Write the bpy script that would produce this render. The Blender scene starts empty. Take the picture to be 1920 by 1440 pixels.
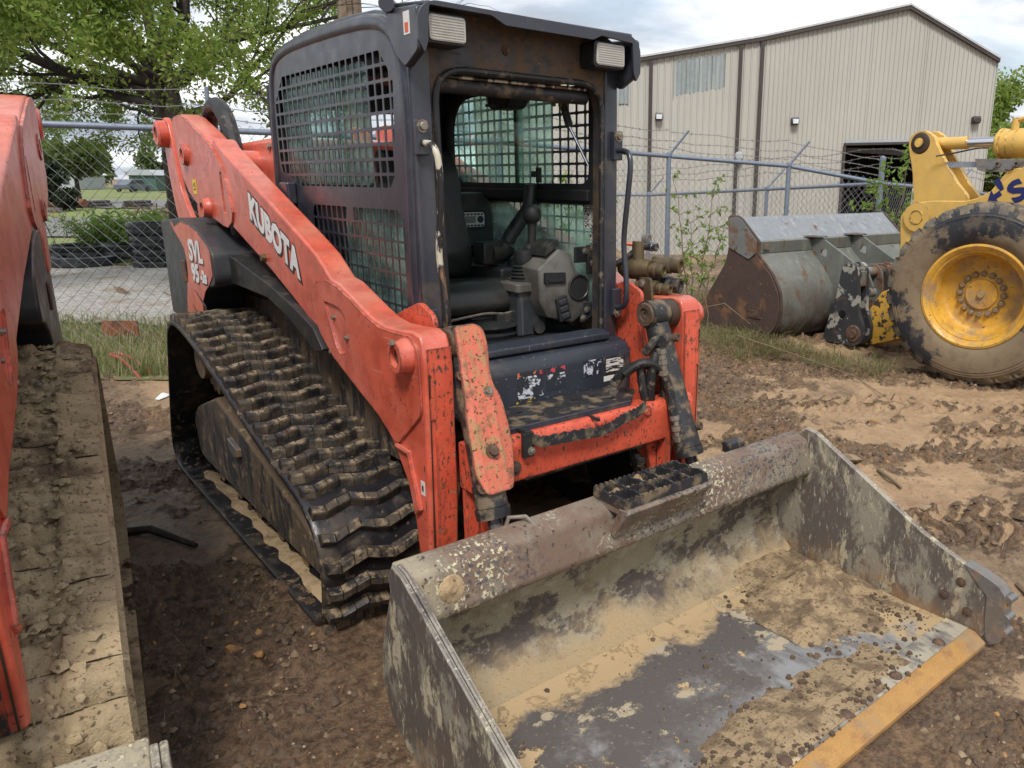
import bpy, bmesh, math, random
import numpy as np
from mathutils import Vector, Matrix, noise as mnoise
R = math.radians
rng = np.random.default_rng(7); random.seed(7)
S = bpy.context.scene
COL = S.collection

# ------------------------------------------------------------------ camera
cam_d = bpy.data.cameras.new('camera'); cam = bpy.data.objects.new('camera', cam_d); COL.objects.link(cam)
cam_d.sensor_fit = 'HORIZONTAL'; cam_d.sensor_width = 36.0
cam_d.lens = 1439.32 / 1920 * 36
cam_d.shift_x = -(1147.406 - 960) / 1920
cam_d.shift_y = (719.85 - 720) / 1920
cam_d.clip_start = 0.05; cam_d.clip_end = 3000
CAM = Vector((-1.878741, -2.842709, 1.768925))
_yaw, _pit, _roll = 0.712078, 0.259986, -0.005551
_f = Vector((math.sin(_yaw) * math.cos(_pit), math.cos(_yaw) * math.cos(_pit), -math.sin(_pit)))
_r = Vector((math.cos(_yaw), -math.sin(_yaw), 0)); _d = _f.cross(_r)
_rr = math.cos(_roll) * _r + math.sin(_roll) * _d
_dd = -math.sin(_roll) * _r + math.cos(_roll) * _d
m = Matrix.Identity(4)
for i in range(3):
    m[i][0] = _rr[i]; m[i][1] = -_dd[i]; m[i][2] = -_f[i]; m[i][3] = CAM[i]
cam.matrix_world = m
S.camera = cam

# ------------------------------------------------------------------ sky and sun
SUN_EL, SUN_AZ = 52.0, 222.0        # degrees; azimuth clockwise from +Y
w = bpy.data.worlds.new('World'); S.world = w; w.use_nodes = True
nt = w.node_tree; nt.nodes.clear()
def wn(t, **k):
    n = nt.nodes.new(t)
    for a, b in k.items(): setattr(n, a, b)
    return n
out = wn('ShaderNodeOutputWorld'); bgn = wn('ShaderNodeBackground')
sky = wn('ShaderNodeTexSky', sky_type='NISHITA', sun_disc=False)
sky.sun_elevation = R(SUN_EL); sky.sun_rotation = R(SUN_AZ); sky.air_density = 1.2; sky.dust_density = 1.5
tc = wn('ShaderNodeTexCoord'); sep = wn('ShaderNodeSeparateXYZ')
nt.links.new(tc.outputs['Generated'], sep.inputs[0])
def wmath(op, a, b=None, clamp=False):
    n = wn('ShaderNodeMath', operation=op, use_clamp=clamp)
    for i, v in enumerate((a, b)):
        if v is None: continue
        if isinstance(v, (int, float)): n.inputs[i].default_value = v
        else: nt.links.new(v, n.inputs[i])
    return n.outputs[0]
den = wmath('ADD', wmath('MAXIMUM', sep.outputs[2], 0.0), 0.16)
cx = wmath('DIVIDE', sep.outputs[0], den); cy = wmath('DIVIDE', sep.outputs[1], den)
comb = wn('ShaderNodeCombineXYZ'); nt.links.new(cx, comb.inputs[0]); nt.links.new(cy, comb.inputs[1])
def wnoise(scale, detail, rough, dist=0.0, off=(0, 0, 0)):
    mp = wn('ShaderNodeMapping'); mp.inputs['Location'].default_value = off
    nt.links.new(comb.outputs[0], mp.inputs[0])
    n = wn('ShaderNodeTexNoise'); n.inputs['Scale'].default_value = scale; n.inputs['Detail'].default_value = detail
    n.inputs['Roughness'].default_value = rough; n.inputs['Distortion'].default_value = dist
    nt.links.new(mp.outputs[0], n.inputs['Vector']); return n.outputs['Fac']
def wramp(fac, stops):
    r_ = wn('ShaderNodeValToRGB'); e = r_.color_ramp.elements
    while len(e) > 1: e.remove(e[-1])
    e[0].position = stops[0][0]; e[0].color = (*stops[0][1], 1)
    for p, c in stops[1:]:
        x = e.new(p); x.color = (*c, 1)
    nt.links.new(fac, r_.inputs[0]); return r_.outputs[0]
cl = wnoise(0.85, 7, 0.56, 0.25, (3.1, 1.7, 0))
CLOUD = 1.0
cloudcol = wramp(cl, [(0.36, (0.20, 0.225, 0.26)), (0.44, (0.27, 0.295, 0.335)), (0.50, (0.37, 0.39, 0.42)), (0.56, (0.50, 0.51, 0.53)), (0.63, (0.62, 0.62, 0.62))])
cover = wramp(wnoise(0.6, 5, 0.55, 0.1, (8.3, 4.2, 0)), [(0.30, (0.55, 0.55, 0.55)), (0.46, (1, 1, 1))])
skys = wn('ShaderNodeVectorMath', operation='SCALE'); skys.inputs['Scale'].default_value = 0.09
nt.links.new(sky.outputs[0], skys.inputs[0])
mixn = wn('ShaderNodeMix', data_type='RGBA')
nt.links.new(cover, mixn.inputs[0]); nt.links.new(skys.outputs[0], mixn.inputs[6]); nt.links.new(cloudcol, mixn.inputs[7])
nt.links.new(mixn.outputs[2], bgn.inputs[0]); bgn.inputs[1].default_value = CLOUD
nt.links.new(bgn.outputs[0], out.inputs[0])
sl = bpy.data.lights.new('sun', 'SUN'); sl.energy = 1.5; sl.angle = R(14); sl.color = (1.0, 0.96, 0.90)
so = bpy.data.objects.new('sun', sl); COL.objects.link(so)
_sd = Vector((math.sin(R(SUN_AZ)) * math.cos(R(SUN_EL)), math.cos(R(SUN_AZ)) * math.cos(R(SUN_EL)), math.sin(R(SUN_EL))))
so.rotation_euler = _sd.to_track_quat('Z', 'Y').to_euler()
S.view_settings.view_transform = 'Standard'; S.view_settings.look = 'None'
S.view_settings.exposure = 1.18; S.view_settings.gamma = 1.0; S.view_settings.use_curve_mapping = False
S.cycles.max_bounces = 8; S.cycles.transparent_max_bounces = 12; S.cycles.use_denoising = True

# ------------------------------------------------------------------ materials
MATS = {}
class NB:
    def __init__(s, name):
        s.m = bpy.data.materials.new(name); s.m.use_nodes = True; s.t = s.m.node_tree; s.t.nodes.clear()
        s.o = s.t.nodes.new('ShaderNodeOutputMaterial'); s.geo = s.n('ShaderNodeNewGeometry')
        s.pos = s.geo.outputs['Position']
    def n(s, typ, **k):
        x = s.t.nodes.new(typ)
        for a, b in k.items(): setattr(x, a, b)
        return x
    def l(s, a, b): s.t.links.new(a, b)
    def set(s, sock, v):
        if isinstance(v, bpy.types.NodeSocket): s.l(v, sock)
        else: sock.default_value = v
    def math(s, op, a, b=0.0, clamp=False):
        x = s.n('ShaderNodeMath', operation=op, use_clamp=clamp); s.set(x.inputs[0], a); s.set(x.inputs[1], b); return x.outputs[0]
    def rng(s, v, a, b, c=0.0, d=1.0):
        x = s.n('ShaderNodeMapRange'); x.clamp = True
        s.set(x.inputs[0], v)
        for i, q in enumerate((a, b, c, d)): x.inputs[i + 1].default_value = q
        return x.outputs[0]
    def vec(s, sc=(1, 1, 1), off=(0, 0, 0), rot=(0, 0, 0), src=None):
        x = s.n('ShaderNodeMapping'); x.inputs['Scale'].default_value = sc; x.inputs['Location'].default_value = off
        x.inputs['Rotation'].default_value = [R(a) for a in rot]
        s.l(src or s.pos, x.inputs[0]); return x.outputs[0]
    def noise(s, scale, det=5, rough=0.6, sc=(1, 1, 1), off=(0, 0, 0), dist=0.0, rot=(0, 0, 0)):
        x = s.n('ShaderNodeTexNoise'); x.inputs['Scale'].default_value = scale; x.inputs['Detail'].default_value = det
        x.inputs['Roughness'].default_value = rough; x.inputs['Distortion'].default_value = dist
        s.l(s.vec(sc, off, rot), x.inputs['Vector']); return x.outputs['Fac']
    def voro(s, scale, feat='F1', sc=(1, 1, 1)):
        x = s.n('ShaderNodeTexVoronoi', feature=feat); x.inputs['Scale'].default_value = scale
        s.l(s.vec(sc), x.inputs['Vector']); return x.outputs['Distance']
    def mix(s, f, a, b, typ='RGBA', blend='MIX'):
        x = s.n('ShaderNodeMix', data_type=typ)
        if typ == 'RGBA': x.blend_type = blend
        i = (6, 7, 2) if typ == 'RGBA' else (2, 3, 0)
        s.set(x.inputs[0], f)
        if typ == 'RGBA':
            a = (*a, 1) if isinstance(a, tuple) and len(a) == 3 else a; b = (*b, 1) if isinstance(b, tuple) and len(b) == 3 else b
        s.set(x.inputs[i[0]], a); s.set(x.inputs[i[1]], b); return x.outputs[i[2]]
_off = [0.0]
def M(name, col, rough=0.5, metal=0.0, layers=(), bump=None, spec=0.5, coat=0.0, var=0.12, varscale=6.0, extra_bumps=()):
    """base paint/metal + noise-masked layers (chips, rust, dust, mud)"""
    b = NB(name); _off[0] += 3.7
    p = b.n('ShaderNodeBsdfPrincipled'); b.l(p.outputs[0], b.o.inputs[0])
    nz = b.noise(varscale, 6, 0.62, off=(_off[0], 0, 0))
    k = b.rng(nz, 0.3, 0.7, 1 - var, 1 + var)
    c = b.mix(1.0, tuple(col), (1, 1, 1), blend='MULTIPLY')
    cc = b.n('ShaderNodeVectorMath', operation='SCALE'); b.l(c, cc.inputs[0]); b.l(k, cc.inputs['Scale']); c = cc.outputs[0]
    r = b.rng(b.noise(varscale * 1.7, 4, 0.6, off=(0, _off[0], 0)), 0.3, 0.7, max(0.03, rough - 0.1), min(1, rough + 0.12))
    mt = metal
    h = None
    for i, L in enumerate(layers):
        o = L.get('off', (_off[0] + i * 5.3, i * 2.9, 1.3 * i))
        f = b.rng(b.noise(L['s'], L.get('d', 6), L.get('ro', 0.62), sc=L.get('sc', (1, 1, 1)), off=o, dist=L.get('dist', 0.0), rot=L.get('rot', (0, 0, 0))), L['lo'], L['hi'])
        if 's2' in L:
            f2 = b.rng(b.noise(L['s2'], 5, 0.6, off=(o[1], o[0], 0.4)), L['lo2'], L['hi2']); f = b.math('MULTIPLY', f, f2)
        if 'z' in L:
            sx = b.n('ShaderNodeSeparateXYZ'); b.l(b.pos, sx.inputs[0])
            zz = b.math('ADD', sx.outputs[2], b.rng(b.noise(4, 5, 0.6, off=(o[1], 2, o[0])), 0.2, 0.8, -0.15, 0.15))
            f = b.math('MULTIPLY', f, b.rng(zz, L['z'][0], L['z'][1], 1, 0))
        if 'y' in L:
            sx = b.n('ShaderNodeSeparateXYZ'); b.l(b.pos, sx.inputs[0])
            yy = b.math('ADD', sx.outputs[1], b.rng(b.noise(5, 8, 0.68, off=(o[1], 2, o[0])), 0.25, 0.75, -L.get('yj', 0.1), L.get('yj', 0.1)))
            f = b.math('MULTIPLY', f, b.rng(yy, L['y'][0], L['y'][1]))
        if 'x' in L:
            sx = b.n('ShaderNodeSeparateXYZ'); b.l(b.pos, sx.inputs[0])
            f = b.math('MULTIPLY', f, b.rng(b.math('ADD', sx.outputs[0], b.rng(b.noise(4, 8, 0.68, off=(o[0], 5, o[1])), 0.25, 0.75, -0.25, 0.25)), L['x'][0], L['x'][1]))
        if 'up' in L:
            sx = b.n('ShaderNodeSeparateXYZ'); b.l(b.geo.outputs['Normal'], sx.inputs[0])
            f = b.math('MULTIPLY', f, b.rng(sx.outputs[2], L['up'][0], L['up'][1]))
        if 'edge' in L:
            bv = b.n('ShaderNodeBevel', samples=4); bv.inputs['Radius'].default_value = L['edge']
            dt = b.n('ShaderNodeVectorMath', operation='DOT_PRODUCT'); b.l(bv.outputs[0], dt.inputs[0]); b.l(b.geo.outputs['Normal'], dt.inputs[1])
            f = b.math('MULTIPLY', f, b.rng(dt.outputs['Value'], 0.985, 0.90))
        f = b.math('MULTIPLY', f, L.get('a', 1.0))
        c = b.mix(f, c, tuple(L['c']))
        r = b.mix(f, r, L.get('r', rough), 'FLOAT')
        mt = b.mix(f, mt, L.get('m', 0.0), 'FLOAT')
        if 'h' in L:
            hh = b.math('MULTIPLY', f, L['h']); h = hh if h is None else b.math('ADD', h, hh)
    b.set(p.inputs['Base Color'], c); b.set(p.inputs['Roughness'], r); b.set(p.inputs['Metallic'], mt)
    p.inputs['Specular IOR Level'].default_value = spec; p.inputs['Coat Weight'].default_value = coat; p.inputs['Coat Roughness'].default_value = 0.25
    nrm = None
    if bump:
        for (sc_, dist_, det_) in ([bump] + list(extra_bumps)):
            n_ = b.math('MULTIPLY', b.noise(sc_, det_, 0.65, off=(1, _off[0], 2)), dist_)
            h = n_ if h is None else b.math('ADD', h, n_)
    if h is not None:
        bp = b.n('ShaderNodeBump'); bp.inputs['Strength'].default_value = 1.0; bp.inputs['Distance'].default_value = 1.0
        b.l(h, bp.inputs['Height']); b.l(bp.outputs[0], p.inputs['Normal'])
    MATS[name] = b.m; return b.m

MUD = (0.235, 0.155, 0.085); TAN = (0.40, 0.29, 0.165); DMUD = (0.09, 0.058, 0.034)
red_layers = [
    dict(c=(0.62, 0.20, 0.15), s=1.6, lo=0.46, hi=0.66, r=0.42, a=0.55),
    dict(c=(0.66, 0.27, 0.20), s=60, sc=(1, 0.04, 1), rot=(25, 0, 0), lo=0.64, hi=0.68, r=0.5, a=0.7),
    dict(c=(0.20, 0.12, 0.07), s=7, sc=(1, 1, 0.35), lo=0.60, hi=0.74, r=0.7, a=0.5),
    dict(c=(0.36, 0.045, 0.022), s=9, lo=0.45, hi=0.62, r=0.45, a=0.5),
    dict(c=(0.62, 0.17, 0.10), s=160, sc=(1, 1, 0.15), lo=0.63, hi=0.70, r=0.5, a=0.35, d=3),
    dict(c=(0.50, 0.27, 0.18), s=5, lo=0.40, hi=0.62, r=0.75, up=(0.4, 1.0), a=0.40, d=9),
    dict(c=(0.06, 0.038, 0.025), s=17, sc=(1, 1.6, 0.6), rot=(40, 0, 0), lo=0.635, hi=0.665, r=0.8, z=(0.85, 1.1), a=0.9),
    dict(c=(0.035, 0.025, 0.018), s=55, lo=0.62, hi=0.66, r=0.75, s2=3.5, lo2=0.42, hi2=0.62),
    dict(c=(0.04, 0.028, 0.02), s=30, lo=0.40, hi=0.52, r=0.7, edge=0.012),
]
M('red_paint', (0.62, 0.105, 0.058), 0.33, layers=red_layers, coat=0.5, bump=(140, 0.0006, 3))
M('red_paint_chipped', (0.62, 0.095, 0.048), 0.40, layers=[
    dict(c=(0.42, 0.05, 0.022), s=7, lo=0.45, hi=0.62, r=0.5, a=0.5),
    dict(c=(0.050, 0.034, 0.022), s=75, sc=(1, 1, 0.55), lo=0.555, hi=0.60, r=0.8, s2=5, lo2=0.28, hi2=0.55),
    dict(c=(0.30, 0.19, 0.10), s=45, lo=0.60, hi=0.66, r=0.85, s2=3, lo2=0.45, hi2=0.6, a=0.8),
    dict(c=(0.045, 0.03, 0.02), s=24, lo=0.36, hi=0.50, r=0.75, edge=0.014)], coat=0.15, bump=(120, 0.0010, 4))
M('red_paint_muddy', (0.58, 0.135, 0.08), 0.45, layers=[
    dict(c=(0.36, 0.22, 0.10), s=48, sc=(1, 1, 0.35), lo=0.47, hi=0.58, r=0.85, s2=6, lo2=0.32, hi2=0.55, h=0.001),
    dict(c=(0.06, 0.042, 0.026), s=70, lo=0.58, hi=0.63, r=0.85),
    dict(c=(0.10, 0.065, 0.035), s=9, lo=0.56, hi=0.68, r=0.85, a=0.8),
    dict(c=(0.05, 0.034, 0.022), s=24, lo=0.36, hi=0.50, r=0.75, edge=0.014)], bump=(110, 0.0015, 5))
M('red_paint_grime', (0.56, 0.07, 0.03), 0.45, layers=[
    dict(c=(0.030, 0.024, 0.018), s=4.5, lo=0.36, hi=0.47, r=0.85),
    dict(c=(0.05, 0.034, 0.022), s=60, lo=0.57, hi=0.62, r=0.8)], bump=(110, 0.002, 5))
M('dark_paint', (0.028, 0.031, 0.042), 0.32, layers=[
    dict(c=(0.10, 0.10, 0.11), s=4, lo=0.52, hi=0.72, r=0.55, a=0.35),
    dict(c=(0.22, 0.20, 0.17), s=90, lo=0.70, hi=0.73, r=0.7, d=3),
    dict(c=(0.16, 0.11, 0.06), s=5, lo=0.58, hi=0.74, r=0.8, a=0.45)], coat=0.25)
M('dark_paint_rusty', (0.028, 0.027, 0.030), 0.45, layers=[
    dict(c=(0.17, 0.092, 0.034), s=5, sc=(1, 1, 0.7), lo=0.40, hi=0.60, r=0.85, a=0.7),
    dict(c=(0.05, 0.045, 0.04), s=30, lo=0.52, hi=0.60, r=0.8, a=0.8),
    dict(c=(0.30, 0.24, 0.15), s=70, lo=0.68, hi=0.72, r=0.8)], bump=(90, 0.001, 4))
M('front_panel_paint', (0.026, 0.030, 0.042), 0.36, layers=[
    dict(c=(0.19, 0.14, 0.085), s=5, lo=0.56, hi=0.74, r=0.85, a=0.5),
    dict(c=(0.24, 0.23, 0.21), s=80, lo=0.655, hi=0.69, r=0.7),
    dict(c=(0.24, 0.24, 0.24), s=22, sc=(3.0, 3, 0.25), rot=(0, 25, 0), lo=0.69, hi=0.72, r=0.6, a=0.8)], bump=(60, 0.0008, 4))
M('black_plastic', (0.016, 0.017, 0.018), 0.45, layers=[dict(c=(0.13, 0.10, 0.07), s=9, lo=0.52, hi=0.75, r=0.8, a=0.45)])
M('black_steel', (0.020, 0.020, 0.023), 0.5, layers=[dict(c=(0.20, 0.145, 0.085), s=14, lo=0.50, hi=0.62, r=0.85, a=0.75), dict(c=(0.15, 0.15, 0.15), s=60, lo=0.64, hi=0.69, r=0.5)], bump=(60, 0.0015, 4))
M('interior_black', (0.010, 0.010, 0.011), 0.6)
M('seat_vinyl', (0.014, 0.015, 0.015), 0.38, layers=[dict(c=(0.06, 0.05, 0.035), s=7, lo=0.5, hi=0.72, r=0.6, a=0.5)], bump=(220, 0.0004, 2))
M('grey_plastic', (0.115, 0.108, 0.098), 0.5, layers=[dict(c=(0.055, 0.05, 0.042), s=7, lo=0.46, hi=0.66, r=0.7), dict(c=(0.20, 0.17, 0.12), s=60, lo=0.64, hi=0.72, r=0.8, a=0.5)])
M('dark_grey_plastic', (0.030, 0.033, 0.038), 0.42, layers=[dict(c=(0.10, 0.085, 0.06), s=8, lo=0.52, hi=0.72, r=0.7, a=0.5)])
M('rubber', (0.012, 0.012, 0.015), 0.34, layers=[
    dict(c=(0.09, 0.066, 0.044), s=8, lo=0.50, hi=0.66, r=0.8, a=0.75),
    dict(c=(0.27, 0.185, 0.10), s=26, lo=0.56, hi=0.63, r=0.9, s2=2.6, lo2=0.45, hi2=0.60, h=0.003)], bump=(50, 0.0012, 4))
M('lug_rubber', (0.022, 0.021, 0.022), 0.42, layers=[
    dict(c=(0.085, 0.062, 0.040), s=14, lo=0.42, hi=0.58, r=0.8, a=0.8),
    dict(c=(0.28, 0.205, 0.125), s=20, lo=0.495, hi=0.60, r=0.92, up=(-0.3, 0.5), h=0.003, a=0.85),
    dict(c=(0.02, 0.018, 0.016), s=90, lo=0.60, hi=0.66, r=0.7)], bump=(70, 0.003, 5))
M('caked_mud', (0.37, 0.28, 0.165), 0.9, layers=[
    dict(c=(0.155, 0.102, 0.060), s=3.2, lo=0.50, hi=0.60, r=0.9, d=9, ro=0.7),
    dict(c=(0.47, 0.38, 0.25), s=9, lo=0.58, hi=0.70, r=0.9, a=0.85),
    dict(c=(0.045, 0.046, 0.052), s=7, sc=(1, 1, 1), lo=0.62, hi=0.70, r=0.6, a=0.8),
    dict(c=(0.10, 0.066, 0.036), s=60, lo=0.56, hi=0.66, r=0.9)], bump=(30, 0.012, 7), extra_bumps=((140, 0.003, 4),))
M('tan_mud', TAN, 0.85, layers=[dict(c=MUD, s=11, lo=0.48, hi=0.62, r=0.85), dict(c=(0.10, 0.066, 0.04), s=70, lo=0.60, hi=0.66, r=0.9)], bump=(40, 0.006, 6))
M('dark_mud', (0.15, 0.098, 0.058), 0.75, layers=[dict(c=(0.26, 0.18, 0.10), s=14, lo=0.50, hi=0.64, r=0.9), dict(c=(0.05, 0.034, 0.022), s=9, lo=0.56, hi=0.68, r=0.5)], bump=(60, 0.006, 6))
M('frame_mud', (0.125, 0.088, 0.056), 0.85, layers=[
    dict(c=(0.030, 0.031, 0.034), s=5, sc=(3.5, 3.5, 0.7), lo=0.47, hi=0.55, r=0.5, up=(0.7, 0.2)),
    dict(c=(0.30, 0.22, 0.13), s=12, lo=0.56, hi=0.66, r=0.9)], bump=(40, 0.006, 6))
steel_l = [
    dict(c=(0.060, 0.050, 0.046), s=2.6, lo=0.47, hi=0.53, r=0.55, d=9, ro=0.68),
    dict(c=(0.36, 0.325, 0.235), s=3.3, lo=0.52, hi=0.57, r=0.85, d=9, ro=0.68, h=0.0015),
    dict(c=(0.12, 0.078, 0.055), s=7, lo=0.57, hi=0.66, r=0.8, a=0.8),
    dict(c=(0.05, 0.045, 0.04), s=55, lo=0.62, hi=0.68, r=0.7)]
M('bucket_side', (0.245, 0.22, 0.175), 0.6, layers=[
    dict(c=(0.105, 0.088, 0.078), s=2.8, sc=(1, 1.8, 0.9), rot=(38, 0, 0), lo=0.46, hi=0.52, r=0.5, d=12, ro=0.72),
    dict(c=(0.40, 0.35, 0.245), s=4.2, sc=(1, 2.2, 0.8), rot=(38, 0, 0), lo=0.54, hi=0.58, r=0.85, d=12, ro=0.74, h=0.0015),
    dict(c=(0.12, 0.085, 0.068), s=15, lo=0.54, hi=0.62, r=0.7, a=0.8),
    dict(c=(0.42, 0.38, 0.30), s=42, sc=(1, 2, 0.4), rot=(38, 0, 0), lo=0.60, hi=0.65, r=0.8, a=0.8),
    dict(c=(0.05, 0.045, 0.042), s=65, lo=0.63, hi=0.68, r=0.7, a=0.6),
    dict(c=(0.25, 0.14, 0.06), s=8, lo=0.40, hi=0.60, r=0.8, z=(0.02, 0.16), a=0.8),
    dict(c=(0.62, 0.57, 0.48), s=12, lo=0.36, hi=0.48, r=0.5, edge=0.010, a=0.8)], bump=(70, 0.0022, 6))
M('bucket_beam', (0.20, 0.165, 0.125), 0.6, layers=[
    dict(c=(0.16, 0.105, 0.075), s=5, lo=0.44, hi=0.56, r=0.7),
    dict(c=(0.045, 0.052, 0.066), s=62, lo=0.53, hi=0.57, r=0.5, s2=2.6, lo2=0.42, hi2=0.55),
    dict(c=(0.52, 0.46, 0.31), s=60, lo=0.52, hi=0.58, r=0.9, s2=2.4, lo2=0.50, hi2=0.60, h=0.002),
    dict(c=(0.52, 0.46, 0.31), s=9, lo=0.30, hi=0.45, r=0.9, x=(-0.72, -0.95), a=0.35),
    dict(c=(0.055, 0.04, 0.034), s=45, lo=0.60, hi=0.66, r=0.7)], bump=(70, 0.0025, 6))
M('bucket_back', (0.285, 0.25, 0.175), 0.85, layers=[
    dict(c=(0.080, 0.062, 0.055), s=2.2, sc=(1, 1, 1.4), lo=0.515, hi=0.545, r=0.6, d=12, ro=0.72),
    dict(c=(0.40, 0.375, 0.295), s=7, lo=0.52, hi=0.64, r=0.9, a=0.7, d=9, ro=0.7),
    dict(c=(0.20, 0.155, 0.095), s=5, lo=0.52, hi=0.62, r=0.9, a=0.8, d=9, ro=0.7),
    dict(c=(0.38, 0.28, 0.16), s=3, lo=0.2, hi=0.3, r=0.9, z=(0.04, 0.16)),
    dict(c=(0.09, 0.07, 0.05), s=85, lo=0.61, hi=0.67, r=0.9, a=0.6)], bump=(60, 0.008, 7), extra_bumps=((180, 0.003, 3),))
M('bucket_floor', (0.34, 0.335, 0.335), 0.40, 0.45, layers=[
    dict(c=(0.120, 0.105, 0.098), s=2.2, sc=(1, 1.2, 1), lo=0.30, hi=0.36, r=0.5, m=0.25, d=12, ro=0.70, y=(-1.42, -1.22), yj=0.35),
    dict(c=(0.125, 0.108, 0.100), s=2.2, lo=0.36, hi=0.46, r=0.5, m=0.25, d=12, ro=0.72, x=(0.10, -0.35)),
    dict(c=(0.13, 0.12, 0.115), s=14, sc=(1, 0.25, 1), lo=0.50, hi=0.60, r=0.5, m=0.3, a=0.7),
    dict(c=(0.36, 0.30, 0.21), s=3.2, sc=(1, 1.2, 1), off=(4.4, 9.1, 0), lo=0.565, hi=0.59, r=0.85, d=12, ro=0.72, h=0.002),
    dict(c=(0.44, 0.315, 0.175), s=2.6, off=(14.4, 2.1, 0), lo=0.575, hi=0.595, r=0.8, d=12, ro=0.70, h=0.003),
    dict(c=(0.40, 0.285, 0.155), s=3, lo=0.20, hi=0.30, r=0.85, y=(-1.04, -0.99), yj=0.11, h=0.003),
    dict(c=(0.40, 0.285, 0.155), s=3, lo=0.20, hi=0.30, r=0.85, x=(0.66, 0.78), h=0.003),
    dict(c=(0.40, 0.30, 0.18), s=60, lo=0.62, hi=0.68, r=0.85, a=0.6),
    dict(c=(0.05, 0.045, 0.04), s=120, lo=0.63, hi=0.68, r=0.7, a=0.5)], bump=(120, 0.0015, 5))
M('cutting_edge', (0.40, 0.215, 0.065), 0.7, 0.2, layers=[
    dict(c=(0.26, 0.125, 0.045), s=9, lo=0.48, hi=0.62, r=0.75), dict(c=(0.50, 0.34, 0.16), s=220, lo=0.52, hi=0.66, r=0.7, a=0.6), dict(c=(0.24, 0.19, 0.13), s=3.5, lo=0.52, hi=0.62, r=0.8, d=10, a=0.7)], bump=(160, 0.0012, 4))
M('edge_plate', (0.36, 0.32, 0.245), 0.7, 0.1, layers=[dict(c=(0.12, 0.115, 0.11), s=14, sc=(1, 0.3, 1), lo=0.5, hi=0.6, r=0.5), dict(c=(0.16, 0.145, 0.13), s=4, lo=0.48, hi=0.57, r=0.5, d=8), dict(c=(0.46, 0.36, 0.22), s=6, lo=0.57, hi=0.63, r=0.85)], bump=(120, 0.0015, 5))
M('worn_steel', (0.26, 0.25, 0.24), 0.38, 0.7, layers=[dict(c=(0.24, 0.14, 0.07), s=14, lo=0.54, hi=0.66, r=0.8), dict(c=(0.10, 0.09, 0.085), s=8, lo=0.5, hi=0.64, r=0.6)], bump=(70, 0.002, 4))
M('chrome', (0.62, 0.62, 0.66), 0.10, 1.0, var=0.03)
M('dull_chrome', (0.25, 0.25, 0.29), 0.22, 1.0, layers=[dict(c=(0.10, 0.08, 0.06), s=12, lo=0.52, hi=0.66, r=0.6)])
M('brass_fitting', (0.165, 0.125, 0.07), 0.42, 0.65, layers=[dict(c=(0.07, 0.052, 0.032), s=14, lo=0.48, hi=0.62, r=0.7)])
M('bare_bolt', (0.30, 0.28, 0.24), 0.4, 0.8, layers=[dict(c=(0.16, 0.10, 0.06), s=30, lo=0.5, hi=0.6, r=0.8)])
M('muddy_bolt', (0.20, 0.14, 0.085), 0.8, layers=[dict(c=(0.36, 0.22, 0.07), s=30, lo=0.52, hi=0.62, r=0.7)])
M('rust_bolt', (0.095, 0.06, 0.042), 0.75, 0.2, layers=[dict(c=(0.15, 0.08, 0.045), s=40, lo=0.5, hi=0.6, r=0.8)])
M('hose_black', (0.013, 0.013, 0.014), 0.5, layers=[dict(c=(0.14, 0.105, 0.07), s=25, lo=0.55, hi=0.66, r=0.85)], bump=(180, 0.0015, 2))
M('white_worn_paint', (0.50, 0.46, 0.36), 0.5, layers=[
    dict(c=(0.018, 0.018, 0.02), s=24, sc=(1, 1, 0.35), lo=0.455, hi=0.50, r=0.45), dict(c=(0.22, 0.11, 0.045), s=16, sc=(1, 1, 0.4), lo=0.56, hi=0.63, r=0.8)])
M('white_letter', (0.72, 0.71, 0.70), 0.45, var=0.06)
M('letter_shadow', (0.02, 0.02, 0.026), 0.45)
M('blue_letter', (0.012, 0.018, 0.11), 0.4)
M('yellow_sticker', (0.70, 0.50, 0.03), 0.5)
M('white_sticker', (0.66, 0.65, 0.62), 0.5)
M('torn_sticker', (0.50, 0.52, 0.56), 0.5, layers=[dict(c=(0.022, 0.025, 0.034), s=70, sc=(0.5, 1, 2.2), lo=0.53, hi=0.57, r=0.4), dict(c=(0.022, 0.025, 0.034), s=24, lo=0.465, hi=0.49, r=0.4, sc=(1, 1, 0.6), rot=(0, 35, 0), d=9)])
M('data_plate', (0.62, 0.60, 0.55), 0.5, layers=[dict(c=(0.02, 0.02, 0.022), s=60, sc=(0.35, 1, 3.0), lo=0.50, hi=0.52, r=0.5)])
M('lcd_grey', (0.20, 0.22, 0.20), 0.2)
M('lens_glass', (0.46, 0.44, 0.39), 0.22, layers=[dict(c=(0.25, 0.22, 0.16), s=10, lo=0.5, hi=0.7, r=0.5, a=0.6)], spec=0.8)
M('orange_lever', (0.60, 0.09, 0.02), 0.45)
M('yellow_paint', (0.64, 0.395, 0.09), 0.42, layers=[
    dict(c=(0.57, 0.37, 0.11), s=5, lo=0.45, hi=0.65, r=0.5),
    dict(c=(0.055, 0.032, 0.02), s=45, lo=0.68, hi=0.71, r=0.8), dict(c=(0.06, 0.035, 0.02), s=20, lo=0.46, hi=0.56, r=0.8, edge=0.018)], coat=0.15)
M('yellow_paint_worn', (0.62, 0.35, 0.05), 0.42, layers=[
    dict(c=(0.05, 0.032, 0.022), s=13, lo=0.535, hi=0.56, r=0.8, d=8), dict(c=(0.26, 0.22, 0.18), s=9, lo=0.60, hi=0.64, r=0.6)], bump=(60, 0.001, 4))
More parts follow.
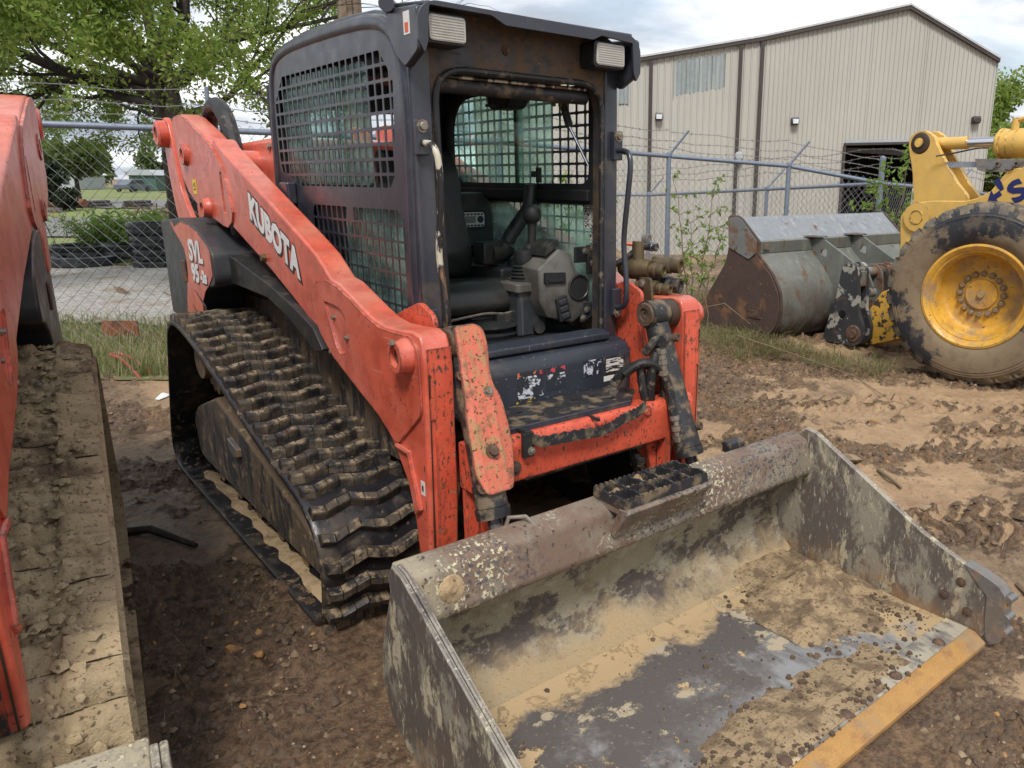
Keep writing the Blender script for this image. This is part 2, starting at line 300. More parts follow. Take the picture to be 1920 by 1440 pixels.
M('yellow_rim', (0.58, 0.32, 0.04), 0.42, layers=[
    dict(c=(0.25, 0.18, 0.12), s=5.5, lo=0.46, hi=0.62, r=0.85, a=0.8), dict(c=(0.42, 0.19, 0.02), s=8, lo=0.5, hi=0.66, r=0.5, a=0.6),
    dict(c=(0.09, 0.052, 0.03), s=26, lo=0.62, hi=0.68, r=0.85)])
M('grease', (0.045, 0.028, 0.016), 0.5)
M('tyre_rubber', (0.020, 0.021, 0.026), 0.45, layers=[
    dict(c=(0.185, 0.135, 0.082), s=1.5, lo=0.46, hi=0.495, r=0.9, d=10, ro=0.66, h=0.003),
    dict(c=(0.115, 0.085, 0.056), s=9, lo=0.50, hi=0.64, r=0.9, a=0.6)], bump=(50, 0.003, 5))
M('tyre_lug', (0.10, 0.085, 0.068), 0.8, layers=[dict(c=(0.21, 0.16, 0.10), s=7, lo=0.45, hi=0.6, r=0.9), dict(c=(0.03, 0.03, 0.033), s=12, lo=0.58, hi=0.66, r=0.6)], bump=(40, 0.004, 5))
M('grey_bucket_paint', (0.150, 0.158, 0.138), 0.42, 0.15, layers=[
    dict(c=(0.23, 0.24, 0.22), s=12, sc=(1, 1, 0.3), lo=0.52, hi=0.70, r=0.5, a=0.6),
    dict(c=(0.14, 0.058, 0.027), s=9, sc=(1, 1, 0.4), lo=0.585, hi=0.66, r=0.85, d=10, a=0.8),
    dict(c=(0.072, 0.052, 0.040), s=5, lo=0.36, hi=0.52, r=0.8, z=(0.15, 0.85))], bump=(50, 0.0008, 4))
M('grey_bucket_lip', (0.235, 0.25, 0.265), 0.36, 0.3, layers=[dict(c=(0.14, 0.07, 0.035), s=7, lo=0.60, hi=0.70, r=0.85), dict(c=(0.46, 0.46, 0.46), s=14, sc=(1, 1, 0.3), lo=0.55, hi=0.7, r=0.4, a=0.5)])
M('rust_plate', (0.066, 0.040, 0.031), 0.75, 0.1, layers=[
    dict(c=(0.18, 0.085, 0.040), s=4, lo=0.52, hi=0.64, r=0.85, d=8),
    dict(c=(0.14, 0.13, 0.12), s=3, lo=0.60, hi=0.68, r=0.5, a=0.6), dict(c=(0.28, 0.17, 0.08), s=30, lo=0.64, hi=0.70, r=0.9)], bump=(60, 0.0015, 5))
M('rust_grey_plate', (0.15, 0.16, 0.155), 0.5, layers=[dict(c=(0.16, 0.075, 0.035), s=5, lo=0.49, hi=0.60, r=0.85, d=8), dict(c=(0.06, 0.038, 0.028), s=8, lo=0.56, hi=0.64, r=0.85)])
M('coupler_paint', (0.032, 0.033, 0.038), 0.45, layers=[dict(c=(0.30, 0.29, 0.25), s=5, lo=0.56, hi=0.59, r=0.6, d=8), dict(c=(0.12, 0.065, 0.038), s=7, lo=0.58, hi=0.68, r=0.85)])
M('galvanised', (0.30, 0.33, 0.37), 0.42, 0.55, layers=[dict(c=(0.18, 0.20, 0.24), s=9, lo=0.5, hi=0.66, r=0.5)], varscale=20)
M('galvanised_blue', (0.20, 0.235, 0.30), 0.45, 0.35, layers=[dict(c=(0.15, 0.17, 0.21), s=9, lo=0.5, hi=0.66, r=0.5)], varscale=20)
M('fence_wire', (0.24, 0.245, 0.25), 0.5, 0.4)
M('barb_wire', (0.20, 0.195, 0.19), 0.6, 0.3)
M('beige_siding', (0.41, 0.40, 0.36), 0.55, layers=[dict(c=(0.36, 0.35, 0.31), s=0.5, sc=(1, 1, 0.25), lo=0.45, hi=0.65, r=0.6, a=0.5)], var=0.03, varscale=1.0)
M('brown_trim', (0.045, 0.036, 0.032), 0.5)
M('roof_metal', (0.50, 0.50, 0.50), 0.4, 0.3)
M('skylight_panel', (0.25, 0.285, 0.29), 0.35, layers=[dict(c=(0.33, 0.36, 0.36), s=2, sc=(2, 2, 0.3), lo=0.45, hi=0.6, r=0.4)])
M('dark_inside', (0.012, 0.012, 0.013), 0.7)
M('lamp_white', (0.62, 0.66, 0.70), 0.3)
M('wood_pole', (0.22, 0.165, 0.115), 0.85, layers=[dict(c=(0.10, 0.07, 0.05), s=16, sc=(1, 1, 0.06), lo=0.52, hi=0.60, r=0.9), dict(c=(0.32, 0.26, 0.19), s=10, sc=(1, 1, 0.1), lo=0.54, hi=0.66, r=0.9)], bump=(60, 0.004, 4))
M('bark', (0.024, 0.018, 0.014), 0.9, layers=[dict(c=(0.05, 0.040, 0.032), s=8, sc=(1, 1, 0.3), lo=0.52, hi=0.64, r=0.9)], bump=(25, 0.02, 6))
M('old_board', (0.20, 0.13, 0.075), 0.85, layers=[dict(c=(0.09, 0.058, 0.036), s=12, sc=(0.2, 1, 1), lo=0.48, hi=0.6, r=0.9)], bump=(40, 0.004, 4))
M('twig', (0.17, 0.125, 0.08), 0.85)
M('black_poly', (0.016, 0.018, 0.022), 0.42, layers=[dict(c=(0.10, 0.10, 0.10), s=6, lo=0.5, hi=0.7, r=0.6, a=0.6), dict(c=(0.20, 0.19, 0.17), s=20, lo=0.62, hi=0.7, r=0.8, a=0.5)])
M('rust_pipe', (0.22, 0.085, 0.042), 0.8, layers=[dict(c=(0.11, 0.05, 0.03), s=5, lo=0.5, hi=0.6, r=0.85)])
M('house_white', (0.66, 0.66, 0.66), 0.6, var=0.05)
M('house_grey', (0.36, 0.38, 0.40), 0.6)
M('house_green', (0.05, 0.10, 0.085), 0.6)
M('car_paint', (0.10, 0.12, 0.15), 0.3)
M('asphalt', (0.16, 0.155, 0.15), 0.9)
M('window_dark', (0.02, 0.024, 0.028), 0.12)
M('red_cable', (0.34, 0.055, 0.045), 0.5, layers=[dict(c=(0.12, 0.08, 0.05), s=20, lo=0.5, hi=0.62, r=0.8)])
M('litter', (0.62, 0.63, 0.64), 0.6)
M('stone', (0.26, 0.19, 0.125), 0.8, layers=[dict(c=(0.15, 0.095, 0.055), s=14, lo=0.46, hi=0.6, r=0.85), dict(c=(0.36, 0.30, 0.22), s=9, lo=0.58, hi=0.68, r=0.85)], bump=(50, 0.003, 5))
M('stone_orange', (0.36, 0.185, 0.06), 0.8, layers=[dict(c=(0.16, 0.095, 0.05), s=20, lo=0.48, hi=0.62, r=0.85)], bump=(50, 0.003, 5))
M('clod', (0.088, 0.058, 0.036), 0.8, layers=[dict(c=(0.175, 0.118, 0.070), s=3, lo=0.50, hi=0.64, r=0.9), dict(c=(0.06, 0.04, 0.026), s=11, lo=0.54, hi=0.66, r=0.6)], bump=(90, 0.004, 4))

def leaf_mat(name, c1, c2, c3):
    b = NB(name)
    oi = b.n('ShaderNodeObjectInfo'); g = b.noise(1.7, 4, 0.6); g2 = b.noise(40, 2, 0.5)
    wv = b.n('ShaderNodeTexWhiteNoise'); wv.noise_dimensions = '3D'
    sn = b.n('ShaderNodeVectorMath', operation='SNAP'); sn.inputs[1].default_value = (0.09, 0.09, 0.09); b.l(b.pos, sn.inputs[0]); b.l(sn.outputs[0], wv.inputs[0])
    c = b.mix(b.rng(g, 0.35, 0.65), c1, c2); c = b.mix(b.rng(wv.outputs[0], 0.62, 1.0), c, c3)
    d = b.n('ShaderNodeBsdfPrincipled'); b.set(d.inputs['Base Color'], c); d.inputs['Roughness'].default_value = 0.5
    t = b.n('ShaderNodeBsdfTranslucent'); b.l(c, t.inputs[0])
    mx = b.n('ShaderNodeMixShader'); mx.inputs[0].default_value = 0.55; b.l(d.outputs[0], mx.inputs[1]); b.l(t.outputs[0], mx.inputs[2]); b.l(mx.outputs[0], b.o.inputs[0])
    MATS[name] = b.m
leaf_mat('oak_leaf', (0.16, 0.255, 0.042), (0.25, 0.34, 0.062), (0.36, 0.38, 0.11))
leaf_mat('cedar_leaf', (0.020, 0.038, 0.018), (0.035, 0.052, 0.022), (0.05, 0.062, 0.028))
leaf_mat('far_leaf', (0.085, 0.125, 0.030), (0.13, 0.175, 0.045), (0.17, 0.20, 0.065))
leaf_mat('bright_leaf', (0.16, 0.27, 0.045), (0.22, 0.34, 0.07), (0.28, 0.36, 0.10))
leaf_mat('grass_green', (0.14, 0.185, 0.050), (0.22, 0.25, 0.085), (0.42, 0.36, 0.20))
leaf_mat('grass_dry', (0.33, 0.26, 0.15), (0.44, 0.36, 0.22), (0.20, 0.20, 0.075))

def glass_mat(name, tint, fac=0.12):
    b = NB(name)
    tr = b.n('ShaderNodeBsdfTransparent'); tr.inputs[0].default_value = (*tint, 1)
    gl = b.n('ShaderNodeBsdfGlossy'); gl.inputs['Roughness'].default_value = 0.03; gl.inputs[0].default_value = (0.85, 0.98, 0.93, 1)
    df1 = b.n('ShaderNodeBsdfDiffuse'); df1.inputs[0].default_value = (0.46, 0.60, 0.55, 1); df2 = b.n('ShaderNodeBsdfTranslucent'); df2.inputs[0].default_value = (0.50, 0.68, 0.62, 1)  # pale green film brightens the panes, imitating reflection and haze by colour
    df = b.n('ShaderNodeMixShader'); df.inputs[0].default_value = 0.6; b.l(df1.outputs[0], df.inputs[1]); b.l(df2.outputs[0], df.inputs[2])
    lw = b.n('ShaderNodeLayerWeight'); lw.inputs[0].default_value = 0.25; fr = b.n('ShaderNodeMapRange'); pw = b.math('POWER', lw.outputs['Facing'], 3.5); b.l(pw, fr.inputs[0]); fr.inputs[1].default_value = 0.0; fr.inputs[2].default_value = 1.0; fr.inputs[3].default_value = 0.04; fr.inputs[4].default_value = 0.80
    m1 = b.n('ShaderNodeMixShader'); b.l(b.rng(b.noise(6, 6, 0.6), 0.45, 0.75, fac * 0.5, fac * 2.2), m1.inputs[0]); b.l(tr.outputs[0], m1.inputs[1]); b.l(df.outputs[0], m1.inputs[2])
    m2 = b.n('ShaderNodeMixShader'); b.l(fr.outputs[0], m2.inputs[0]); b.l(m1.outputs[0], m2.inputs[1]); b.l(gl.outputs[0], m2.inputs[2])
    b.l(m2.outputs[0], b.o.inputs[0]); MATS[name] = b.m
glass_mat('green_glass', (0.78, 0.94, 0.88), 0.34)

# ------------------------------------------------------------------ geometry helpers
def link(o, parent=None):
    COL.objects.link(o)
    if parent is not None: o.parent = parent
    return o
def tag(o, label=None, cat=None, group=None, kind=None):
    if label: o['label'] = label
    if cat: o['category'] = cat
    if group: o['group'] = group
    if kind: o['kind'] = kind
    return o
def thing(name, label, cat, loc=(0, 0, 0), rot=(0, 0, 0), group=None):
    o = bpy.data.objects.new(name, None); COL.objects.link(o); o.location = loc; o.rotation_euler = rot
    o.empty_display_size = 0.2
    return tag(o, label, cat, group)
class MB:
    def __init__(s): s.v = []; s.f = []
    def add(s, v, f):
        n = len(s.v); s.v += [tuple(p) for p in v]; s.f += [tuple(i + n for i in q) for q in f]; return s
    def box(s, c, d, rot=None):
        x, y, z = [a / 2 for a in d]
        v = [Vector((sx * x, sy * y, sz * z)) for sx in (-1, 1) for sy in (-1, 1) for sz in (-1, 1)]
        if rot is not None: v = [rot @ p for p in v]
        v = [p + Vector(c) for p in v]
        return s.add(v, [(0, 1, 3, 2), (4, 6, 7, 5), (0, 4, 5, 1), (2, 3, 7, 6), (0, 2, 6, 4), (1, 5, 7, 3)])
    def prism(s, poly, axis, a, b):
        def P(u, w_, t):
            return (t, u, w_) if axis == 'x' else ((u, t, w_) if axis == 'y' else (u, w_, t))
        n = len(poly); area = sum(poly[i][0] * poly[(i + 1) % n][1] - poly[(i + 1) % n][0] * poly[i][1] for i in range(n))
        if area < 0: poly = poly[::-1]
        if axis == 'y': a, b = b, a
        lo, hi = (a, b) if (a < b) == (axis != 'y') else (b, a)
        v = [P(u, w_, lo) for u, w_ in poly] + [P(u, w_, hi) for u, w_ in poly]
        f = [tuple(range(n))[::-1], tuple(range(n, 2 * n))] + [(i, (i + 1) % n, n + (i + 1) % n, n + i) for i in range(n)]
        return s.add(v, f)
    def tube(s, path, r, n=10, cap=True, closed=False):
        path = [Vector(p) for p in path]; k = len(path)
        rad = r if isinstance(r, (list, tuple)) else [r] * k
        T = []
        for i in range(k):
            a = path[(i - 1) % k] if (closed or i > 0) else path[i]; b = path[(i + 1) % k] if (closed or i < k - 1) else path[i]
            T.append((b - a).normalized())
        u = T[0].orthogonal().normalized(); vs = []
        for i in range(k):
            if i: u = (u - T[i] * u.dot(T[i])).normalized()
            w_ = T[i].cross(u)
            vs += [path[i] + rad[i] * (math.cos(2 * math.pi * j / n) * u + math.sin(2 * math.pi * j / n) * w_) for j in range(n)]
        f = []
        for i in range(k if closed else k - 1):
            i2 = (i + 1) % k
            f += [(i * n + j, i * n + (j + 1) % n, i2 * n + (j + 1) % n, i2 * n + j) for j in range(n)]
        if cap and not closed: f += [tuple(range(n))[::-1], tuple((k - 1) * n + j for j in range(n))]
        return s.add(vs, f)
    def cyl(s, a, b, r, r2=None, n=20): return s.tube([a, b], [r, r if r2 is None else r2], n)
    def lathe(s, prof, o, ax, n=32, cap=True):
        """prof: list of (radius, height along ax)"""
        o = Vector(o); ax = Vector(ax).normalized(); u = ax.orthogonal().normalized(); w_ = ax.cross(u)
        v = []; k = len(prof)
        for r_, h in prof: v += [o + ax * h + r_ * (math.cos(2 * math.pi * j / n) * u + math.sin(2 * math.pi * j / n) * w_) for j in range(n)]
        f = [(i * n + j, i * n + (j + 1) % n, (i + 1) * n + (j + 1) % n, (i + 1) * n + j) for i in range(k - 1) for j in range(n)]
        if cap and prof[0][0] > 1e-6: f.append(tuple(range(n))[::-1])
        if cap and prof[-1][0] > 1e-6: f.append(tuple((k - 1) * n + j for j in range(n)))
        return s.add(v, f)
    def mesh(s, name, mat, smooth=35):
        me = bpy.data.meshes.new(name); me.from_pydata(s.v, [], s.f); me.update()
        fix(me, mat, smooth); return me
    def build(s, name, mat, parent=None, smooth=35, bevel=0.0, kind=None, seg=2):
        o = bpy.data.objects.new(name, s.mesh(name, mat, None if bevel else smooth)); link(o, parent)
        if bevel: add_bevel(o, bevel, seg)
        if kind: o['kind'] = kind
        return o
def fix(me, mat, smooth=35, recalc=True):
    if mat: me.materials.append(MATS[mat] if isinstance(mat, str) else mat)
    if recalc:
        b = bmesh.new(); b.from_mesh(me); bmesh.ops.recalc_face_normals(b, faces=b.faces); b.to_mesh(me); b.free()
    if smooth:
        me.polygons.foreach_set('use_smooth', [True] * len(me.polygons)); me.set_sharp_from_angle(angle=R(smooth))
    me.update()
def add_bevel(o, w_, seg=2):
    o.data.polygons.foreach_set('use_smooth', [True] * len(o.data.polygons))
    md = o.modifiers.new('bevel', 'BEVEL'); md.width = w_; md.segments = seg; md.limit_method = 'ANGLE'; md.angle_limit = R(32); md.harden_normals = True
def raw(name, v, f, mat, parent=None, kind=None, smooth=None):
    me = bpy.data.meshes.new(name); v = np.asarray(v, dtype=np.float32); f = np.asarray(f, dtype=np.int32); k = f.shape[1]
    me.vertices.add(len(v)); me.vertices.foreach_set('co', v.ravel()); me.loops.add(f.size); me.loops.foreach_set('vertex_index', f.ravel())
    me.polygons.add(len(f)); me.polygons.foreach_set('loop_start', np.arange(0, f.size, k, dtype=np.int32)); me.polygons.foreach_set('loop_total', np.full(len(f), k, dtype=np.int32))
    me.update(calc_edges=True); me.validate()
    if mat: me.materials.append(MATS[mat] if isinstance(mat, str) else mat)
    if smooth: me.polygons.foreach_set('use_smooth', [True] * len(f))
    o = bpy.data.objects.new(name, me); link(o, parent)
    if kind: o['kind'] = kind
    return o
def rnd(poly, r, n=4):
    """round the corners of a 2D polygon"""
    out_ = []; k = len(poly)
    for i in range(k):
        p = Vector(poly[i]); a = Vector(poly[i - 1]) - p; b = Vector(poly[(i + 1) % k]) - p
        rr = min(r[i] if isinstance(r, (list, tuple)) else r, a.length * 0.49, b.length * 0.49)
        if rr < 1e-5: out_.append(tuple(p)); continue
        s_, e = p + a.normalized() * rr, p + b.normalized() * rr
        for j in range(n + 1):
            t = j / n; out_.append(tuple((1 - t) ** 2 * s_ + 2 * t * (1 - t) * p + t * t * e))
    return out_
def plate(outer, holes, thick, axis, pos):
    """flat plate with punched holes; 2D coords are (y,z) for axis x, (x,z) for axis y, (x,y) for axis z"""
    cu = bpy.data.curves.new('tmp', 'CURVE'); cu.dimensions = '2D'; cu.fill_mode = 'BOTH'; cu.extrude = thick / 2
    for poly in [outer] + list(holes):
        sp = cu.splines.new('POLY'); sp.points.add(len(poly) - 1); sp.use_cyclic_u = True
        for q, (a, b) in zip(sp.points, poly): q.co = (a, b, 0, 1)
    o = bpy.data.objects.new('tmp', cu); me = bpy.data.meshes.new_from_object(o); bpy.data.objects.remove(o); bpy.data.curves.remove(cu)
    if axis == 'x': mm = Matrix(((0, 0, 1, pos), (1, 0, 0, 0), (0, 1, 0, 0), (0, 0, 0, 1)))
    elif axis == 'y': mm = Matrix(((1, 0, 0, 0), (0, 0, -1, pos), (0, 1, 0, 0), (0, 0, 0, 1)))
    else: mm = Matrix.Translation((0, 0, pos))
    me.transform(mm); me.materials.clear(); return me
def plate_obj(name, outer, holes, thick, axis, pos, mat, parent):
    me = plate(outer, holes, thick, axis, pos); me.name = name; fix(me, mat, 35, recalc=False)
    o = bpy.data.objects.new(name, me); return link(o, parent)
def text_obj(name, txt, mat, parent, mw, size=1.0, offset=0.0, xs=1.0, spacing=1.0, ext=0.001):
    cu = bpy.data.curves.new('tmp', 'FONT'); cu.body = txt; cu.size = size; cu.offset = offset; cu.extrude = ext; cu.space_character = spacing; cu.resolution_u = 3
    o = bpy.data.objects.new('tmp', cu); me = bpy.data.meshes.new_from_object(o); bpy.data.objects.remove(o); bpy.data.curves.remove(cu)
    me.transform(mw @ Matrix.Diagonal((xs, 1, 1, 1))); me.materials.clear(); me.name = name; fix(me, mat, None, recalc=False)
    o = bpy.data.objects.new(name, me); return link(o, parent)
def clip_poly(poly, clip):
    """Sutherland-Hodgman, convex clip polygon counter-clockwise"""
    res = poly
    for i in range(len(clip)):
        a, b = clip[i], clip[(i + 1) % len(clip)]; inp = res; res = []
        if not inp: break
        side = lambda p: (b[0] - a[0]) * (p[1] - a[1]) - (b[1] - a[1]) * (p[0] - a[0])
        for j in range(len(inp)):
            p, q_ = inp[j - 1], inp[j]; sp, sq = side(p), side(q_)
            if (sp >= 0) != (sq >= 0):
                t = sp / (sp - sq); res.append((p[0] + t * (q_[0] - p[0]), p[1] + t * (q_[1] - p[1])))
            if sq >= 0: res.append(q_)
    return res
def inside(poly, x, y):
    c = False; j = len(poly) - 1
    for i in range(len(poly)):
        xi, yi = poly[i]; xj, yj = poly[j]
        if (yi > y) != (yj > y) and x < (xj - xi) * (y - yi) / (yj - yi) + xi: c = not c
        j = i
    return c
def poly_area(p): return 0.5 * sum(p[i][0] * p[(i + 1) % len(p)][1] - p[(i + 1) % len(p)][0] * p[i][1] for i in range(len(p)))
def spline(pts, n, closed=False):
    """Catmull-Rom through points, resampled to n points evenly by arc length"""
    P = [np.array(p, float) for p in pts]; k = len(P); d = []
    for i in range(k if closed else k - 1):
        p0, p1, p2, p3 = (P[(i - 1) % k], P[i], P[(i + 1) % k], P[(i + 2) % k]) if closed else (P[max(i - 1, 0)], P[i], P[i + 1], P[min(i + 2, k - 1)])
        for t in np.linspace(0, 1, 14, endpoint=False):
            d.append(0.5 * ((2 * p1) + (-p0 + p2) * t + (2 * p0 - 5 * p1 + 4 * p2 - p3) * t * t + (-p0 + 3 * p1 - 3 * p2 + p3) * t ** 3))
    d.append(P[0] if closed else P[-1]); d = np.array(d)
    s_ = np.r_[0, np.cumsum(np.linalg.norm(np.diff(d, axis=0), axis=1))]
    u = np.linspace(0, s_[-1], n + 1)[:-1] if closed else np.linspace(0, s_[-1], n)
    return np.stack([np.interp(u, s_, d[:, j]) for j in range(d.shape[1])], 1), s_[-1]
def sp3(pts, n=24): return [tuple(p) for p in spline(pts, n)[0]]
def bolt(parent, c, ax, r=0.014, h=0.012, mat='bare_bolt', name='bolt'):
    mb = MB(); mb.lathe([(0, 0), (r * 1.5, 0), (r * 1.5, h * 0.3), (r, h * 0.3), (r, h), (r * 0.85, h * 1.1), (0, h * 1.1)], c, ax, 8)
    return mb.build(name, mat, parent)

# ------------------------------------------------------------------ terrain
def vnoise(x, y, seed=0):
    x = np.asarray(x, float); y = np.asarray(y, float)
    xi = np.floor(x).astype(np.int64); yi = np.floor(y).astype(np.int64); xf = x - xi; yf = y - yi
    def hsh(a, b):
        h_ = (a * 374761393 + b * 668265263 + seed * 974711) & 0xFFFFFFFF
        h_ = ((h_ ^ (h_ >> 13)) * 1274126177) & 0xFFFFFFFF
        return ((h_ ^ (h_ >> 16)) & 0xFFFF) / 65535.0
    u = xf * xf * (3 - 2 * xf); v = yf * yf * (3 - 2 * yf)
    return (hsh(xi, yi) * (1 - u) + hsh(xi + 1, yi) * u) * (1 - v) + (hsh(xi, yi + 1) * (1 - u) + hsh(xi + 1, yi + 1) * u) * v
def fbm(x, y, s_, o=4, seed=0):
    t = 0; a = 0.5; tot = 0
    for i in range(o):
        t = t + a * vnoise(x * s_ + i * 7.3, y * s_ - i * 3.1, seed + i); tot += a; a *= 0.55; s_ *= 2.03
    return t / tot - 0.5
def sstep(a, b, x): t = np.clip((x - a) / (b - a), 0, 1); return t * t * (3 - 2 * t)
LFx = np.array([0.7570059, -0.65340805]); LFf = np.array([0.65340805, 0.7570059])
def bgp(L, H, z=0.0): return Vector((CAM.x + L * LFx[0] + H * LFf[0], CAM.y + L * LFx[1] + H * LFf[1], z))
def LH(x, y):
    dx, dy = x - CAM.x, y - CAM.y; return dx * LFx[0] + dy * LFx[1], dx * LFf[0] + dy * LFf[1]
CRT = 0.30
def crumb(x, y):
    """0..1: where the soil is churned and crumbly rather than a smooth dried film"""
    x = np.asarray(x, float); y = np.asarray(y, float); L, H = LH(x, y)
    streak = vnoise(L * 0.42 + 0.8 * fbm(x, y, 1.2, 3, 7), (H + 0.10 * L) * 3.1, 77) - 0.5
    return sstep(-0.17, 0.09, 0.62 * fbm(x, y, 1.5, 5, 91) + 0.52 * streak + 0.25 * fbm(x, y, 7, 3, 95) + CRT * (treads(x, y)[1] - 0.42) * treads(x, y)[0])
def treads(x, y):
    """rubber track prints crossing the open yard: band mask and the bar pattern in it"""
    L, H = LH(np.asarray(x, float), np.asarray(y, float)); mk = 0.0; bars = 0.0
    for h0, k, ph in ((3.75, 0.10, 0.3), (4.55, 0.06, 1.4), (5.25, 0.10, 2.2), (6.1, 0.04, 0.9)):
        u = H - h0 - k * (L - 1.5) - 0.07 * np.sin(L * 1.1 + ph); b_ = (1 - sstep(0.17, 0.26, np.abs(u))) * sstep(0.25, 0.9, L) * sstep(0.30, 0.52, vnoise(L * 0.9 + ph * 7, H * 0.7, 43) + 0.1)
        mk = np.maximum(mk, b_); bars = bars + b_ * (0.5 + 0.5 * np.sin(2 * math.pi * (L + 0.05 * np.sin(u * 26)) / 0.125 + ph))
    return mk, np.minimum(bars, 1)
def ground_z(x, y):
    x = np.asarray(x, float); y = np.asarray(y, float); L, H = LH(x, y)
    near = 1 - sstep(9, 16, np.hypot(x, y - 1))
    z = -0.03 + 0.035 * fbm(x, y, 0.7, 3, 5)
    lump = fbm(x, y, 5.0, 5, 11); cr = crumb(x, y); z = z + near * (0.016 + 0.035 * cr) * lump
    clump = np.maximum(fbm(x, y, 9.0, 4, 31) - 0.02, 0); z = z + near * cr * (0.012 + 0.15 * clump) + near * cr * 0.20 * np.maximum(fbm(x, y, 15.0, 3, 37) - 0.05, 0)
    mk, bars = treads(x, y); z = z * (1 - 0.4 * mk) + mk * (-0.030 + 0.036 * sstep(0.35, 0.8, bars))
    # softer ruts on the open yard right of the machine
    rx, ry = x * 0.93 - y * 0.37, x * 0.37 + y * 0.93
    ruts = sstep(0.9, 2.0, x) * (1 - sstep(5.0, 6.5, x)) * (1 - sstep(2.6, 3.6, y))
    rid = 1 - np.abs(2 * vnoise(L * 0.45 + 0.5 * fbm(x, y, 1.5, 3, 7), (H + 0.12 * L) * 3.6, 77) - 1); rid = rid * (0.75 + 0.25 * np.sin(L * 34 + 5 * vnoise(x, y, 8))); z = z + ruts * (0.045 * (rid - 0.5) * (0.3 + 1.2 * vnoise(x * 0.9, y * 0.9, 3)) + 0.13 * np.maximum(fbm(x, y, 6.0, 4, 51), 0) * 0.6)
    # flat under the front bucket
    fl = sstep(-1.35, -1.1, x) * (1 - sstep(1.1, 1.4, x)) * sstep(-2.1, -1.85, y) * (1 - sstep(-0.55, -0.3, y)); z = z * (1 - fl) + fl * -0.02
    # low grassy banks: along the left fence and round the wheel loader's bucket
    z = z + 0.16 * sstep(5.2, 6.0, H) * (1 - sstep(8.0, 10.0, H)) * (1 - sstep(-2.6, -1.2, L))
    bank = sstep(2.55, 3.1, y + 0.38 * (x - 3.0)) * sstep(2.2, 3.2, x) * (1 - sstep(5.4, 6.2, x)); z = z + bank * (0.06 + 0.14 * fbm(x, y, 2.2, 4, 9))
    z = z - 0.7 * sstep(10.5, 20, H) * sstep(-2, 1, L)
    return z

# ------------------------------------------------------------------ ground
def axis_coords(lo, hi, step, far):
    a = list(np.arange(lo, hi + 1e-6, step)); g = step; x = hi
    while x < far: g *= 1.16; x += g; a.append(x)
    g = step; x = lo
    while x > -far: g *= 1.16; x -= g; a.insert(0, x)
    return np.array(a)
gx = axis_coords(-2.9, 6.6, 0.021, 700); gy = axis_coords(-2.6, 4.6, 0.021, 700)
X, Y = np.meshgrid(gx, gy); Z = ground_z(X, Y)
nx_, ny_ = len(gx), len(gy)
idx = np.arange(nx_ * ny_).reshape(ny_, nx_)
q4 = np.stack([idx[:-1, :-1], idx[:-1, 1:], idx[1:, 1:], idx[1:, :-1]], -1).reshape(-1, 4)
b = NB('mud_ground')
p = b.n('ShaderNodeBsdfPrincipled'); b.l(p.outputs[0], b.o.inputs[0])
at = b.n('ShaderNodeAttribute'); at.attribute_name = 'crumb'
med = b.noise(2.6, 8, 0.66, off=(5, 1, 0)); fine = b.noise(26, 7, 0.72, off=(2, 7, 0)); grit = b.noise(110, 4, 0.75); mid = b.noise(9, 8, 0.74, off=(9, 2, 0))
cr = b.rng(b.math('ADD', at.outputs['Fac'], b.rng(mid, 0.25, 0.75, -0.55, 0.55)), 0.30, 0.70)
sx = b.n('ShaderNodeSeparateXYZ'); b.l(b.pos, sx.inputs[0])
# the strip between the machines and some hollows are wet, darker soil
left = b.rng(b.math('ADD', sx.outputs[0], b.rng(med, 0.3, 0.7, -0.30, 0.30)), -0.70, -1.10)
back = b.rng(b.math('ADD', sx.outputs[1], b.rng(med, 0.3, 0.7, -0.7, 0.7)), -1.3, 0.1)
wet = b.math('MULTIPLY', left, b.rng(back, 0, 1, 0.25, 1.0))
pud = b.rng(b.noise(0.8, 4, 0.55, off=(11.2, 3.4, 0)), 0.55, 0.62); wet = b.math('MAXIMUM', wet, b.math('MULTIPLY', pud, 0.7))
film = b.mix(b.rng(med, 0.34, 0.64), (0.41, 0.277, 0.158), (0.30, 0.195, 0.108)); film = b.mix(b.math('MULTIPLY', b.rng(grit, 0.54, 0.66), 0.85), film, (0.13, 0.083, 0.05)); film = b.mix(b.math('MULTIPLY', b.rng(fine, 0.54, 0.62), 0.6), film, (0.17, 0.108, 0.064))
soil = b.mix(b.rng(fine, 0.40, 0.60), (0.255, 0.156, 0.084), (0.100, 0.057, 0.031)); soil = b.mix(b.math('MULTIPLY', b.rng(grit, 0.56, 0.66), 0.75), soil, (0.33, 0.22, 0.125))
c = b.mix(cr, film, soil)
wetc = b.mix(b.rng(fine, 0.42, 0.60), (0.145, 0.092, 0.058), (0.040, 0.026, 0.017))
c = b.mix(b.math('MULTIPLY', wet, 0.82), c, wetc)
b.set(p.inputs['Base Color'], c)
rr_ = b.mix(wet, b.rng(fine, 0.3, 0.7, 0.62, 0.95), b.rng(mid, 0.35, 0.65, 0.16, 0.55), 'FLOAT'); b.set(p.inputs['Roughness'], rr_)
p.inputs['Specular IOR Level'].default_value = 0.5
hc = b.math('ADD', b.math('MULTIPLY', fine, 0.032), b.math('MULTIPLY', mid, 0.020)); hc = b.math('MULTIPLY', hc, b.math('ADD', b.math('MULTIPLY', cr, 0.68), 0.32))
h = b.math('ADD', hc, b.math('MULTIPLY', grit, 0.006))
bp = b.n('ShaderNodeBump'); bp.inputs['Distance'].default_value = 1.0; bp.inputs['Strength'].default_value = 0.9; b.l(h, bp.inputs['Height']); b.l(bp.outputs[0], p.inputs['Normal'])
MATS['mud_ground'] = b.m
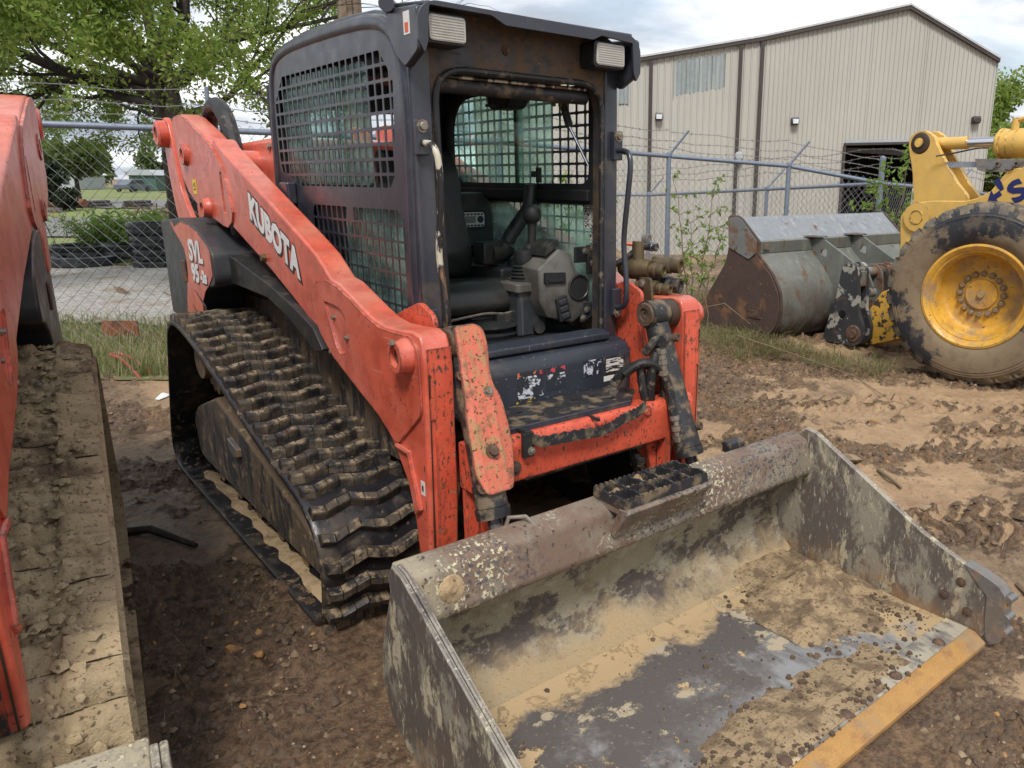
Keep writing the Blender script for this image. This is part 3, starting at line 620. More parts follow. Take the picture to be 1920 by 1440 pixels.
go = tag(raw('muddy_ground', np.stack([X.ravel(), Y.ravel(), Z.ravel()], 1), q4, 'mud_ground', smooth=True), kind='structure')
ga = go.data.attributes.new('crumb', 'FLOAT', 'POINT'); ga.data.foreach_set('value', crumb(X, Y).ravel().astype(np.float32))

def sheet(name, mat, Ls, Hs, dz):
    """ground sheet in the layout frame lying just above the soil"""
    v = []; f = []
    for H in Hs:
        for L in Ls(H): P = bgp(L, H); v.append((P.x, P.y, float(ground_z(P.x, P.y)) + dz))
    n = len(Ls(Hs[0]))
    for i in range(len(Hs) - 1):
        f += [(i * n + j, i * n + j + 1, (i + 1) * n + j + 1, (i + 1) * n + j) for j in range(n - 1)]
    return tag(raw(name, v, f, mat, smooth=True), kind='structure')
M('gravel', (0.36, 0.345, 0.325), 0.9, layers=[dict(c=(0.22, 0.20, 0.18), s=9, lo=0.46, hi=0.6, r=0.9), dict(c=(0.52, 0.50, 0.47), s=40, lo=0.56, hi=0.64, r=0.9), dict(c=(0.23, 0.17, 0.11), s=1.2, lo=0.55, hi=0.68, r=0.9)], bump=(30, 0.02, 6))
M('lawn', (0.135, 0.185, 0.045), 0.9, layers=[dict(c=(0.22, 0.22, 0.085), s=3, lo=0.46, hi=0.6, r=0.9), dict(c=(0.20, 0.15, 0.085), s=1.1, lo=0.56, hi=0.66, r=0.9)], bump=(12, 0.04, 6))
M('verge_soil', (0.15, 0.125, 0.062), 0.95, layers=[dict(c=(0.10, 0.13, 0.035), s=5, lo=0.45, hi=0.58, r=0.9), dict(c=(0.26, 0.20, 0.11), s=14, lo=0.54, hi=0.64, r=0.9)], bump=(30, 0.02, 6))
lin = lambda a0, a1, n: (lambda H: np.linspace(a0 * H, a1 * H, n))
sheet('verge', 'verge_soil', lin(-1.1, -0.42, 26), np.linspace(6.15, 8.8, 22), 0.012)
sheet('gravel_lot', 'gravel', lin(-1.4, -0.25, 24), np.linspace(8.7, 16, 14), 0.03)
sheet('lawn', 'lawn', lin(-1.6, -0.1, 24), np.linspace(15.9, 70, 14), 0.05)
sheet('paved_lot', 'asphalt', lin(-1.6, -0.2, 10), np.linspace(23, 33, 3), 0.09)
sheet('street', 'asphalt', lin(-1.6, -0.2, 10), np.linspace(44, 62, 3), 0.09)
sheet('far_field', 'lawn', lin(-1.8, 0.0, 10), np.linspace(69.5, 160, 4), 0.06)

# ------------------------------------------------------------------ compact track loader
BELT = [(0.10, 0.0), (0.6, 0.0), (1.2, 0.0), (1.8, 0.0), (2.25, 0.0), (2.40, 0.03), (2.47, 0.13), (2.44, 0.27), (2.33, 0.52), (2.21, 0.78), (2.13, 0.92), (2.0, 0.99),
        (1.82, 0.99), (1.5, 0.93), (1.17, 0.84), (0.8, 0.725), (0.48, 0.638), (0.2, 0.575), (0.05, 0.53), (-0.06, 0.44), (-0.105, 0.32), (-0.095, 0.18), (-0.045, 0.06), (0.02, 0.01)]
ZIG = [-0.2, -1.0, 0.1, 1.0, 0.2, -1.0, -0.1, 1.0, 0.3]
def lug_mesh(zig, h, wd, half=0.215, nseg=6, mat='lug_rubber', name='lug'):
    mb = MB(); xs = np.linspace(-half, half, nseg + 1); off = [zig * (ZIG[i] if nseg == 8 else (1 if i % 2 else -1)) for i in range(nseg + 1)]
    for i in range(nseg):
        x0, x1 = xs[i] + 0.0015, xs[i + 1] - 0.0015; o0, o1 = off[i], off[i + 1]; v = []
        hh = h * random.uniform(0.88, 1.0)
        for z_, k in ((-0.012, 1.45), (hh * 0.82, 1.0), (hh, 0.80)):
            tap = 0.0015 if z_ == hh else 0.0
            v += [(x0 + tap, o0 - wd * k, z_), (x1 - tap, o1 - wd * k, z_), (x1 - tap, o1 + wd * k, z_), (x0 + tap, o0 + wd * k, z_)]
        f = [(8, 9, 10, 11)]
        for a in (0, 4): f += [(a + j, a + (j + 1) % 4, a + 4 + (j + 1) % 4, a + 4 + j) for j in range(4)]
        mb.add(v, f)
    return mb.mesh(name, mat, None)
LUGS = [lug_mesh(0.016, 0.042, 0.0190, nseg=8) for _ in range(4)]
def mud_lug(seed):
    v = []; f = []; nx, ny = 26, 9
    for j in range(ny):
        for i in range(nx):
            x_ = -0.212 + 0.424 * i / (nx - 1); u = 2 * j / (ny - 1) - 1; e_ = 1 - abs(2 * i / (nx - 1) - 1) ** 6; gap = 0.35 if abs(x_ + 0.055) < 0.03 else 1.0
            hh = 0.046 * (1 - abs(u) ** 1.7) * (0.35 + 0.65 * e_) * gap * (0.75 + 1.7 * float(fbm(x_ + seed, u * 0.05, 11, 5, seed))) - 0.006
            v.append((x_, u * 0.056 + 0.03 * float(fbm(x_, seed, 7, 3, seed + 5)), hh))
    for j in range(ny - 1): f += [(j * nx + i, j * nx + i + 1, (j + 1) * nx + i + 1, (j + 1) * nx + i) for i in range(nx - 1)]
    mb = MB(); mb.add(v, f); return mb.mesh('lug', 'caked_mud', 60)
MUDLUGS = [mud_lug(k) for k in range(6)]

def track(root, s, xo, muddy=False):
    """rubber track on side s (+1/-1), outer edge at |x| = xo"""
    xc = s * (xo - 0.225)
    loop, length = spline(BELT, 336 if muddy else 168, closed=True); n = len(loop); th = 0.028
    tan = np.roll(loop, -1, 0) - np.roll(loop, 1, 0); tan /= np.linalg.norm(tan, axis=1)[:, None]
    nor = np.stack([tan[:, 1], -tan[:, 0]], 1)
    nl = 56; cols = np.array([-0.225, -0.217, -0.19, -0.13, -0.035, 0.035, 0.13, 0.19, 0.217, 0.225]) if not muddy else np.r_[-0.225, np.linspace(-0.217, 0.217, 32), 0.225]
    nc = len(cols); outset = np.zeros(nc); outset[[0, -1]] = -0.010; outset[[1, -2]] = -0.003
    v = []; f = []
    if muddy:
        si = np.arange(n)[:, None] * length / n; MUDH = fbm(si + 0 * cols[None], cols[None] * 1.0 + 3.3 + 0 * si, 9.0, 5, 19) + 0.6 * np.maximum(fbm(si + 0 * cols[None], cols[None] + 1.3 + 0 * si, 26.0, 3, 23), -0.1)
    for i in range(n):
        for k in range(nc):
            e = outset[k] + (0.020 + 0.045 * float(MUDH[i, k]) if muddy and 1 < k < nc - 2 else 0); P = loop[i] + nor[i] * e; v.append((xc + cols[k], P[0], P[1]))
        for k in range(nc):
            P = loop[i] - nor[i] * (th - (0.004 if k in (0, nc - 1) else 0)); v.append((xc + cols[k], P[0], P[1]))
    st = 2 * nc; hk = int(np.argmin(np.abs(cols - (-s) * 0.055)))
    for i in range(n):
        j = (i + 1) % n; hole = muddy and (i % 8 in (0, 1, 2))
        for k in range(nc - 1):
            if hole and k in (hk, hk + 1): continue
            f.append((i * st + k, j * st + k, j * st + k + 1, i * st + k + 1))
            f.append((i * st + nc + k + 1, j * st + nc + k + 1, j * st + nc + k, i * st + nc + k))
        f.append((i * st + nc, j * st + nc, j * st, i * st)); f.append((i * st + nc - 1, j * st + nc - 1, j * st + st - 1, i * st + st - 1))
    belt = raw('track_belt', v, f, 'caked_mud' if muddy else 'rubber', root)
    fix(belt.data, None, 40)
    lp, _ = spline(BELT, nl, closed=True); tn = np.roll(lp, -1, 0) - np.roll(lp, 1, 0); tn /= np.linalg.norm(tn, axis=1)[:, None]
    for i in range(nl):
        if 0.25 < lp[i][0] < 2.2 and lp[i][1] < 0.05: continue
        t = tn[i]; nn = (t[1], -t[0])
        o = bpy.data.objects.new('lug', MUDLUGS[(i * 5) % 6] if muddy else LUGS[i % 4]); link(o, belt)
        o.matrix_local = Matrix(((-1, 0, 0, xc), (0, t[0], nn[0], lp[i][0] + (nn[0] * 0.034 if muddy else 0)), (0, t[1], nn[1], lp[i][1] + (nn[1] * 0.034 if muddy else 0)), (0, 0, 0, 1)))
    # dried mud packed between the lugs and lying along the lower run
    mb = MB(); rr = random.Random(5 + int(s) + (9 if muddy else 0))
    for _ in range(150 if not muddy else 1100):
        i = rr.choice([k for k in range(n) if loop[k][1] > 0.12 and loop[k][0] < 2.2]); cx_ = xc + rr.triangular(-0.2, 0.2, 0.12)
        r_ = rr.choice((0.003, 0.004, 0.005, 0.006, 0.008, 0.011)) * (1.8 if muddy else 1); P = loop[i] + nor[i] * (0.045 * rr.random() + 0.02 if muddy else 0); a = rr.uniform(0, 6)
        pts = [(cx_ + r_ * math.cos(a + k * 1.26) * rr.uniform(0.7, 1.5), P[0] + tan[i][0] * r_ * math.sin(a + k * 1.26) * 1.2, P[1] + tan[i][1] * r_ * math.sin(a + k * 1.26) * 1.2) for k in range(5)]
        top = (cx_, P[0] + nor[i][0] * r_ * 0.7, P[1] + nor[i][1] * r_ * 0.7)
        mb.add(pts + [top], [(k, (k + 1) % 5, 5) for k in range(5)])
    mb.build('mud_crumbs', 'caked_mud' if muddy else 'clod', belt, smooth=60, kind='stuff')
    mb = MB(); vv = []; k = 80
    for i, y in enumerate(np.linspace(0.12, 2.10, k)):
        w0 = 0.055 + 0.045 * vnoise(y * 9, 0.3, 4); w1 = 0.095 + 0.055 * vnoise(y * 11, 5.3, 8)
        vv += [(s * (xo - w0), y, 0.029), (s * (xo - (w0 + w1) / 2), y, 0.034 + 0.008 * vnoise(y * 9, 2, 3)), (s * (xo - w1 - 0.02), y, 0.029)]
    mb.add(vv, [q for i in range(k - 1) for q in ((i * 3, i * 3 + 1, i * 3 + 4, i * 3 + 3), (i * 3 + 1, i * 3 + 2, i * 3 + 5, i * 3 + 4))])
    mb.build('mud_strip', 'tan_mud', belt, smooth=60)
    # undercarriage inside the belt
    mb = MB(); mb.prism(rnd([(2.30, 0.10), (2.345, 0.33), (2.22, 0.42), (1.75, 0.575), (1.0, 0.42), (0.32, 0.25), (0.20, 0.15), (0.26, 0.075), (2.2, 0.075)], 0.04), 'x', s * (xo - 0.12), s * (xo - 0.36))
    fr = mb.build('track_frame', 'frame_mud', root, bevel=0.02)
    mb = MB(); mb.prism([(1.33, 0.385), (1.50, 0.41), (1.49, 0.35), (1.40, 0.32), (1.33, 0.34)], 'x', s * (xo - 0.095), s * (xo - 0.15)); mb.build('cover_plate', 'worn_steel', fr, bevel=0.006)
    for y, z, r_ in ((0.16, 0.27, 0.225), (2.18, 0.25, 0.19)):
        mb = MB(); mb.lathe([(0, -0.13), (r_ * 0.5, -0.13), (r_, -0.10), (r_, -0.04), (r_ * 0.86, 0), (r_, 0.04), (r_, 0.10), (r_ * 0.5, 0.13), (0, 0.13)], (xc - s * 0.06, y, z), (1, 0, 0), 28); mb.build('idler_wheel', 'interior_black', root)
    for y in (0.52, 0.86, 1.2, 1.54, 1.88):
        mb = MB(); mb.lathe([(0, -0.11), (0.055, -0.11), (0.055, -0.03), (0.04, 0), (0.055, 0.03), (0.055, 0.10), (0, 0.10)], (xc - s * 0.02, y, 0.085), (1, 0, 0), 18); mb.build('track_roller', 'dark_mud', root)
    mb = MB(); pts = [((0.185 + (0.03 if k % 2 else 0)) * math.cos(2 * math.pi * k / 32), (0.185 + (0.03 if k % 2 else 0)) * math.sin(2 * math.pi * k / 32)) for k in range(32)]
    mb.prism([(1.93 + a, 0.76 + b_) for a, b_ in pts], 'x', xc - 0.05, xc + 0.05); mb.cyl((xc - 0.12, 1.93, 0.76), (xc + 0.12, 1.93, 0.76), 0.11); mb.build('drive_sprocket', 'dark_mud', root, bevel=0.006)
    return belt

ARM = [(2.73, 2.10), (2.66, 2.13), (2.55, 2.137), (2.42, 2.115), (2.28, 2.07), (2.08, 2.005), (1.97, 1.955), (1.93, 1.945), (1.90, 1.975), (1.86, 1.965), (1.82, 1.935), (1.25, 1.726), (0.69, 1.521), (0.52, 1.454), (0.44, 1.405), (0.37, 1.362), (0.29, 1.352),
       (0.20, 1.322), (0.06, 1.274), (-0.04, 1.245), (-0.13, 1.234), (-0.25, 1.238), (-0.36, 1.247), (-0.405, 1.235), (-0.425, 1.20), (-0.43, 1.12), (-0.425, 0.9), (-0.41, 0.60), (-0.385, 0.30),
       (-0.31, 0.30), (-0.285, 0.50), (-0.24, 0.635), (-0.15, 0.755), (-0.042, 0.851), (0.155, 0.921), (0.396, 1.012), (0.545, 1.10), (0.72, 1.17), (1.136, 1.325), (1.742, 1.516), (1.846, 1.511), (2.141, 1.562), (2.364, 1.616), (2.512, 1.673), (2.61, 1.76), (2.655, 1.86)]
def loader_arm(root, s, xo, decals=True, mat='red_paint', fmat='red_paint_chipped', wd=0.115, bh=1.0):
    xi = xo - wd
    mb = MB(); mb.prism(ARM, 'x', s * xi, s * xo); arm = mb.build('loader_arm', mat, root, bevel=0.014, seg=3)
    # thick rear plate, welded on, with its curved front edge
    pl = [(2.73, 2.098), (2.65, 2.126), (2.55, 2.131), (2.42, 2.108), (2.28, 2.062), (2.08, 1.995), (1.93, 1.938), (1.86, 1.90), (1.79, 1.85), (1.71, 1.76), (1.665, 1.66), (1.645, 1.59), (1.68, 1.535), (1.76, 1.505), (1.85, 1.512), (2.141, 1.567), (2.364, 1.622), (2.512, 1.68), (2.61, 1.765), (2.65, 1.86)]
    slot = rnd([(1.80, 1.80), (1.765, 1.80), (1.755, 1.575), (1.79, 1.575)], 0.017)
    plate_obj('arm_plate', pl, [slot], 0.012, 'x', s * (xo + 0.006), mat, arm)
    mb = MB()
    kn = rnd([(0.60, 1.255), (0.52, 1.335), (0.41, 1.352), (0.29, 1.338), (0.18, 1.306), (0.05, 1.26), (-0.10, 1.222), (-0.25, 1.222), (-0.36, 1.23), (-0.41, 1.18), (-0.41, 0.95), (-0.19, 0.78), (-0.04, 0.865), (0.155, 0.935), (0.39, 1.025), (0.53, 1.12)], 0.03)
    d = rnd([(0.45, 1.262), (0.27, 1.252), (0.20, 1.20), (0.19, 1.13), (0.25, 1.06), (0.33, 1.05)], 0.03)
    plate_obj('knee_plate', kn, [d], 0.010, 'x', s * (xo + 0.005), mat, arm)
    for (y, z, r_, h_, mt) in ((2.47, 1.90, 0.060, 0.030, mat), (2.09, 1.60, 0.052, 0.045, mat), (-0.33, 1.155, 0.058, 0.055, mat)):
        h_ *= bh; mb = MB(); mb.lathe([(0, 0.0), (r_ * 1.12, 0.0), (r_ * 1.1, h_ * 0.3), (r_, h_ * 0.5), (r_, h_), (r_ * 0.62, h_), (r_ * 0.60, h_ * 0.55), (0, h_ * 0.55)], (s * (xo + 0.008), y, z), (s, 0, 0), 24); bo = mb.build('pin_boss', mt, arm)
        mb = MB(); mb.lathe([(0, h_ * 0.55), (r_ * 0.58, h_ * 0.56), (r_ * 0.56, h_ * 0.62), (r_ * 0.2, h_ * 0.7), (0, h_ * 0.7)], (s * (xo + 0.008), y, z), (s, 0, 0), 16); mb.build('pin', 'rust_bolt', bo)
    bolt(arm, (s * (xo + 0.063), -0.33, 1.205), (0, 0, 1), 0.012, 0.01)
    for y, z in ((0.36, 1.20), (0.235, 1.13), (0.42, 1.04)): bolt(arm, (s * (xo + 0.0), y, z), (s, 0, 0), 0.009, 0.012, 'bare_bolt')
    # ribbed hand-hole near the foot, front face weld strip and inner gusset
    mb = MB(); mb.tube([(s * (xo + 0.004), -0.18, 0.775), (s * (xo + 0.004), -0.285, 0.77), (s * (xo + 0.004), -0.352, 0.565), (s * (xo + 0.004), -0.318, 0.54)], 0.013, 8); mb.build('hand_hole_rim', mat, arm)
    mb = MB(); mb.prism([(-0.437, 1.10), (-0.431, 1.10), (-0.392, 0.31), (-0.398, 0.31)], 'x', s * (xo - 0.016), s * (xo - 0.021)); mb.build('weld_seam', 'grease', arm)
    plate_obj('front_face', [(s * a, b_) for a, b_ in ((xi + 0.004, 1.19), (xo - 0.016, 1.19), (xo - 0.016, 0.93), (xi + 0.004, 0.93))], [], 0.004, 'y', -0.4305, fmat, arm)
    mb = MB(); mb.prism([(-0.30, 0.95), (-0.37, 0.80), (-0.395, 0.62), (-0.33, 0.42), (-0.15, 0.42), (-0.02, 0.80)], 'x', s * (xi - 0.002), s * (xi - 0.028)); mb.build('gusset', 'red_paint_muddy', arm, bevel=0.006)
    # end cap over the front of the arm
    mb = MB(); mb.prism([(-0.425, 1.19), (-0.437, 1.12), (-0.425, 0.60), (-0.398, 0.305), (-0.388, 0.305), (-0.41, 0.60), (-0.42, 1.12), (-0.41, 1.185)], 'x', s * (xi + 0.003), s * (xo - 0.035)); mb.build('front_cover', fmat, arm, bevel=0.003)
    # knuckle at the top pin, between arm and cylinder
    mb = MB(); mb.cyl((s * (xi + 0.01), -0.345, 1.175), (s * (xi - 0.055), -0.345, 1.175), 0.065, n=24); mb.build('pin_collar', 'grease', arm)
    if decals:
        Mx = lambda x_, o_, e1, e2: Matrix(((e1[0], e2[0], e1[1] * e2[2] - e1[2] * e2[1], o_[0]), (e1[1], e2[1], e1[2] * e2[0] - e1[0] * e2[2], o_[1]), (e1[2], e2[2], e1[0] * e2[1] - e1[1] * e2[0], o_[2]), (0, 0, 0, 1)))
        if s < 0: e1 = Vector((0, -0.9327, -0.3606)); e2 = Vector((0, -0.36, 0.9327)); o_ = (-(xo + 0.0012), 1.375, 1.578)
        else: e1 = Vector((0, 0.9327, 0.3606)); e2 = Vector((0, -0.36, 0.9327)); o_ = (xo + 0.0012, 0.68, 1.315)
        up = Vector((0, -0.06, 0.998)) if s < 0 else Vector((0, 0.06, 0.998))
        text_obj('lettering_shadow', 'KUBOTA', 'letter_shadow', arm, Mx(0, (o_[0], o_[1] - 0.003, o_[2] - 0.004), e1, up), 0.168, 0.0185, 0.99, 1.05, 0.0006)
        text_obj('lettering', 'KUBOTA', 'white_letter', arm, Mx(0, (o_[0] - 0.0012 if s < 0 else o_[0] + 0.0012, o_[1], o_[2]), e1, up), 0.168, 0.0085, 0.99, 1.05, 0.0006)
        mb = MB(); mb.box((s * (xo + 0.0135), 2.355, 1.715), (0.002, 0.075, 0.085)); st = mb.build('warning_sticker', 'yellow_sticker', arm)
        mb = MB(); mb.box((s * (xo + 0.015), 2.355, 1.70), (0.001, 0.045, 0.008)); mb.box((s * (xo + 0.015), 2.34, 1.725), (0.001, 0.014, 0.03)); mb.box((s * (xo + 0.015), 2.37, 1.725), (0.001, 0.010, 0.02)); mb.build('sticker_mark', 'letter_shadow', st)
        mb = MB(); mb.box((s * (xo + 0.0015), -0.372, 0.655), (0.002, 0.028, 0.055)); st = mb.build('small_sticker', 'white_sticker', arm)
        mb = MB(); mb.box((s * (xo + 0.003), -0.372, 0.655), (0.001, 0.012, 0.022)); mb.build('sticker_mark', 'letter_shadow', st)
    return arm

def rear_link(root, s, xo):
    mb = MB(); mb.prism(rnd([(3.10, 2.15), (2.99, 2.14), (2.93, 2.02), (2.86, 1.70), (2.74, 1.58), (2.62, 1.50), (2.62, 1.30), (2.88, 1.30), (3.05, 1.55), (3.12, 1.80), (3.14, 2.05)], 0.05), 'x', s * (xo - 0.05), s * (xo - 0.015))
    mb.prism([(2.66, 1.62), (2.50, 1.50), (2.20, 1.45), (2.20, 1.15), (2.62, 1.15)], 'x', s * (xo - 0.09), s * (xo - 0.055))
    lk = mb.build('rear_link', 'red_paint', root, bevel=0.01)
    mb = MB(); mb.lathe([(0, 0), (0.085, 0), (0.085, 0.05), (0.07, 0.062), (0.045, 0.062), (0.045, 0.045), (0, 0.045)], (s * (xo - 0.016), 3.04, 2.04), (s, 0, 0), 24); bo = mb.build('pivot_boss', 'red_paint', lk)
    mb = MB(); mb.lathe([(0, 0.045), (0.043, 0.046), (0.03, 0.056), (0, 0.056)], (s * (xo - 0.016), 3.04, 2.04), (s, 0, 0), 16); mb.build('pivot_pin', 'rust_bolt', bo)

def tilt_cylinder(root, s, x0, shield=False):
    a = Vector((s * x0, -0.385, 1.19)); b_ = Vector((s * (x0 + 0.025), -0.605, 0.585)); d = (b_ - a).normalized(); c_ = b_ - d * 0.05
    mb = MB(); mb.tube([a + d * 0.05, a + d * 0.10, b_ - d * 0.09], [0.052, 0.055, 0.055], 24); mb.lathe([(0, -0.05), (0.062, -0.05), (0.062, 0.05), (0, 0.05)], a, (1, 0, 0), 24)
    mb.box(a + d * 0.03, (0.085, 0.07, 0.06), (d.to_track_quat('Z', 'Y')).to_matrix())
    cy_ = mb.build('bucket_cylinder', 'black_steel', root)
    mb = MB(); mb.tube([b_ - d * 0.115, b_ - d * 0.03], 0.0595, 24); mb.build('cylinder_body_end', 'black_steel', cy_)
    mb = MB(); mb.tube([b_ - d * 0.028, b_ + d * 0.012], [0.065, 0.063], 24); mb.build('cylinder_gland', 'black_steel', cy_)
    mb = MB(); mb.cyl(b_ + d * 0.01, b_ + d * 0.24, 0.029, n=20); mb.build('cylinder_rod', 'dull_chrome', cy_)
    mb = MB(); mb.lathe([(0, -0.062), (0.05, -0.062), (0.056, -0.05), (0.056, 0.05), (0.05, 0.062), (0.03, 0.062), (0.028, 0.055), (0.012, 0.055), (0.01, 0.045), (0, 0.045)], a, (-1, 0, 0), 24); mb.build('pin_cap', 'rust_bolt', cy_)
    for t in (0.13, 0.54):
        P = a + d * t + Vector((s * 0.05, -0.045, 0.02)); mb = MB(); mb.lathe([(0, -0.03), (0.019, -0.03), (0.019, 0.012), (0.011, 0.012), (0.010, 0.006), (0, 0.006)], P, (s * 0.3, -0.9, 0.25), 16); mb.build('grease_port', 'rust_bolt', cy_)
    if shield:
        # red guard plate bolted over the cylinder
        ex = Vector((1, 0, 0)); nrm = ex.cross(d).normalized()
        if nrm.y > 0: nrm = -nrm
        o_ = a + nrm * 0.075
        L = (b_ - a).length - 0.10
        prof = [(-0.055, -0.05), (0.030, -0.05), (0.062, -0.02), (0.066, 0.05), (0.052, 0.12), (0.055, 0.17), (0.088, 0.24), (0.098, 0.34), (0.098, L - 0.12), (0.075, L - 0.01), (0.06, L + 0.02), (-0.05, L + 0.02), (-0.075, L - 0.06), (-0.072, 0.30), (-0.062, 0.18)]
        pr = rnd(prof, 0.02); n = len(pr); v = []
        prof_fn = lambda u: 0.022 * (1 - (u / 0.1) ** 2)
        top = [o_ + ex * u + d * w_ + nrm * (prof_fn(u)) for u, w_ in pr]; bot = [t - nrm * 0.012 for t in top]
        mb = MB(); cen = [o_ + d * w_ + nrm * prof_fn(0) for w_ in (0.03, L * 0.5, L - 0.05)]
        # two long creases give the folded shape
        a1 = [(-0.035, w_) for w_ in (-0.05, L + 0.02)]; a2 = [(0.040, w_) for w_ in (-0.05, L + 0.02)]
        def strip(lo, hi, z0, z1):
            cl_ = clip_poly(pr if poly_area(pr) > 0 else pr[::-1], [(lo, -1), (hi, -1), (hi, 2), (lo, 2)])
            zz = lambda u: z0 + (z1 - z0) * (u - lo) / (hi - lo)
            T_ = [o_ + ex * u + d * w_ + nrm * zz(u) for u, w_ in cl_]; B_ = [t - nrm * 0.010 for t in T_]; k = len(T_)
            mb.add(T_ + B_, [tuple(range(k)), tuple(range(k, 2 * k))[::-1]] + [(j, k + j, k + (j + 1) % k, (j + 1) % k) for j in range(k)])
        strip(-0.2, -0.040, -0.16 * 0.28 - 0.02, 0.0); strip(-0.040, 0.045, 0.0, 0.0); strip(0.045, 0.2, 0.0, -0.05)
        sh = mb.build('cylinder_guard', 'red_paint_muddy', cy_, smooth=None)
        bolt(sh, o_ + d * 0.20 + ex * 0.028 , nrm, 0.013, 0.014); bolt(sh, o_ + d * (L - 0.13) + ex * 0.0, nrm, 0.018, 0.022, 'rust_bolt')
    return cy_

def hose(root, pts, r=0.017, mat='hose_black', name='hydraulic_hose'):
    mb = MB(); mb.tube(sp3(pts, 28), r, 10); return mb.build(name, mat, root)

def mesh_cells(clip, y0, z0, py, pz, bar, nmin=1e-4):
    """rectangular holes on a grid, clipped to a convex window outline"""
    if poly_area(clip) < 0: clip = clip[::-1]
    ys = [c_[0] for c_ in clip]; zs = [c_[1] for c_ in clip]; out_ = []
    i0, i1 = int(math.floor((min(ys) - y0) / py)), int(math.ceil((max(ys) - y0) / py)); j0, j1 = int(math.floor((min(zs) - z0) / pz)), int(math.ceil((max(zs) - z0) / pz))
    for i in range(i0, i1 + 1):
        for j in range(j0, j1 + 1):
            a, b_ = y0 + i * py + bar / 2, z0 + j * pz + bar / 2
            c_ = clip_poly([(a, b_), (a + py - bar, b_), (a + py - bar, b_ + pz - bar), (a, b_ + pz - bar)], clip)
            if len(c_) >= 3 and abs(poly_area(c_)) > 2.2e-4: out_.append(rnd(c_, 0.007, 2))
    return out_
SIDE = [(1.40, 1.18), (1.445, 1.75), (1.395, 2.17), (1.37, 2.27), (1.30, 2.34), (1.19, 2.372), (0.94, 2.392), (0.45, 2.39), (0.20, 2.375), (0.06, 2.35), (-0.03, 2.31), (-0.075, 2.24), (-0.10, 2.10), (-0.098, 1.75), (-0.075, 1.24), (-0.09, 1.10), (0.2, 1.0), (1.2, 1.02)]
UPPER = [(1.202, 2.25), (0.137, 2.25), (0.017, 2.13), (0.040, 1.86), (0.046, 1.785), (0.098, 1.732), (1.094, 1.732), (1.335, 1.80), (1.352, 1.86), (1.338, 2.13)]
LOWER = [(0.935, 1.648), (0.055, 1.648), (-0.012, 1.612), (-0.004, 1.50), (0.015, 1.20), (0.40, 1.20), (0.75, 1.35), (0.968, 1.50), (0.968, 1.595)]
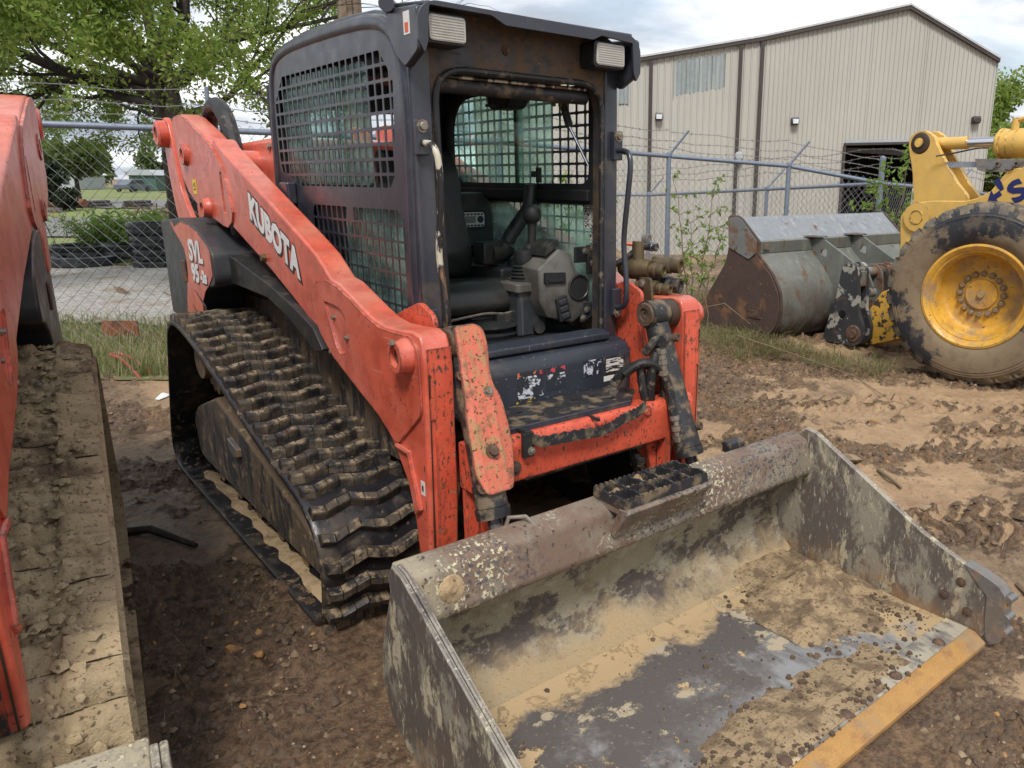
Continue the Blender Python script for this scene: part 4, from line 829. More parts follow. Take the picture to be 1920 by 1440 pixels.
def cab(root):
    py, pz = 0.0655, 0.0578
    up = mesh_cells(UPPER, 0.048 - py, 1.732 - 0.005, py, pz, 0.012)
    lo = mesh_cells(LOWER, 0.018 - 0.006 - py, 1.648 - 0.0645 * 12 + 0.006, 0.0600, 0.0645, 0.009)
    lo = [c_ for c_ in lo if not (0.48 < sum(p_[0] for p_ in c_) / len(c_) < 0.545 and max(p_[1] for p_ in c_) > 1.60)]
    for s in (-1, 1):
        me = plate(rnd(SIDE, 0.03), up + lo, 0.004, 'x', s * 0.499); me.name = 'cab_side_guard'; fix(me, 'dark_paint', 30, recalc=False)
        o = bpy.data.objects.new('cab_side_guard', me); link(o, root)
        if s < 0: o['label'] = 'dark punched steel side guard with square mesh holes'
        # rounded frame tube round the side
        fr = [(s * 0.478, y, z) for y, z in spline([(1.375, 1.12), (1.42, 1.70), (1.385, 2.13), (1.33, 2.29), (1.20, 2.345), (0.94, 2.362), (0.45, 2.36), (0.16, 2.342), (0.03, 2.30), (-0.035, 2.22), (-0.07, 2.06), (-0.072, 1.75), (-0.055, 1.26), (-0.07, 1.06)], 60)[0]]
        mb = MB(); mb.tube(fr, 0.035, 12); mb.build('cab_frame', 'dark_paint', root)
        # sliding green glass just inside the guard, with its seals and latch
        for gy0, gy1, gx_ in ((0.60, 1.29, 0.474), (0.33, 0.66, 0.464)):
            me = plate(rnd([(gy0, 1.74), (gy1, 1.74), (gy1, 2.235), (gy0 , 2.235)], [0.05 if gy0 < 0.5 else 0.01, 0.06 if gy1 > 1 else 0.01, 0.09 if gy1 > 1 else 0.01, 0.05 if gy0 < 0.5 else 0.01]), [], 0.005, 'x', s * gx_); fix(me, 'green_glass', 30, False)
            g = bpy.data.objects.new('sliding_window', me); link(g, root)
            if gy0 < 0.5:
                mb = MB(); mb.box((s * 0.452, 0.43, 1.79), (0.02, 0.028, 0.075)); mb.box((s * 0.448, 0.46, 1.795), (0.02, 0.04, 0.028)); mb.build('window_latch', 'black_plastic', g, bevel=0.003)
            else:
                mb = MB(); mb.box((s * 0.468, 0.645, 1.99), (0.012, 0.022, 0.50)); mb.build('window_mullion', 'black_plastic', g)
        me = plate([(0.0, 1.19), (0.95, 1.19), (0.95, 1.655), (0.0, 1.655)], [], 0.005, 'x', s * 0.474); fix(me, 'green_glass', 30, False)
        g = bpy.data.objects.new('lower_window', me); link(g, root)
        if s > 0:
            mb = MB(); mb.box((0.4705, 0.05, 1.60), (0.002, 0.075, 0.11)); mb.build('window_label', 'data_plate', g); mb = MB(); mb.box((0.4705, 0.03, 1.50), (0.002, 0.03, 0.05)); mb.build('window_label', 'data_plate', g)
        me = plate([(-0.04, 1.655), (1.37, 1.655), (1.37, 2.30), (-0.04, 2.30)], [rnd([(0.022, 1.750), (1.262, 1.750), (1.262, 2.20), (0.022, 2.20)], [0.06, 0.09, 0.22, 0.06], 5)], 0.012, 'x', s * 0.450); fix(me, 'interior_black', 30, False); link(bpy.data.objects.new('window_trim', me), root)
        mb = MB(); mb.box((s * 0.45, 0.69, 1.695), (0.05, 1.36, 0.055)); mb.build('window_rail', 'interior_black', root, bevel=0.008)
    # front frame with rounded door opening
    opening = rnd([(-0.395, 1.05), (0.395, 1.05), (0.405, 2.165), (-0.405, 2.165)], [0.02, 0.02, 0.13, 0.13], 6)
    outer = rnd([(-0.497, 1.02), (0.497, 1.02), (0.495, 2.362), (-0.495, 2.362)], [0.01, 0.01, 0.09, 0.09], 5)
    fro = plate_obj('door_frame', outer, [opening], 0.055, 'y', -0.088, 'dark_paint_rusty', root); add_bevel(fro, 0.006)
    mb = MB(); mb.tube([(x_, -0.122, z_) for x_, z_ in opening], 0.013, 8, closed=True); mb.build('door_seal', 'hose_black', root)
    # wide front posts
    for s in (-1, 1):
        mb = MB(); mb.prism(rnd([(s * 0.500, -0.118), (s * 0.418, -0.126), (s * 0.418, -0.062), (s * 0.500, -0.045)], 0.014), 'z', 1.03, 2.24); mb.build('front_post', 'dark_paint', root, bevel=0.006)
        mb = MB(); mb.prism(rnd([(s * 0.505, 1.46), (s * 0.44, 1.46), (s * 0.44, 1.36), (s * 0.505, 1.36)], 0.02), 'z', 1.10, 2.22); mb.build('rear_post', 'interior_black', root)
        # grab handle with brackets and bolts
        hp = [(s * 0.475, -0.150, 1.895), (s * 0.475, -0.215, 1.885), (s * 0.468, -0.240, 1.83), (s * 0.462, -0.232, 1.70), (s * 0.465, -0.205, 1.50), (s * 0.462, -0.225, 1.34), (s * 0.462, -0.228, 1.245), (s * 0.468, -0.20, 1.20), (s * 0.472, -0.14, 1.19)]
        mb = MB(); mb.tube(sp3(hp, 40), 0.0125, 12); hd = mb.build('grab_handle', 'white_worn_paint' if s < 0 else 'dark_paint', root)
        for z in (1.90, 1.20):
            mb = MB(); mb.box((s * 0.477, -0.138, z + 0.015), (0.05, 0.026, 0.125)); mb.build('handle_bracket', 'dark_paint', hd, bevel=0.005)
            bolt(hd, (s * 0.477, -0.150, z + 0.055 if z > 1.5 else z - 0.035), (0, -1, 0), 0.016, 0.016)
    # roof
    rp = [(1.41, 2.12), (1.385, 2.26), (1.31, 2.36), (1.19, 2.395), (0.94, 2.415), (0.45, 2.412), (0.2, 2.397), (0.05, 2.372), (-0.06, 2.34), (-0.05, 2.30), (0.06, 2.33), (0.2, 2.355), (0.45, 2.37), (0.94, 2.37), (1.19, 2.35), (1.27, 2.32), (1.34, 2.24), (1.37, 2.11)]
    mb = MB(); mb.prism(rp, 'x', -0.478, 0.478); mb.build('roof', 'dark_paint', root, bevel=0.01)
    mb = MB(); mb.box((0, 0.66, 2.305), (0.93, 1.28, 0.05)); mb.build('headliner', 'interior_black', root)
    me = plate([(-0.46, 1.02), (0.46, 1.02), (0.46, 2.3), (-0.46, 2.3)], [rnd([(-0.33, 1.72), (0.33, 1.72), (0.33, 2.15), (-0.33, 2.15)], 0.06)], 0.03, 'y', 1.39); fix(me, 'interior_black', 30, False); link(bpy.data.objects.new('rear_wall', me), root)
    mb = MB(); mb.box((0, 0.65, 1.03), (0.94, 1.45, 0.05)); mb.build('cab_floor', 'interior_black', root)
    for s in (-1, 1):
        mb = MB(); mb.box((s * 0.465, 1.0, 1.36), (0.03, 0.74, 0.66)); mb.build('inner_side_panel', 'interior_black', root) if s < 0 else None
    # visor with lamp pockets
    lip = rnd([(-0.523, 2.325), (-0.47, 2.366), (0.47, 2.356), (0.516, 2.312), (0.516, 2.21), (0.492, 2.175), (0.478, 2.21), (0.470, 2.325), (0.300, 2.336), (0.255, 2.316), (-0.165, 2.318), (-0.225, 2.345), (-0.475, 2.348), (-0.485, 2.23), (-0.500, 2.19), (-0.523, 2.23)], [0.03, 0.03, 0.03, 0.03] + [0.008] * 12)
    mb = MB(); mb.prism(lip, 'y', -0.245, -0.232); vs = mb.build('roof_visor', 'dark_paint', root, bevel=0.004)
    mb = MB(); mb.prism([(-0.236, 2.348), (-0.236, 2.364), (0.05, 2.395), (0.05, 2.375)], 'x', -0.480, 0.475); mb.build('visor_top', 'dark_paint', vs, bevel=0.006)
    for s in (-1, 1):
        mb = MB(); mb.prism(rnd([(-0.24, 2.20), (-0.24, 2.345), (-0.03, 2.36), (0.02, 2.31), (-0.06, 2.20), (-0.13, 2.15)], 0.02), 'x', s * 0.490, s * (0.523 if s < 0 else 0.516)); ck = mb.build('visor_cheek', 'dark_paint', vs, bevel=0.008)
        if s < 0:
            mb = MB(); mb.box((-0.5242, -0.165, 2.295), (0.002, 0.045, 0.075)); st = mb.build('safety_sticker', 'white_sticker', ck); mb = MB(); mb.box((-0.5255, -0.165, 2.28), (0.001, 0.026, 0.032)); mb.build('sticker_mark', 'orange_lever', st)
            mb = MB(); mb.cyl((-0.49, 0.02, 2.375), (-0.545, -0.06, 2.37), 0.028, n=16); mb.build('lifting_eye', 'dark_paint', root)
        c_ = Vector((-0.395 if s < 0 else 0.368, -0.205, 2.283 if s < 0 else 2.272)); hwid = 0.082 if s < 0 else 0.085
        mb = MB(); mb.prism(rnd([(c_.x - hwid, c_.z - 0.052), (c_.x + hwid, c_.z - 0.052), (c_.x + hwid, c_.z + 0.052), (c_.x - hwid, c_.z + 0.052)], 0.018), 'y', -0.215, -0.12); lp = mb.build('work_light', 'black_plastic', root, bevel=0.005)
        h2 = hwid - 0.010
        mb = MB(); mb.prism(rnd([(c_.x - h2, c_.z - 0.042), (c_.x + h2, c_.z - 0.042), (c_.x + h2, c_.z + 0.042), (c_.x - h2, c_.z + 0.042)], 0.014), 'y', -0.222, -0.214); ln = mb.build('light_lens', 'lens_glass', lp)
        mb = MB()
        for k in range(9): mb.box((c_.x, -0.2235, c_.z - 0.036 + k * 0.009), (2 * h2 - 0.012, 0.003, 0.003))
        mb.build('lens_ribs', 'lens_glass', ln)
    bolt(root, (-0.08, -0.118, 2.255), (0, -1, 0), 0.013, 0.012, 'rust_bolt')
    # raised door rolled under the roof, its roller tube and gas strut
    mb = MB(); mb.tube([(-0.385, -0.055, 2.115), (0.36, -0.055, 2.115)], 0.030, 14); dr = mb.build('door_roller', 'black_steel', root)
    mb = MB(); mb.box((0, 0.36, 2.20), (0.76, 0.80, 0.022)); mb.box((0, -0.03, 2.155), (0.74, 0.012, 0.008)); mb.build('raised_door', 'interior_black', dr)
    mb = MB(); mb.tube([(-0.36, -0.088, 2.143), (0.34, -0.088, 2.143)], 0.006, 6); mb.build('door_trim', 'white_worn_paint', dr)
    mb = MB(); mb.box((0.335, 0.12, 2.13), (0.10, 0.06, 0.03)); mb.cyl((0.36, 0.10, 2.10), (0.372, 0.07, 2.00), 0.018); mb.build('strut_mount', 'black_steel', root)
    mb = MB(); mb.cyl((0.372, 0.07, 2.00), (0.425, 0.0, 1.83), 0.007); mb.build('gas_strut', 'chrome', root)
    for x_ in (0.30, 0.335, 0.365): bolt(root, (x_, 0.09, 2.118), (0, 0, -1), 0.009, 0.03, 'brass_fitting')
    # overhead console and fan hanging from the headliner
    mb = MB(); mb.prism(rnd([(0.45, 2.10), (0.62, 2.10), (0.66, 2.20), (0.66, 2.30), (0.40, 2.30), (0.40, 2.2)], 0.03), 'x', 0.29, 0.40); mb.tube([(0.37, 0.52, 2.14), (0.42, 0.52, 2.145), (0.45, 0.5, 2.19), (0.46, 0.5, 2.28)], 0.032, 12); mb.build('overhead_console', 'interior_black', root, bevel=0.01)
    mb = MB(); mb.lathe([(0, 0), (0.075, 0), (0.085, 0.03), (0.07, 0.07), (0, 0.08)], (0.20, 0.50, 2.17), (0, 0, 1), 16); mb.cyl((0.20, 0.47, 2.18), (0.205, 0.46, 2.11), 0.013); mb.box((0.20, 0.455, 2.105), (0.05, 0.02, 0.012)); mb.build('cab_fan', 'interior_black', root, kind='stuff')
    mb = MB(); mb.box((-0.16, 0.35, 2.24), (0.16, 0.1, 0.06)); mb.build('door_latch', 'interior_black', root, bevel=0.008)
    # sill and front panel
    mb = MB(); mb.prism(rnd([(-0.185, 1.055), (-0.185, 1.085), (-0.11, 1.10), (-0.06, 1.06), (-0.06, 1.03)], 0.008), 'x', -0.42, 0.40); mb.build('door_sill', 'front_panel_paint', root, bevel=0.004)

def interior(root):
    mb = MB(); mb.prism(rnd([(0.20, 1.165), (0.17, 1.20), (0.185, 1.275), (0.26, 1.315), (0.62, 1.285), (0.70, 1.25), (0.68, 1.17)], 0.035), 'x', -0.235, 0.155); st = mb.build('seat', 'seat_vinyl', root, bevel=0.03, seg=3)
    mb = MB(); mb.prism(rnd([(0.57, 1.30), (0.64, 1.27), (0.74, 1.50), (0.80, 1.86), (0.79, 1.90), (0.70, 1.90), (0.655, 1.80), (0.62, 1.62), (0.55, 1.42)], 0.03), 'x', -0.245, 0.125); mb.build('backrest', 'seat_vinyl', st, bevel=0.035, seg=3)
    mb = MB(); mb.tube(sp3([(-0.23, 0.165, 1.16), (-0.05, 0.16, 1.175), (0.05, 0.16, 1.165), (0.16, 0.18, 1.175)], 14), 0.006, 6); mb.build('seat_edge', 'bare_bolt', st)
    mb = MB(); mb.lathe([(0, 0), (0.14, 0), (0.15, 0.02), (0.12, 0.035), (0.15, 0.055), (0.11, 0.08), (0, 0.08)], (0.0, 0.24, 1.055), (0, 0, 1), 24); mb.cyl((-0.06, 0.28, 1.13), (0.10, 0.22, 1.14), 0.028); mb.box((0.06, 0.17, 1.145), (0.12, 0.05, 0.035)); mb.build('seat_suspension', 'black_plastic', st)
    mb = MB(); mb.box((0.185, 0.52, 1.34), (0.02, 0.05, 0.06)); mb.build('belt_buckle', 'orange_lever', st)
    # right-hand control tower with joystick
    mb = MB(); mb.prism(rnd([(0.09, 0.10), (0.27, 0.12), (0.285, 0.30), (0.10, 0.32)], 0.03), 'z', 1.055, 1.27); tw = mb.build('control_tower', 'dark_grey_plastic', root, bevel=0.012)
    mb = MB(); mb.prism(rnd([(0.075, 0.085), (0.285, 0.10), (0.30, 0.34), (0.085, 0.35)], 0.03), 'z', 1.262, 1.305); mb.build('tower_collar', 'grey_plastic', tw, bevel=0.008)
    mb = MB(); pr = [(0.070, 1.30)]
    for k in range(5): pr += [(0.074 - k * 0.004, 1.308 + k * 0.016), (0.062 - k * 0.004, 1.316 + k * 0.016)]
    pr += [(0.052, 1.40), (0.048, 1.445), (0.022, 1.452), (0, 1.453)]
    mb.lathe(pr, (0.195, 0.20, 0), (0, 0, 1), 24); mb.build('joystick_boot', 'black_plastic', tw)
    mb = MB(); mb.lathe([(0.045, 1.455), (0.040, 1.462), (0.020, 1.475), (0.021, 1.55), (0.026, 1.585)], (0.197, 0.20, 0), (0.03, 0, 1), 16); mb.build('joystick', 'black_plastic', tw)
    mb = MB(); mb.lathe([(0, 0.048), (0.022, 0.042), (0.038, 0.025), (0.045, 0), (0.040, -0.022), (0.026, -0.038), (0, -0.042)], (0.242, 0.195, 1.61), (0.1, -0.25, 1), 20); mb.build('joystick_knob', 'black_plastic', tw)
    bolt(tw, (0.215, 0.108, 1.235), (0, -1, 0), 0.018, 0.006, 'dark_grey_plastic'); mb = MB(); mb.lathe([(0, 0), (0.03, 0), (0.03, 0.02), (0, 0.02)], (0.20, 0.11, 1.09), (0, -1, 0.1), 16); mb.build('tower_knob', 'black_plastic', tw)
    # faceted grey console on its bracket, by the right post
    F_ = [(0.150, 1.375), (0.275, 1.462), (0.345, 1.440), (0.385, 1.335), (0.455, 1.25), (0.460, 1.16), (0.355, 1.105), (0.205, 1.145), (0.160, 1.225)]
    n = len(F_); fr = [(x_ * 0.97 + 0.01, 0.035, z_ * 0.99 + 0.01) for x_, z_ in F_]; mid = [(x_, 0.085, z_) for x_, z_ in F_]; bk = [(x_ * 0.94 + 0.02, 0.22, z_) for x_, z_ in F_]
    inn = [(0.30 + (x_ - 0.30) * 0.70, 0.012, 1.285 + (z_ - 1.285) * 0.70) for x_, z_ in F_]
    v = inn + fr + mid + bk; f = [tuple(range(n))]
    for a in (0, n, 2 * n): f += [(a + j, a + n + j, a + n + (j + 1) % n, a + (j + 1) % n) for j in range(n)]
    f.append(tuple(range(3 * n, 4 * n))[::-1])
    mb = MB(); mb.add(v, f); cs = mb.build('console', 'grey_plastic', root, bevel=0.008)
    mb = MB(); mb.tube([(0.372 + 0.058 * math.cos(a), 0.009, 1.275 + 0.058 * math.sin(a)) for a in np.linspace(0, 2 * math.pi, 28, endpoint=False)], 0.006, 8, closed=True); mb.build('cup_holder', 'black_plastic', cs)
    mb = MB(); mb.lathe([(0, 0), (0.054, 0.0), (0.054, 0.004), (0, 0.004)], (0.372, 0.0095, 1.275), (0, 1, 0), 28); mb.build('cup_shade_disc', 'dark_inside', cs)  # flat black disc on the console face, painted shade of the cup recess
    mb = MB(); mb.prism(rnd([(0.178, 1.305), (0.292, 1.30), (0.292, 1.352), (0.178, 1.358)], 0.008), 'y', 0.004, 0.05); gr = mb.build('air_vent', 'dark_inside', cs); mb = MB(); mb.prism([(0.19, 1.315), (0.275, 1.312), (0.275, 1.325), (0.19, 1.328)], 'y', -0.002, 0.02); mb.build('vent_blade', 'black_plastic', gr)
    mb = MB(); rot = Matrix.Rotation(R(-14), 3, 'Y')
    mb.box((0.275, 0.008, 1.185), (0.065, 0.02, 0.115), rot); sw = mb.build('switch_bank', 'black_plastic', cs, bevel=0.004)
    for k in range(3): mb = MB(); mb.box(Vector((0.275, -0.003, 1.185)) + rot @ Vector((0, 0, (k - 1) * 0.034)), (0.045, 0.012, 0.024), rot); mb.build('switch', 'dark_grey_plastic', sw, bevel=0.004)
    mb = MB(); mb.prism(rnd([(0.20, 1.425), (0.285, 1.478), (0.268, 1.505), (0.215, 1.475)], 0.01), 'y', 0.04, 0.17); mb.build('console_pad', 'black_plastic', cs, bevel=0.006)
    mb = MB(); mb.box((0.415, 0.04, 1.425), (0.09, 0.012, 0.075)); mb.box((0.455, 0.03, 1.40), (0.03, 0.02, 0.14)); br = mb.build('console_bracket', 'black_plastic', cs, bevel=0.004)
    for p_ in ((0.43, 0.033, 1.44), (0.465, 0.019, 1.455), (0.465, 0.019, 1.385), (0.42, 0.008, 1.165), (0.395, 0.006, 1.125)): bolt(br, p_, (0, -1, 0), 0.012, 0.008)
    mb = MB(); mb.prism(rnd([(0.39, 1.10), (0.46, 1.13), (0.455, 1.20), (0.40, 1.20)], 0.01), 'y', 0.012, 0.03); mb.build('console_foot', 'dark_grey_plastic', cs, bevel=0.004)
    # raised arm bar with pad
    mb = MB(); mb.tube(sp3([(0.16, 0.45, 1.415), (0.235, 0.45, 1.42), (0.29, 0.45, 1.50), (0.355, 0.45, 1.575), (0.40, 0.45, 1.63), (0.418, 0.45, 1.72), (0.418, 0.45, 1.745)], 26), [0.052] * 7 + [0.036] * 19, 14); mb.build('arm_bar', 'black_plastic', root)
    mb = MB(); mb.prism(rnd([(0.11, 1.36), (0.24, 1.36), (0.24, 1.47), (0.11, 1.47)], 0.02), 'y', 0.42, 0.52); mb.build('arm_bar_base', 'black_plastic', root, bevel=0.012)
    # instrument panel with display
    mb = MB(); mb.prism(rnd([(0.13, 1.40), (0.475, 1.41), (0.47, 1.64), (0.42, 1.70), (0.13, 1.69)], 0.03), 'y', 0.90, 1.05); ip = mb.build('instrument_panel', 'dark_grey_plastic', root, bevel=0.015)
    mb = MB(); mb.prism(rnd([(0.252, 1.508), (0.412, 1.508), (0.412, 1.602), (0.252, 1.602)], 0.02), 'y', 0.885, 0.90); bz = mb.build('display_bezel', 'interior_black', ip)
    mb = MB(); mb.prism(rnd([(0.262, 1.516), (0.402, 1.516), (0.402, 1.594), (0.262, 1.594)], 0.015), 'y', 0.879, 0.886); ds = mb.build('display_face', 'white_sticker', ip)
    mb = MB(); mb.box((0.312, 0.877, 1.556), (0.066, 0.004, 0.036)); mb.build('lcd', 'lcd_grey', ds)
    for k in range(6):
        for z_ in (1.584, 1.524): mb = MB(); mb.box((0.276 + k * 0.022, 0.877, z_), (0.013, 0.005, 0.009)); mb.build('button', 'letter_shadow', ds)
    mb = MB(); mb.lathe([(0, 0), (0.019, 0), (0.019, 0.004), (0.012, 0.005), (0, 0.005)], (0.375, 0.879, 1.556), (0, -1, 0), 16); mb.build('dial', 'letter_shadow', ds)
    mb = MB(); mb.prism(rnd([(0.14, 1.70), (0.27, 1.70), (0.235, 1.80), (0.15, 1.82)], 0.03), 'y', 0.86, 1.0); mb.build('air_duct', 'dark_grey_plastic', root, bevel=0.012)
    mb = MB(); mb.prism([(0.16, 1.20), (0.47, 1.20), (0.47, 1.35), (0.16, 1.35)], 'y', 0.35, 1.0); sc = mb.build('side_console', 'dark_grey_plastic', root, bevel=0.02)
    mb = MB(); mb.lathe([(0.05, 0), (0.05, 0.03), (0.035, 0.032), (0.034, 0.0)], (0.30, 0.42, 1.35), (0, 0, 1), 20, False); mb.build('cup_rim', 'dark_grey_plastic', sc)
    mb = MB(); mb.box((0.33, 0.347, 1.42), (0.05, 0.003, 0.03)); mb.box((0.33, 0.346, 1.385), (0.05, 0.003, 0.03)); mb.build('warning_label', 'white_sticker', sc); mb = MB(); mb.box((0.33, 0.344, 1.403), (0.06, 0.003, 0.012)); mb.build('warning_label', 'orange_lever', sc)

def bucket(root, detail=True):
    sideL = rnd([(-0.835, 0.625), (-0.87, 0.668), (-0.93, 0.66), (-1.48, 0.365), (-1.80, 0.245), (-1.80, 0.09), (-1.755, -0.005), (-0.88, -0.01), (-0.745, 0.07), (-0.705, 0.18), (-0.715, 0.30), (-0.80, 0.52)], 0.02)
    back = [(-0.845, 0.45), (-0.80, 0.40), (-0.755, 0.30), (-0.745, 0.19), (-0.775, 0.10), (-0.85, 0.045), (-0.95, 0.030), (-0.96, 0.026), (-0.96, 0.008), (-0.90, 0.008), (-0.80, 0.04), (-0.735, 0.10), (-0.712, 0.18), (-0.722, 0.30), (-0.77, 0.42), (-0.83, 0.48)]
    mb = MB(); mb.prism(back, 'x', -1.0, 1.0); bk = mb.build('bucket', 'bucket_back', root, smooth=50)
    # floor sheet with slight dents
    v = []; f = []; nx, ny = 60, 26
    for j in range(ny):
        for i in range(nx):
            x_ = -0.998 + 1.996 * i / (nx - 1); y_ = -0.90 - 0.755 * j / (ny - 1)
            v.append((x_, y_, 0.0285 + max(0, y_ + 0.95) * 0.25 + 0.005 * float(fbm(x_, y_, 3.0, 2, 41)) * (1 if 0 < j < ny - 1 else 0)))
    for j in range(ny - 1): f += [(j * nx + i, j * nx + i + 1, (j + 1) * nx + i + 1, (j + 1) * nx + i) for i in range(nx - 1)]
    raw('bucket_floor', v, f, 'bucket_floor', bk, smooth=True)
    mb = MB(); mb.prism([(-0.97, 0.024), (-1.66, 0.024), (-1.66, 0.004), (-0.97, 0.004)], 'x', -0.998, 0.998); mb.build('floor_plate', 'bucket_floor', bk)
    for s in (-1, 1):
        mb = MB(); mb.prism(sideL, 'x', s * 1.0, s * 1.016); sd = mb.build('side_plate', 'bucket_side', bk, bevel=0.004)
        mb = MB(); mb.prism([(-0.84, 0.615), (-0.87, 0.665), (-0.93, 0.657), (-1.48, 0.362), (-1.79, 0.243), (-1.79, 0.175), (-1.46, 0.275), (-0.95, 0.535), (-0.855, 0.56)], 'x', s * 1.017, s * 1.033); mb.build('side_rib', 'bucket_side', sd, bevel=0.005)
        # corrugated side cutter on the front edge
        pr = [(-1.66, 0.300), (-1.73, 0.285), (-1.80, 0.262), (-1.835, 0.225), (-1.84, 0.16), (-1.845, 0.10), (-1.84, 0.03), (-1.80, 0.0), (-1.78, 0.03), (-1.77, 0.10), (-1.765, 0.2), (-1.72, 0.24)]
        mb = MB(); mb.prism(rnd(pr, 0.01), 'x', s * 0.995, s * 1.055)
        for z_ in (0.215, 0.135, 0.07): mb.cyl((s * 0.998, -1.842, z_), (s * 1.053, -1.846, z_ + 0.002), 0.016, n=12)
        mb.build('side_cutter', 'worn_steel', sd, bevel=0.008) if s > 0 else None
        for y_, z_ in ((-1.66, 0.215), (-1.60, 0.135), (-1.70, 0.10)): bolt(sd, (s * 1.0, y_, z_), (-s, 0, 0), 0.014, 0.008, 'rust_bolt')
    # folded top beam
    bm_ = rnd([(-0.79, 0.615), (-0.80, 0.64), (-0.845, 0.632), (-0.895, 0.615), (-0.925, 0.475), (-0.915, 0.452), (-0.845, 0.445), (-0.80, 0.47)], [0.004, 0.01, 0.01, 0.02, 0.012, 0.012, 0.004, 0.004])
    mb = MB(); mb.prism(bm_, 'x', -0.999, 0.999); beam = mb.build('top_beam', 'bucket_beam', bk, bevel=0.005)
    mb = MB(); mb.lathe([(0, 0.012), (0.012, 0.012), (0.02, 0.006), (0.042, 0.003), (0.045, 0)], (-0.86, -0.911, 0.545), (0, -0.98, 0.19), 20); mb.build('drain_hole', 'tan_mud', beam)
    # cutting edge
    mb = MB(); mb.prism([(-1.62, 0.004), (-1.62, 0.039), (-1.715, 0.039), (-1.715, 0.004)], 'x', -0.995, 0.995); cp = mb.build('edge_plate', 'edge_plate', bk, bevel=0.003)
    mb = MB(); mb.prism([(-1.7155, 0.039), (-1.742, 0.037), (-1.79, 0.008), (-1.79, -0.010), (-1.7155, -0.010)], 'x', -0.99, 0.99); mb.build('cutting_edge', 'cutting_edge', bk, bevel=0.003)
    for x_ in (-0.83, -0.5, -0.17, 0.16, 0.48, 0.80): mb = MB(); mb.lathe([(0, 0.014), (0.012, 0.013), (0.022, 0.006), (0.024, 0)], (x_, -1.69, 0.039), (0, 0, 1), 14); mb.build('edge_bolt', 'rust_bolt', cp)
    if detail:
        # serrated step grating bolted to the beam
        st = None; mb = MB()
        mb.box((0.0, -0.905, 0.628), (0.42, 0.18, 0.03)); mb.prism([(-1.005, 0.645), (-1.01, 0.635), (-0.93, 0.52), (-0.915, 0.54), (-0.96, 0.645)], 'x', -0.22, 0.215)
        st = mb.build('step_pad', 'bucket_beam', beam, bevel=0.004)
        for y_ in (-0.815, -0.905, -0.985):
            pts = []; nT = 18
            for k in range(nT): x0 = -0.21 + 0.42 * k / nT; pts += [(x0, 0.672), (x0 + 0.006, 0.684), (x0 + 0.014, 0.684), (x0 + 0.018, 0.672)]
            mb = MB(); mb.prism([(-0.21, 0.645)] + pts + [(0.21, 0.672), (0.21, 0.645)], 'y', y_ - 0.006, y_ + 0.006); mb.build('grating_bar', 'black_steel', st)
        for k in range(6):
            x_ = -0.21 + 0.42 * k / 5; mb = MB(); mb.prism([(-0.815, 0.645), (-0.815, 0.682), (-0.84, 0.676), (-0.87, 0.684), (-0.905, 0.676), (-0.94, 0.684), (-0.985, 0.678), (-0.985, 0.645)], 'x', x_ - 0.005, x_ + 0.005); mb.build('grating_bar', 'black_steel', st)
        for p_ in ((-0.02, -0.84, 0.655), (-0.16, -0.88, 0.65)): mb = MB(); mb.lathe([(0, 0.035), (0.012, 0.028), (0.026, 0.006), (0.03, 0)], p_, (0, 0, 1), 7); mb.build('mud_lump', 'tan_mud', st)
        # bent strap beside the left cylinder foot, quick-hitch box behind
        mb = MB(); mb.tube([(-0.60, -0.80, 0.60), (-0.575, -0.80, 0.66), (-0.52, -0.82, 0.655), (-0.50, -0.845, 0.625)], 0.008, 8); mb.build('lever_strap', 'bare_bolt', beam)
        mb = MB(); mb.box((0.62, -0.77, 0.64), (0.10, 0.05, 0.05)); mb.build('hitch_latch', 'black_steel', beam, bevel=0.008)
        # sand and crumbs lying in the bucket
        rr = random.Random(3); mb = MB()
        def crumb(x_, y_, z_, r_):
            a = rr.uniform(0, 6); k = 5; pts = [(x_ + r_ * math.cos(a + 1.257 * j) * rr.uniform(0.7, 1.2), y_ + r_ * math.sin(a + 1.257 * j) * rr.uniform(0.7, 1.2), z_ - 0.002) for j in range(k)]
            mid = [(x_ + (p_[0] - x_) * 0.8, y_ + (p_[1] - y_) * 0.8, z_ + r_ * rr.uniform(0.5, 0.8)) for p_ in pts]
            mb.add(pts + mid, [(j, (j + 1) % k, k + (j + 1) % k, k + j) for j in range(k)] + [tuple(range(k, 2 * k))])
        for _ in range(3200):
            t = rr.random()
            if t < 0.62: x_, y_ = rr.gauss(0.80, 0.16), rr.gauss(-1.06, 0.22)
            elif t < 0.95: x_, y_ = rr.gauss(-0.05, 0.32), rr.gauss(-1.62, 0.08)
            else: x_, y_ = rr.uniform(-0.95, 0.95), rr.uniform(-1.68, -0.9)
            if abs(x_) > 0.97 or y_ > -0.88 or y_ < -1.72: continue
            crumb(x_, y_, 0.03 if y_ > -1.62 else 0.040, rr.choice((0.003, 0.003, 0.004, 0.004, 0.005, 0.006, 0.008, 0.013)))
        mb.build('crumbs', 'clod', bk, smooth=None, kind='stuff')
        M('dirt', (0.34, 0.245, 0.14), 0.9, layers=[dict(c=(0.17, 0.115, 0.068), s=10, lo=0.46, hi=0.58, r=0.9, d=9), dict(c=(0.11, 0.072, 0.042), s=70, lo=0.55, hi=0.64, r=0.9)], bump=(50, 0.012, 7), extra_bumps=((160, 0.004, 3),))
